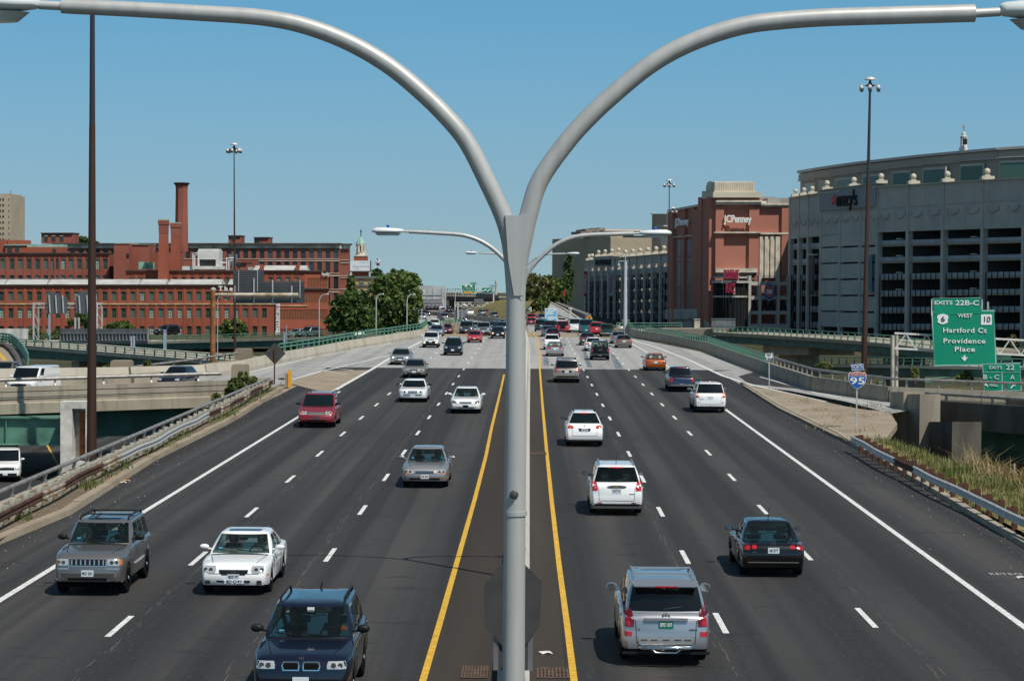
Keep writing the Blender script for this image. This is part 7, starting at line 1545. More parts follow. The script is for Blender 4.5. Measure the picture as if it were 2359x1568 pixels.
 for key,ax in (('fplate','F'),('rplate','B')):
  if key in S:
   zc,mm,txt,tm=(S[key]+(None,None,None))[:4]; mm=mm or plate_w; hx=.155; h=[surf(ax,x,zc+dz) for x in (-hx,hx) for dz in (-.075,.075)]; y=max(p.y for p in h)+.012 if ax=='F' else min(p.y for p in h)-.012; sg=1 if ax=='F' else -1
   g=MB(); g.box(-hx,hx,min(y,y-sg*.03),max(y,y-sg*.03),zc-.078,zc+.078); o=g.obj('license_plate',mm,root)
   if txt:g=MB(); put_text(g,txt,Vector((0,y+sg*.004,zc)),.105,.004,math.pi if sg>0 else 0,.002,1,fit=.25); g.obj('plate_characters',tm or plate_ink,o)
 if 'emblem' in S:
  ax,zc,r=S['emblem']; h=surf(ax,0,zc); sg=1 if ax=='F' else -1; g=MB(); nn=16
  A=[(math.cos(2*math.pi*k/nn)*rr,h.y+sg*yy,zc+.75*math.sin(2*math.pi*k/nn)*rr) for rr,yy in ((r,.012),(r,.028),(r*.75,.028),(r*.75,.012)) for k in range(nn)]
  g.add(A,[(i*nn+k,i*nn+(k+1)%nn,(i+1)*nn+(k+1)%nn,(i+1)*nn+k) for i in range(3) for k in range(nn)]); g.box(-r*.15,r*.15,h.y+sg*.01-.003,h.y+sg*.02+.003,zc-r*.7,zc+r*.7); g.box(-r*.8,r*.8,h.y+sg*.012-.003,h.y+sg*.018+.003,zc-r*.1,zc+r*.1); g.obj('emblem',chrome,root)
 if S.get('chmsl'):z=S['chmsl']; patch('brake_light','B',[(z-.018,-.2,.2),(z+.018,-.2,.2)],lamp_red,off=.014)
 if S.get('rails'):
  for sg in (1,-1):
   x=wt_*.88; g=MB(); g.tube([(sg*x,yf1-.22,H-.075),(sg*x,yf1-.38,H+.035),(sg*x,ym,H+.05),(sg*x,yr1+.3,H+.035),(sg*x,yr1+.14,H-.075)],.026,7); g.obj('roof_rail',S['rails'],root,smooth=60)
  if S.get('crossbars'):
   for y in (yf1-.75,yr1+.7):g=MB(); g.bar((-wt_*.88,y,H+.06),(wt_*.88,y,H+.06),.06,.03); g.obj('roof_crossbar',S['rails'],root)
 if S.get('sunroof'):patch('sunroof','T',[(yf1-.18,-.42,.42),(yf1-.58,-.44,.44)],mat('sunroof_glass',(.012,.016,.03),.06),off=.006)
 if S.get('antenna'):g=MB(); g.tube([(0,yr1+.35,H-.01),(0,yr1-.05,H+.42)],[.012,.005],5); g.obj('antenna',trim_blk,root)
 if S.get('fin'):g=MB(); g.prism([(-.02,yr1+.3,H-.02),(-.02,yr1+.12,H+.07),(-.02,yr1+.06,H-.02)],(.04,0,0)); g.obj('antenna_fin',pm,root)
 if S.get('spoiler'):zt_=H-.08; g=MB(); g.hexa([(-wt_*.95,yr1+.05,zt_+.02),(wt_*.95,yr1+.05,zt_+.02),(wt_*.92,yr1-.26,zt_-.03),(-wt_*.92,yr1-.26,zt_-.03)],[(-wt_*.95,yr1+.05,zt_+.075),(wt_*.95,yr1+.05,zt_+.075),(wt_*.92,yr1-.28,zt_-.005),(-wt_*.92,yr1-.28,zt_-.005)]); sp=g.obj('spoiler',pm,root); g=MB(); g.box(-.24,.24,yr1-.292,yr1-.27,zt_-.028,zt_+.0); g.obj('brake_light',lamp_red,sp)
 if not far:
  if S.get('wiper',True):
   g=MB(); zf=S['zh1']+.03
   for x0 in (-.45,.12):
    p=[surf('F',x0+.55*k/4,zf+.05*k/4)+Vector((0,.012,.0)) for k in range(5)]; g.tube(p,.011,5)
   g.obj('wiper',trim_blk,root)
  if kind in ('suv','hatch','van'):p=[surf('B',-.05+.38*k/4,S['zr']+.05+.05*k/4)-Vector((0,.012,0)) for k in range(5)]; g=MB(); g.tube(p,.012,5); g.obj('rear_wiper',trim_blk,root)
  yw_=L/2-S['yc']; patch('cowl','T',[(yw_+.10,-hw*.80,hw*.80),(yw_-.03,-hw*.84,hw*.84)],trim_blk,off=.005,n=10)
  patch('hood_seam','T',[(L/2-.14,.58*hw,.58*hw+.016),(yw_+.1,.80*hw,.80*hw+.016)],arch_m,n=1,sub=6,off=.003,mir=True)
  patch('bumper_seam','F',[(.572,-.84*hw,.84*hw),(.586,-.84*hw,.84*hw)],arch_m,n=12,sub=1,off=.003)
  patch('tailgate_seam','B',[(.52,.64*hw,.64*hw+.014),(S['zr']-.06,.68*hw,.68*hw+.014)],arch_m,n=1,sub=5,off=.003,mir=True)
  patch('tailgate_seam','B',[(.515,-.65*hw,.65*hw),(.53,-.65*hw,.65*hw)],arch_m,n=10,sub=1,off=.003)
  for sg in (1,-1):
   g=MB(); seamy=[L/2-S['yc']-.05,lerp(yf0-.2,yr0+.1,.5),lerp(yf0-.2,yr0+.1,.93)]
   for ys in seamy:
    h=[bvh.ray_cast(Vector((sg*3,ys,z)),Vector((-sg,0,0)))[0] for z in (.42,.6,.78,S['zh1']-.06)]
    if all(h):g.tube([p+Vector((sg*.0015,0,0)) for p in h],.006,4)
   g.obj('door_seam',trim_blk,root)
   for ys in (seamy[1]+.14,seamy[2]+.16):
    h=bvh.ray_cast(Vector((sg*3,ys,S['zh1']-.12)),Vector((-sg,0,0)))[0]
    if h:g=MB(); g.box(h.x-.02,h.x+.02,ys-.1,ys+.1,h.z-.018,h.z+.018); g.obj('door_handle',S.get('handle',pm),root)
 if S.get('interior'):
  g=MB(); g.box(-hw*.82,hw*.82,yr0-.1,yf0+.1,.5,.62); yd=yf0-.15; g.hexa([(-hw*.8,yd+.25,.7),(hw*.8,yd+.25,.7),(hw*.8,yd-.3,.7),(-hw*.8,yd-.3,.7)],[(-hw*.8,yd+.12,z0f+.0),(hw*.8,yd+.12,z0f),(hw*.8,yd-.28,z0f-.06),(-hw*.8,yd-.28,z0f-.06)]); g.obj('dashboard',dash_m,root)
  ys=yf1-.62
  for x,y in ((-.38,ys),(.38,ys),(-.38,ys-.95),(.38,ys-.95)):
   if y<yr0+.35:continue
   g=MB(); zt=S['zh1']+.08; g.hexa([(x-.24,y+.1,.62),(x+.24,y+.1,.62),(x+.22,y-.12,.62),(x-.22,y-.12,.62)],[(x-.2,y-.14,zt),(x+.2,y-.14,zt),(x+.18,y-.25,zt),(x-.18,y-.25,zt)]); g.box(x-.12,x+.12,y-.26,y-.17,zt+.03,zt+.22); g.box(x-.24,x+.24,y+.05,y+.5,.62,.72); g.obj('seat',S.get('seat',seat_m),root)
  g=MB(); c=Vector((-.38,yf0-.55,z0f+.02)); pts=[c+Vector((.19*math.cos(q),.10*math.sin(q)*.5,.19*math.sin(q)*.85)) for q in [2*math.pi*k/16 for k in range(17)]]; g.tube(pts,.016,6); g.bar(pts[0],pts[8],.04,.03); g.obj('steering_wheel',trim_blk,root)
  g=MB(); g.box(-.11,.11,yf1+.02,yf1+.05,zr_-.16,zr_-.10); g.obj('rear_view_mirror',trim_blk,root)
  h=surf('F',.55,S['zh1']+.08); g=MB(); g.box(.49,.59,h.y-.05,h.y-.03,h.z,h.z+.05); g.obj('sticker',sticker,root)
 if kind=='pickup':
  g=MB(); yb0,yb1=-L/2+.12,yr0-.12; g.box(-hw*.78,hw*.78,yb0,yb1,S['zt']-.3,S['zt']+.012); g.obj('bed_cover',S.get('bed_m',trim_blk),root); g=MB(); g.box(-hw*.9,hw*.9,-L/2-.1,-L/2+.05,.42,.56); g.obj('step_bumper',chrome,root)
 if S.get('spare'):g=MB(); g.lathe([(.36,0),(.38,-.06),(.36,-.17),(.2,-.2),(.05,-.2)],(0,-L/2+S.get('spare_y',.0),.98),20,'y'); g.obj('spare_wheel',tyre_m,root,smooth=45)
 for f in S.get('extra',[]):f(root,surf,L,hw,H,S)
 if label:tag(root,label,cat or 'car',group)
 return root
def recolour(c,pm):
 for o in [c]+kids(c):
  for s in getattr(o,'material_slots',[]):
   if s.material and s.material.name.startswith('car_paint_'):s.link='OBJECT'; s.material=pm
  for k in kids(o):
   for s in k.material_slots:
    if s.material and s.material.name.startswith('car_paint_'):s.link='OBJECT'; s.material=pm
def roadz(Y):return rz_(Y)
def place(c,u,v,front,Y=None,z=None,rz=0.0,L=None,x=None):
 """front=True: nose towards the camera at the ground point (u, v)"""
 if Y is None:
  Y=gnd(u,v).y
  if Y>270:
   for _ in range(12):Y=gnd(u,v,rz_(Y)).y
   Y=min(Y,900)
 p=at(u,v,Y); L=L or c.get('len',4.7); zz=z if z is not None else rz_(Y)
 d=Vector((math.sin(rz),math.cos(rz),0)); c.location=Vector((p.x if x is None else x,Y,zz))+Vector((-math.sin(rz)*L/2,math.cos(rz)*L/2,0)); c.rotation_euler=(0,0,rz+(math.pi if front else 0)); return c
def R2(z0,z1,a,b_,c,d):return [(z0,a,b_),((z0+z1)/2,min(a,c)*.99,max(b_,d)),(z1,c,d)]
sed_f=dict(head=R2(.60,.74,.46,.78,.42,.80),grille=[(.60,-.28,.28),(.70,-.33,.33)],lowgrille=[(.33,-.5,.5),(.42,-.55,.55)],fplate=(.50,))
sed_r=dict(tail=R2(.70,.86,.48,.80,.44,.82),rplate=(.72,),rbumper=(.22,.30),chmsl=1.03)
def ldict(*ds):
 r={}
 for d in ds:r.update(d)
 return r
VEH={}
def veh(kind,col,spec,u,v,front,label,cat='car',name='parked',group=None,**kw):
 nm={'sedan':'sedan','hatch':'hatchback','suv':'suv','van':'minivan','cargo':'cargo_van','pickup':'pickup_truck','jeep':'jeep'}[kind]
 c=make_car(kind,col,spec,label,cat,group or ('cars driving towards the camera' if front else 'cars driving away from the camera'),nm); c['len']=spec.get('L',KIND[kind]['L']); place(c,u,v,front,**kw); return c
 # people seen through the windshields
skin=mat('skin',(.42,.25,.18),.6); skin2=mat('skin_tan',(.30,.17,.11),.6); hair_m=mat('hair_brown',(.025,.014,.008),.6)
def person(label,car,x,cloth,skin_m=skin,hair=True,lean=0.0,arm='wheel',longhair=False,fwd=0.0):
 S=KIND[car['kind']] if 'kind_' in car else None; L=car['len']; yf1=L/2-car['yrf']; y=yf1-.66+fwd; zs=car['zb']
 M=car.matrix_basis if False else Matrix.Translation(car.location)@Matrix.Rotation(car.rotation_euler.z,4,'Z')
 def W_(b):b.v=[tuple(M@Vector(p)) for p in b.v]; return b
 zs_=zs-.07; base=M@Vector((x,y,zs_-.45)); t=tag(bpy.data.objects.new('person',None),label,'person','people inside the nearest cars'); COL.objects.link(t); t.location=base; OFF[t.name]=Vector(base)
 b=MB(); sect=[(-.45,.17,.12,.10),(-.25,.17,.12,.02),(-.05,.20,.12,-.02),(.08,.215,.11,-.04),(.14,.16,.09,-.04),(.17,.07,.06,-.02),(.22,.055,.055,-.005),(.26,.06,.065,.01)]; nn=14
 vs=[(x+r1*math.cos(q)+lean*k/8,y+dy+r2*math.sin(q),zs_+z) for k,(z,r1,r2,dy) in enumerate(sect) for q in [2*math.pi*i/nn for i in range(nn)]]
 b.add(vs,[(i*nn+q,i*nn+(q+1)%nn,(i+1)*nn+(q+1)%nn,(i+1)*nn+q) for i in range(7) for q in range(nn)]+[tuple(range(nn-1,-1,-1))])
 hx,hy,hz=x+lean,y+.03,zs_+.37; hs=[(-.12,.045,.05),(-.09,.065,.075),(-.04,.076,.092),(.02,.08,.10),(.07,.076,.096),(.11,.055,.07),(.13,.02,.03)]
 vs=[]
 for z,r1,r2 in hs:
  for i in range(nn):
   q=2*math.pi*i/nn; yy=r2*math.sin(q)
   if abs(q-math.pi/2)<.25 and -.03<z<.0:yy+=.0
   if abs(q-math.pi/2)<.2 and z in (-.04,):yy+=.022
   vs.append((hx+r1*math.cos(q),hy+yy,hz+z))
 b.add(vs,[(i*nn+q,i*nn+(q+1)%nn,(i+1)*nn+(q+1)%nn,(i+1)*nn+q) for i in range(6) for q in range(nn)]+[tuple(range(6*nn,7*nn))])
 for sg in (-1,1):b.lathe([(.008,-.02),(.022,-.012),(.024,.012),(.008,.02)],(hx+sg*.08,hy,hz-.01),8)
 sh=[(x-.2,y,zs_+.06),(x+.2,y,zs_+.06)]
 hands={'wheel':[(x-.15,y+.48,zs_-.02),(x+.13,y+.48,zs_+.02)],'chin':[(x-.08,y+.3,zs_-.2),(hx-.03,hy+.13,hz-.14)],'lap':[(x-.1,y+.32,zs_-.3),(x+.1,y+.32,zs_-.3)]}[arm]
 for (a,h,sg) in ((sh[0],hands[0],-1),(sh[1],hands[1],1)):
  a,h=Vector(a),Vector(h); e=a.lerp(h,.5)+Vector((sg*.09,-.02,-.13)); b.tube([a,a.lerp(e,.5),e,e.lerp(h,.6),h],[.055,.048,.04,.034,.028],8)
  d=(h-e).normalized(); sd=d.cross(Vector((0,0,1))).normalized(); b.tube([h,h+d*.05,h+d*.09],[.028,.04,.036],8)
  for f in range(4):o_=h+d*.08+sd*(f-1.5)*.019; ln=(.07,.078,.074,.058)[f]; b.tube([o_,o_+d*ln*.55,o_+d*ln*.75+Vector((0,0,-.03))],[.010,.009,.007],6)
  o_=h+d*.02-sd*sg*.035; b.tube([o_,o_-sd*sg*.03+d*.03,o_-sd*sg*.035+d*.055],[.011,.010,.008],6)
 body=W_(b).obj('body',skin_m,t,smooth=60)
 b=MB(); sect2=[(z,r1+.012,r2+.012,dy) for z,r1,r2,dy in sect[:5]]; vs=[(x+r1*math.cos(q)+lean*k/8,y+dy+r2*math.sin(q),zs_+z) for k,(z,r1,r2,dy) in enumerate(sect2) for q in [2*math.pi*i/nn for i in range(nn)]]
 b.add(vs,[(i*nn+q,i*nn+(q+1)%nn,(i+1)*nn+(q+1)%nn,(i+1)*nn+q) for i in range(4) for q in range(nn)])
 for (a,h,sg) in ((sh[0],hands[0],-1),(sh[1],hands[1],1)):a,h=Vector(a),Vector(h); e=a.lerp(h,.5)+Vector((sg*.09,-.02,-.13)); b.tube([a,a.lerp(e,.5),e,e.lerp(h,.45)],[.068,.06,.054,.047],8)
 W_(b).obj('shirt',cloth,body,smooth=60)
 if hair:
  b=MB(); vs=[]
  for z,k in ((-.02 if not longhair else -.18,1.06),(.03,1.10),(.08,1.10),(.12,.95),(.145,.5)):
   rr_=interp(z,[(h[0],h[1]) for h in hs]); r2=interp(z,[(h[0],h[2]) for h in hs])
   for i in range(nn):q=2*math.pi*i/nn; yy=math.sin(q); vs.append((hx+max(rr_,.06)*k*math.cos(q),hy-.012+(r2*k*yy if yy<.3 or z>.06 else r2*.3),hz+z))
  b.add(vs,[(i*nn+q,i*nn+(q+1)%nn,(i+1)*nn+(q+1)%nn,(i+1)*nn+q) for i in range(4) for q in range(nn)]+[tuple(range(4*nn,5*nn))]); W_(b).obj('hair',hair_m,body,smooth=60)
 b=MB()
 for sg in (-1,1):b.lathe([(.004,0),(.011,-.006),(.012,-.012)],(0,0,0),8,'y'); b.v[-24:]=[(p[0]+hx+sg*.032,hy+.088+p[1]*.5,p[2]+hz+.01) for p in b.v[-24:]]
 W_(b).obj('eyes',dark_m,body); b=MB(); b.box(hx-.025,hx+.025,hy+.078,hy+.086,hz-.072,hz-.062); W_(b).obj('mouth',mat('lips',(.3,.08,.07),.6),body); return t
 # nearest vehicles, one by one
def emb_bowtie(root,surf,L,hw,H,S):
 h=surf('B',0,S['em_z']); g=MB(); y=h.y-.02; z=S['em_z']; g.lathe([(.34,.0),(.33,-.02)],(0,0,0),20,'y',1,.16); g.v=[(p[0],p[1]+h.y-.004,p[2]+z) for p in g.v]; g.obj('chrome_badge_bar',chrome,root); g=MB(); g.box(-.09,.09,y-.015,y-.004,z-.018,z+.018); g.box(-.03,.03,y-.016,y-.004,z-.035,z+.035); g.obj('emblem',mat('gold',(.5,.36,.12),.3,.8),root)
def nudge(root,surf,L,hw,H,S):
 y=-L/2-.1; g=MB(); g.tube([(-.55,y+.08,.43),(-.5,y,.43),(.5,y,.43),(.55,y+.08,.43)],.045,10); g.tube([(-.33,y,.42),(-.22,y-.02,.33),(.22,y-.02,.33),(.33,y,.42)],.022,8); g.obj('chrome_hitch_bar',chrome,root,smooth=60)
 g=MB(); g.box(-.58,.58,surf('B',0,.56).y-.03,surf('B',0,.56).y+.1,.50,.60); st=g.obj('bumper_step',mat('step_grey',(.22,.22,.22),.5),root)
 for x in (-.46,-.25,0,.25,.46):g=MB(); g.box(x-.07,x+.07,surf('B',0,.56).y-.04,surf('B',0,.56).y,.585,.605); g.obj('step_tread',chrome,st)
 g=MB(); y2=surf('B',0,1.0).y; g.box(-.46,.46,y2-.05,y2+.02,.985,1.045); g.obj('garnish_bar',PT['silver'],root)
def logo_txt(txt,x,z,sz,m_=chrome,ax='B'):
 def f(root,surf,L,hw,H,S):h=surf(ax,x,z); g=MB(); put_text(g,txt,Vector((x,h.y-.012,z)),sz,.006,0,.002); g.obj('lettering',m_,root)
 return f
c=veh('suv','silver',dict(L=4.80,W=1.91,H=1.79,zh0=1.02,zh1=1.16,zr=1.16,zt=1.14,wt=.63,tail=[(.86,.68,.90),(1.0,.67,.91),(1.18,.72,.90),(1.28,.80,.89)],tail_m=lamp_red_dk,patch=[('tail_light_lens','B',[(.88,.76,.86),(1.06,.76,.87)],lamp_red,True),('dark_glass_band','B',[(1.20,-.68,.68),(1.58,-.58,.58)],car_glass,False)],refl=[(.66,.72,.88),(.76,.72,.89)],rplate=(.90,plate_g,'EPD 307',sign_white),rails=PT['silver'],crossbars=True,spoiler=True,rbumper=(.28,.34),emblem=('B',1.085,.085),mir_h=1.5,sunroof=True,rglass=car_glass,extra=[nudge,logo_txt('V8',-.58,.80,.05),logo_txt('LIMITED',.58,.80,.05)]),1533,1536,False,'silver sport utility with a green EPD 307 plate and chrome hitch bar','suv')
c=veh('sedan','black',dict(L=4.55,W=1.78,H=1.46,yrb=3.98,yrr=3.35,tail=[(.78,.66,.80),(.85,.64,.84),(.92,.66,.82)],tail_m=lamp_red,patch=[('inner_tail_light','B',[(.80,.47,.58),(.85,.46,.59),(.90,.47,.58)],lamp_red,True),('bumper_strip','B',[(.42,-.7,.7),(.45,-.7,.7)],mat('strip_grey',(.12,.12,.12),.3),False)],rplate=(.76,plate_w,'AE 577'),emblem=('B',.92,.065),antenna=True,interior=True,glass=see_glass,rglass=see_glass,seat=mat('seat_beige',(.32,.31,.28),.8),extra=[logo_txt('Jetta',-.52,.72,.055)]),1781,1331,False,'glossy black sedan with round paired tail lights and a white plate on the right')
c=veh('hatch','white',dict(L=4.77,W=1.84,H=1.72,yrr=4.2,yrb=4.62,zr=1.14,zt=1.12,wt=.60,tail=[(.86,.66,.86),(1.0,.65,.88),(1.16,.70,.86)],patch=[('tail_light_lens','B',[(1.03,.70,.79),(1.11,.72,.79)],lamp_clear,True)],rplate=(.86,plate_w,'407713'),rails=PT['silver'],rbumper=(.26,.42),antenna=True,chmsl=1.62,em_z=1.0,refl=[(.44,.5,.66),(.47,.5,.66)],mirror=trim_blk,interior=True,rglass=see_glass,extra=[emb_bowtie,logo_txt('EQUINOX',.52,.76,.04)]),1420,1188,False,'white crossover with red corner lamps and a chrome badge bar on the right','suv')
c=veh('hatch','white',dict(L=4.64,W=1.80,H=1.66,yrr=3.75,yrb=4.35,zr=1.10,zt=1.06,wt=.52,rrake=.2,tail=[(.88,.52,.84),(.97,.54,.85),(1.06,.70,.84)],patch=[('tail_light_lens','B',[(.92,.62,.70),(.99,.64,.71)],lamp_amber,True),('plate_recess','B',[(.74,-.26,.26),(.88,-.3,.3)],trim_blk,False)],rplate=(.80,plate_w,'XK 503'),rails=trim_blk,rbumper=(.26,.32),antenna=True,chmsl=1.56,mirror=trim_blk,emblem=('B',.99,.05),rglass=car_glass_green),1346,1029,False,'white rounded crossover with swept red tail lights, middle right lanes','suv')
c=veh('suv','white',dict(L=4.87,W=1.90,H=1.80,wt=.62,tail=[(.92,.70,.90),(1.06,.69,.91),(1.2,.72,.89)],tail_m=lamp_amber,patch=[('tail_light_lens','B',[(.92,.70,.9),(1.02,.70,.9)],lamp_red,True)],rplate=(.92,plate_w),rails=trim_blk,crossbars=True,refl=[(.58,.68,.76),(.65,.68,.76)],rbumper=(.22,.28),fin=True,extra=[logo_txt('ENVOY',-.5,.82,.05),nudge if False else logo_txt('x',0,.45,.08)]),1636,951,False,'white sport utility with amber tail lights and sun glinting in its rear window','suv')
c=veh('pickup','blue',dict(L=5.2,W=1.80,tail=[(.72,.64,.84),(.9,.64,.85),(1.0,.66,.84)],rplate=(.49,plate_w),chmsl=1.6,extra=[logo_txt('COLORADO',-.45,.68,.06),logo_txt('Z71',.55,.68,.06)]),1570,903,False,'dark blue pickup truck ahead of the white sport utility on the right','truck')
c=veh('sedan','copper',ldict(sed_r,dict(L=4.8,H=1.45,tail=[(.62,.62,.84),(.8,.62,.85),(.95,.66,.84)],rglass=see_glass,glass=see_glass,interior=True,seat=mat('seat_pale',(.45,.45,.40),.8))),1510,854,False,'bright copper-orange sedan near the dark pavement joint on the right')
c=veh('van','beige',dict(tail=[(.80,.73,.90),(1.0,.73,.91),(1.14,.75,.9)],rplate=(.84,plate_w),rails=trim_blk,crossbars=True,rbumper=(.44,.52),patch=[('plate_recess','B',[(.78,-.36,.36),(.94,-.36,.36)],trim_blk,False)]),1305,882,False,'beige minivan with a roof rack in the left lane going away','minivan')
c=veh('sedan','silver',ldict(sed_r,dict(tail=R2(.78,.90,.42,.82,.36,.80),rglass=see_glass,glass=see_glass,interior=True,seat=mat('seat_pale',(.45,.45,.40),.8))),1278,821,False,'silver sedan with wide red tail lights directly ahead of the beige minivan')
c=veh('suv','black',dict(L=4.4,W=1.80,H=1.82,tail=[(.80,.67,.85),(1.0,.67,.86),(1.05,.68,.85)],rails=trim_blk,spare=True,rplate=(.5,plate_w),rglass=see_glass,glass=see_glass,interior=True,seat=mat('seat_pale',(.45,.45,.40),.8),extra=[lambda root,surf,L,hw,H,S:(lambda g:(put_text(g,'LAND',Vector((0,-L/2-.21,1.04)),.13,.01),put_text(g,'ROVER',Vector((0,-L/2-.21,.92)),.13,.01),g.obj('cover_lettering',metal_back,root)))(MB())]),1382,829.5,False,'black off-roader with a spare wheel on its tailgate in the middle right lane','suv')
def arms(root,surf,L,hw,H,S):pass
def seven_slot(root,surf,L,hw,H,S):
 for sg in (-1,1):h=surf('F',sg*.7,.93)
c=veh('suv','greymetal',dict(L=4.61,W=1.84,H=1.76,zh0=1.06,zh1=1.19,zr=1.2,wt=.64,head=R2(.80,.96,.52,.84,.50,.80),grille=[(.80,-.46,.46),(.955,-.46,.46)],bars=(8,False),bar_m=mat('bright_silver',(.5,.49,.48),.25,.8),fbumper=(.38,.60),fbumper_m=mat('bumper_grey',(.045,.042,.04),.5),patch=[('grille_surround','F',[(.775,-.50,.50),(.98,-.50,.50)],MATS['bright_silver'],False),('chrome_strip','F',[(.70,.48,.84),(.735,.48,.85)],mat('bright_silver',(.5,.49,.48),.25,.8),True),('bumper_slot','F',[(.42,-.5,.5),(.48,-.5,.5)],arch_m,False),('turn_signal','F',[(.81,.80,.86),(.94,.79,.85)],lamp_amber,True)],fplate=(.60,plate_w,'MO 201'),rails=trim_blk,crossbars=True,sunroof=True,interior=True,glass=see_glass,mirror=trim_blk,fog=[(.42,.60,.74),(.50,.60,.74)],fog_m=lamp_dark,mir_h=1.2),201,1374,True,'grey sport utility with a barred grille and two people in front','suv')
c['yrf']=2.0; c['zb']=1.13; gsuv=c
c=veh('sedan','white',dict(L=4.84,W=1.80,H=1.44,zh0=.81,zh1=.935,yc=1.30,yrf=2.12,wt=.59,head=[(.60,.48,.80),(.68,.44,.84),(.77,.47,.80)],grille=[(.555,-.28,.28),(.60,-.36,.36),(.68,-.38,.38)],bars=(3,True),bar_m=trim_blk,emblem=('F',.63,.06),lowgrille=[(.36,-.42,.42),(.41,-.44,.44)],fplate=(.50,plate_w,'BDO 97'),fog=[(.31,.60,.72),(.37,.59,.73),(.42,.61,.71)],fog_m=lamp_dark,sunroof=True,interior=True,glass=see_glass,patch=[('side_marker','F',[(.52,.83,.87),(.555,.83,.87)],lamp_amber,True)],extra=[lambda root,surf,L,hw,H,S:(lambda g,h:(g.box(-.27,.27,h.y,h.y+.03,.335,.425),(lambda o:(lambda g2:(put_text(g2,'BD·O·97',Vector((-.02,h.y+.033,.38)),.11,.004,math.pi,.003,fit=.40),g2.obj('plate_characters',plate_ink,o)))(MB()))(g.obj('second_plate',plate_w,root)),(lambda g3:(g3.box(.225,.268,h.y+.031,h.y+.034,.338,.422),g3.obj('plate_band',sign_blue,root)))(MB())))(MB(),surf('F',0,.38))]),537,1373,True,'white sedan with a black oval grille and a second BD-O-97 plate')
c['yrf']=2.12; c['zb']=.94; wsed=c
c=veh('suv','navy',dict(L=4.75,W=1.93,H=1.76,zh0=.98,zh1=1.14,wt=.62,head=R2(.78,.92,.50,.86,.52,.84),patch=[('kidney_surround','F',[(.745,.04,.345),(.84,.025,.375),(.915,.045,.345)],chrome,True),('kidney_grille','F',[(.765,.06,.325),(.84,.05,.35),(.895,.065,.32)],arch_m,True),('headlight_ring','F',[(.82,.58,.66),(.89,.58,.66)],chrome,True)],emblem=('F',.965,.05),fplate=(.55,plate_w),rails=trim_blk,fin=True,interior=True,glass=see_glass,mirror=trim_blk,mir_h=1.2,extra=[lambda root,surf,L,hw,H,S:(lambda g,h:(g.box(-.07,.07,h.y-.06,h.y-.045,h.z,h.z+.09),g.obj('toll_tag',sign_white,root)))(MB(),surf('F',0,1.58))]),692,1634,True,'dark navy sport utility with roof rails cut off by the bottom edge','suv')
c['yrf']=2.0; c['zb']=1.13; nsuv=c
c=veh('sedan','silverpink',dict(L=4.8,W=1.785,H=1.45,head=[(.58,.42,.80),(.66,.42,.83),(.72,.60,.82)],grille=[(.60,-.34,.34),(.68,-.36,.36)],bars=(2,True),emblem=('F',.64,.05),lowgrille=[(.34,-.56,.56),(.41,-.60,.60)],fplate=(.46,plate_w,'695 ZG9',mat('plate_red_ink',(.35,.03,.05),.5)),interior=True,glass=see_glass,patch=[('turn_signal','F',[(.585,.60,.82),(.62,.60,.83)],lamp_amber,True)]),978,1125,True,'silver sedan with a white plate in the left lane, alone in the middle distance')
c['yrf']=2.12; c['zb']=.95; ssed=c
c=veh('van','darkred',dict(L=4.8,W=1.97,H=1.76,head=R2(.72,.88,.50,.84,.50,.80),grille=[(.70,-.38,.38),(.78,-.46,.46),(.86,-.46,.46)],grille_m=mat('grille_mesh',(.16,.15,.14),.4,.5),lowgrille=[(.34,-.45,.45),(.44,-.6,.6)],fplate=(.55,mat('plate_dark',(.06,.06,.07),.5)),rails=trim_blk,patch=[('turn_signal','F',[(.75,.76,.86),(.85,.74,.84)],lamp_amber,True),('badge','F',[(.80,-.12,.12),(.82,-.12,.12)],chrome,False)],mirror=trim_blk,glass=car_glass_green),727,986,True,'dark red minivan driving beside the left edge line','minivan')
c=veh('sedan','white',dict(W=1.80,H=1.48,head=[(.62,.52,.80),(.70,.54,.84),(.79,.70,.84)],head_m=mat('smoked_lamp',(.16,.13,.14),.2,.4),grille=[(.62,-.33,.33),(.70,-.38,.38)],bars=(3,True),lowgrille=[(.34,-.4,.4),(.40,-.6,.6)],fplate=(.44,trim_blk),sunroof=True,interior=True,glass=see_glass),1072,953,True,'white sedan with smoked headlamps in the left lane beside the yellow line')
c=veh('sedan','white',dict(L=4.9,W=1.82,H=1.40,zh0=.80,zh1=.93,rake=.02,wt=.58,yrf=1.95,head=[(.62,.44,.56),(.74,.44,.56)],patch=[('outer_headlight','F',[(.62,.60,.80),(.74,.60,.80)],lamp_clear,True),('chrome_bumper','F',[(.46,-.86,.86),(.54,-.86,.86)],chrome,False)],grille=[(.60,-.30,.30),(.75,-.30,.30)],bars=(9,False),fplate=(.42,plate_w),mirror=trim_blk,glass=car_glass),950,927,True,'old square white sedan with four headlamps and a chrome bumper')
sf2=ldict(sed_f,dict(glass=car_glass_green))
c=veh('sedan','champagne',ldict(sed_f,dict(grille=[(.58,-.26,.26),(.70,-.30,.30)],bars=(3,True),sunroof=True,fog=[(.32,.58,.72),(.40,.58,.72)])),953,871,True,'champagne gold sedan just crossing the dark pavement joint')
c=veh('sedan','silver',ldict(sf2,dict(L=5.0,W=1.86,lit=True,grille=[(.58,-.28,.28),(.64,-.34,.34),(.69,-.28,.28)])),921,841,True,'silver sedan with lit headlamps beside the striped gore on the left')
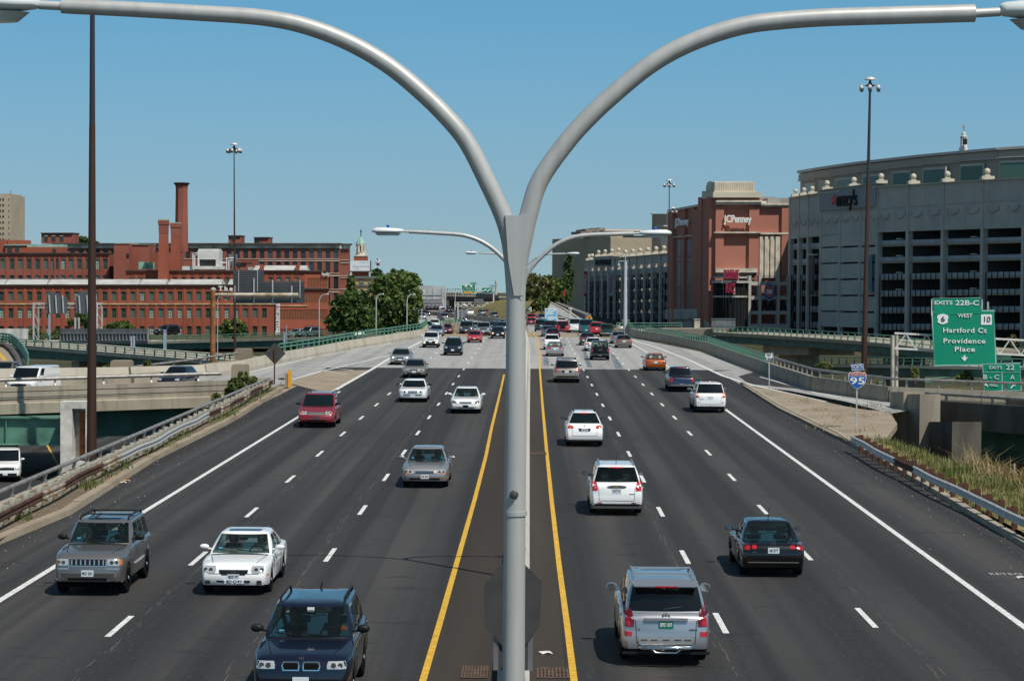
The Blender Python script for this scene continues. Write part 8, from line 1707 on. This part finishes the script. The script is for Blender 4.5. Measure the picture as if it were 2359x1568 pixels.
c=veh('hatch','navy',dict(W=1.86,H=1.70,head=R2(.74,.92,.52,.84,.56,.84),grille=[(.74,-.30,.30),(.86,-.40,.40)],bars=(2,True),rails=trim_blk,fplate=(.55,plate_w),lowgrille=[(.32,-.6,.6),(.44,-.7,.7)],glass=car_glass_green),1042,819,True,'dark blue crossover in the middle lane of the old concrete','suv')
c=veh('suv','white',dict(L=4.35,W=1.80,H=1.70,head=R2(.86,1.0,.54,.84,.52,.82),grille=[(.84,-.40,.40),(.95,-.42,.42)],fbumper=(.30,.72),fplate=(.66,plate_w),rails=trim_blk,patch=[('fog_lamp','F',[(.50,.54,.68),(.62,.54,.68)],lamp_on,True)]),991,801,True,'white sport utility with a black lower bumper near the left barrier','suv')
c=veh('sedan','red',ldict(sed_f,dict(L=4.4,W=1.72,H=1.38,head=[(.58,.42,.76),(.66,.42,.78),(.70,.5,.74)],grille=[(.46,-.3,.3),(.50,-.3,.3)],fplate=(.52,plate_w))),1092,789.5,True,'bright red coupe in the far left lanes')
c=veh('sedan','navy',ldict(sf2,dict(lit=True,head_m=lamp_amber)),1146,780,True,'very dark navy sedan with lit amber headlamps against the lamp pole')
# people
person('person in dark top, chin on hand, in the grey sport utility passenger seat',gsuv,.40,mat('cloth_black',(.02,.018,.02),.8),mat('skin_fair',(.62,.40,.30),.5),True,.02,'chin',True,.26)
person('person at the wheel of the grey sport utility',gsuv,-.40,mat('cloth_dark',(.03,.03,.04),.8),skin,True,0,'wheel')
person('person in a pale shirt driving the white sedan with two plates',wsed,-.38,mat('cloth_white',(.5,.52,.55),.8),skin2,True,0,'wheel')
person('person in the passenger seat of the white sedan with two plates',wsed,.38,mat('cloth_grey',(.08,.08,.09),.8),skin2,True,0,'lap')
person('person in an orange top driving the navy sport utility',nsuv,-.42,mat('cloth_orange',(.55,.14,.03),.8),skin2,True,-.02,'wheel')
person('person in dark clothes in the passenger seat of the navy sport utility',nsuv,.42,mat('cloth_brown',(.04,.03,.03),.8),skin2,True,0,'lap')
person('person with a turquoise sleeve driving the silver sedan',ssed,-.38,mat('cloth_turquoise',(.05,.42,.45),.8),skin2,True,0,'wheel')
person('person in dark clothes in the passenger seat of the silver sedan',ssed,.38,mat('cloth_grey',(.1,.1,.1)),skin2,True,0,'lap')
# far vehicles: one prototype of each kind, then copies
PRO={}
proto_spec=dict(sedan=ldict(sed_f,sed_r),hatch=dict(head=R2(.74,.90,.50,.82,.54,.82),grille=[(.72,-.34,.34),(.84,-.38,.38)],tail=[(.86,.70,.85),(1.1,.74,.85)],rplate=(.82,),fplate=(.5,),rbumper=(.26,.36)),suv=dict(head=R2(.84,.99,.54,.86,.52,.84),grille=[(.82,-.46,.46),(.97,-.46,.46)],fbumper=(.30,.56),tail=[(.86,.69,.88),(1.16,.70,.88)],rplate=(.86,),fplate=(.6,),rbumper=(.28,.46),rails=trim_blk),van=dict(head=R2(.72,.88,.5,.84,.5,.8),tail=[(.8,.72,.9),(1.14,.74,.9)],rplate=(.84,),fplate=(.5,)),cargo=dict(head=R2(.82,.98,.62,.9,.62,.9),grille=[(.80,-.58,.58),(1.0,-.58,.58)],tail=[(.7,.76,.93),(1.0,.76,.93)],rplate=(.6,),fplate=(.55,),fbumper=(.36,.6)),pickup=dict(head=R2(.82,.97,.54,.84,.52,.82),grille=[(.80,-.46,.46),(.95,-.46,.46)],tail=[(.72,.66,.84),(1.0,.66,.84)],rplate=(.5,),bed_m=trim_blk),jeep=dict(head=R2(.80,.98,.36,.54,.36,.54),grille=[(.74,-.3,.3),(.98,-.3,.3)],tail=[(.72,.64,.78),(.9,.64,.78)],spare=True,rplate=(.6,)))
def far(kind,col,u,v,front,label,cat=None,**kw):
 if kind not in PRO:c=make_car(kind,col,ldict(proto_spec[kind],dict(far=True)),name={'sedan':'sedan','hatch':'hatchback','suv':'suv','van':'minivan','cargo':'cargo_van','pickup':'pickup_truck','jeep':'jeep'}[kind]); c['len']=KIND[kind]['L']; PRO[kind]=c
 else:c=copy_tree(PRO[kind])
 recolour(c,PT[col]); tag(c,label,cat or {'suv':'suv','cargo':'van','van':'minivan','pickup':'truck','jeep':'jeep'}.get(kind,'car'),'cars driving towards the camera' if front else 'cars driving away from the camera'); place(c,u,v,front,**kw); return c
far('hatch','white',1271,806,False,'white hatchback half hidden behind the silver sedan ahead of the beige minivan')
far('sedan','white',1367,809,False,'white sedan half hidden behind the black off-roader with spare wheel')
far('sedan','bronze',1437,801.5,False,'bronze sedan in the right lane before the curved barrier')
far('sedan','bluegrey',1425,792,False,'blue-grey sedan just ahead of the bronze sedan')
far('sedan','dkgrey',1353,795.5,False,'dark grey sedan behind the white sedan in the middle right lane')
far('pickup','dkgreen',1399,776.5,False,'dark green pickup with a high black cover in the far right lane')
far('suv','red',1374,772.5,False,'red sport utility left of the dark green pickup')
far('cargo','teal',1350,770.5,False,'teal van with two rear windows left of the red sport utility')
far('sedan','navy',1273,784,False,'navy sedan tucked behind the white hatchback on the right')
far('sedan','steelblue',1262,776,False,'steel blue sedan whose left tail light shows before the navy sedan')
far('suv','black',1267,768,False,'black sport utility in the queue of the left-hand right lane')
far('jeep','red',1296,768,False,'red open jeep with a black top and spare wheel')
far('hatch','red',1325,765,False,'small bright red hatchback in front of the white van')
far('cargo','white',1326,761,False,'white van with twin rear windows beyond the small red hatchback',Y=310)
far('suv','dkgreen',1246,764,False,'dark green sport utility at the head of the left lane queue')
far('sedan','maroon',1343,752,False,'maroon car roof showing beyond the white van',Y=345)
far('sedan','white',1294,744,False,'small white sedan beyond the red jeep',Y=400)
far('sedan','maroon',1223,750.5,False,'dark maroon sedan next to the lamp pole on the right')
far('suv','red',1224,740,False,'dark red car behind the maroon sedan beside the lamp pole',Y=440)
far('sedan','silver',1238,740,False,'silver sedan far ahead left of the box truck',Y=445)
far('suv','steelblue',1250,741,False,'blue vehicle just left of the box truck',Y=440)
far('sedan','white',1437,757,False,'white sedan behind the green railing by the pale camera pole',Y=345,z=-1.2)
far('sedan','silver',1475,758,False,'silver sedan roof behind the green railing right of the pale camera pole',Y=335,z=-1.3)
far('sedan','bluegrey',1004,775,True,'blue-grey sedan half hidden behind the white sport utility on the left')
far('sedan','maroon',1026,771,True,'maroon sedan right of the blue-grey sedan at the barrier nose')
far('suv','slate',1073,771,True,'slate grey sport utility beside the bright red coupe')
far('suv','silver',1113,774,True,'silver sport utility between the slate one and the navy sedan')
far('sedan','dkgrey',1094,764,True,'dark grey sedan peeking between the slate and silver sport utilities',Y=308)
far('sedan','navy',1131,762,True,'navy sedan behind the silver sport utility',Y=312)
far('sedan','steelblue',1143,757,True,'steel blue car farther back just left of the lamp pole',Y=325)
far('sedan','slate',1154,762,True,'slate car partly covered by the left side of the lamp pole',Y=312)
far('sedan','bluegrey',1150,751,True,'pale blue sedan roof near the lamp pole beyond the queue',Y=350)
far('sedan','white',1000,753,True,'small white sedan beyond the left barrier below the gore sign',Y=345)
far('sedan','dkgreen',981,757,True,'dark green car roof behind the end of the left green railing',Y=330,z=-.8)
far('sedan','navy',1066,743,True,'dark blue sedan on the near side of the far curve beside the sign post',rz=.22)
far('hatch','dkgrey',1024,740,False,'dark hatchback with a red tail light on the near side of the far curve',rz=.22)
far('sedan','navy',984,728,True,'dark sedan alone on the near side of the far curve at the left',rz=.24)
far('sedan','silver',974,736,True,'silver sedan at the left edge of the far curve',rz=.24)
far('suv','maroon',968,733,True,'maroon car tucked behind the silver sedan on the far curve',rz=.24,Y=500)
far('suv','black',959,731,True,'black car under the trees at the left edge of the far curve',rz=.24,Y=520)
far('suv','navy',987,716,False,'navy sport utility beyond the far median wall, left of the queue',rz=.24,Y=690)
far('suv','black',1005,714,False,'black sport utility beyond the far median wall under the wide sign back',rz=.24,Y=700)
far('sedan','white',1016,711.5,False,'white car beyond the far median wall right of the black sport utility',rz=.24,Y=720)
far('sedan','bluegrey',1024,709.5,False,'pale blue car at the back of the far queue',rz=.24,Y=735)
far('sedan','silver',1024,720,False,'silver car beyond the far median wall before the navy one',rz=.24,Y=640)
far('suv','navy',1034,722,False,'large navy car beside the sign post beyond the far median wall',rz=.24,Y=620)
far('sedan','steelblue',1034,711,False,'steel blue car in the far queue under the overpass',rz=.24,Y=720)
far('sedan','black',1043,722,False,'black car just left of the thick sign post on the far curve',rz=.24,Y=625)
far('hatch','white',1084,725,False,'white hatchback beyond the far median wall before the grassy bank',rz=.22,Y=575)
far('suv','slate',1111,728,False,'grey sport utility right of the white hatchback on the far curve',rz=.20,Y=550)
far('suv','darkred',1127,726,False,'dark red van beside the grey sport utility on the far curve',rz=.2,Y=560)
far('hatch','dkgrey',1140,735,False,'grey hatchback with bright red lamps nearest the lamp pole on the far curve',rz=.18,Y=495)
for u,v,Y,colr,lb in ((1050,709,790,'navy','dark car beneath the overpass left of the low truss'),(1070,709,790,'silver','silver car beneath the overpass behind the low truss'),(1090,708,800,'black','black car beneath the overpass in the middle of the low truss'),(1061,706,830,'maroon','red-brown car deepest under the overpass')):far('sedan',colr,u,v,False,lb,rz=.25,Y=Y)
far('cargo','white',42,905,True,'big white cargo van turning on the concrete ramp at the left edge',Y=149,z=-.47,rz=-R(9))
far('hatch','navy',386,885,True,'dark blue station wagon behind the ramp railing',Y=156,z=-.3,rz=-R(10))
far('sedan','brown',-12,856,True,'brown sedan cut by the left picture edge on the curved ramp',Y=172,z=-.5,rz=-R(8))
far('suv','black',360,781,True,'black sport utility on the far green bridge behind the noise wall end',Y=378,z=-3.2,rz=-R(38))
far('suv','slate',690,776,True,'grey sport utility on the far green bridge below the mill corner',Y=362,z=-2.9,rz=-R(35))
far('sedan','silver',664,778,True,'pale sedan with glinting lamps just left of the grey sport utility on the far bridge',Y=362,z=-2.9,rz=-R(35))
far('hatch','white',797,772,True,'white car on the far green bridge before the dark trees',Y=350,z=-2.7,rz=-R(32))
c=far('cargo','white',12,1110,True,'white shuttle van with red lettering on the lower road at the left edge',Y=143,z=-5.6,rz=R(12))
g=MB(); put_text(g,'FIESTA',Vector((.2,2.12,1.16)),.2,.01,math.pi,.01,fit=.8); c['len']=5.6
vs=[Matrix.Translation(c.location)@Matrix.Rotation(c.rotation_euler.z,4,'Z')@Vector(p) for p in g.v]
g.v=[tuple(p) for p in vs]; lo=g.obj('van_lettering',sign_red,None,fix=False)
lo.parent=c; lo.matrix_parent_inverse=(Matrix.Translation(c.location)@Matrix.Rotation(c.rotation_euler.z,4,'Z')).inverted()
t=thing('box_truck','white box truck with a pale blue advertisement on its back in the right queue','truck',(0,0,0),'cars driving away from the camera')
Yt=395; p=at(1269,753,Yt); z0=rz_(Yt); x=p.x; OFF[t.name]=Vector((x,Yt,z0)); t.location=(x,Yt,z0)
b=MB(); b.box(x-1.12,x+1.12,Yt,Yt+4.4,z0+.8,z0+3.0); b.obj('cargo_box',mat('box_white',(.6,.62,.62),.5),t)
b=MB(); b.box(x-.98,x+.98,Yt-.03,Yt-.005,z0+.95,z0+2.85); ad=b.obj('poster',layered('poster_blue',(.45,.60,.72),[('noise',(1.2,1,1.2),.45,.55,(.10,.38,.62),.9),('noise',(2.2,1,.8),.58,.62,(.65,.3,.35),.7)],.6),t)
b=MB()
for k,(w_,zz) in enumerate(((1.1,2.5),(.8,2.05),(1.4,1.35))):b.box(x-w_/2,x+w_/2,Yt-.045,Yt-.031,z0+zz,z0+zz+.16)
b.obj('pale_band',sign_white,ad)
b=MB(); b.box(x-.95,x+.95,Yt+4.5,Yt+6.2,z0+.5,z0+2.2); b.obj('cab',PT['white'],t); b=MB(); b.box(x-.5,x+.5,Yt+.3,Yt+5.8,z0+.5,z0+.78); b.obj('chassis',arch_m,t)
for dx in (-.9,.9):
 for dy in (.9,5.3):b=MB(); b.lathe([(.42,-.14),(.42,.14)],(x+dx,Yt+dy,z0+.42),14,'x'); b.obj('wheel',tyre_m,t)
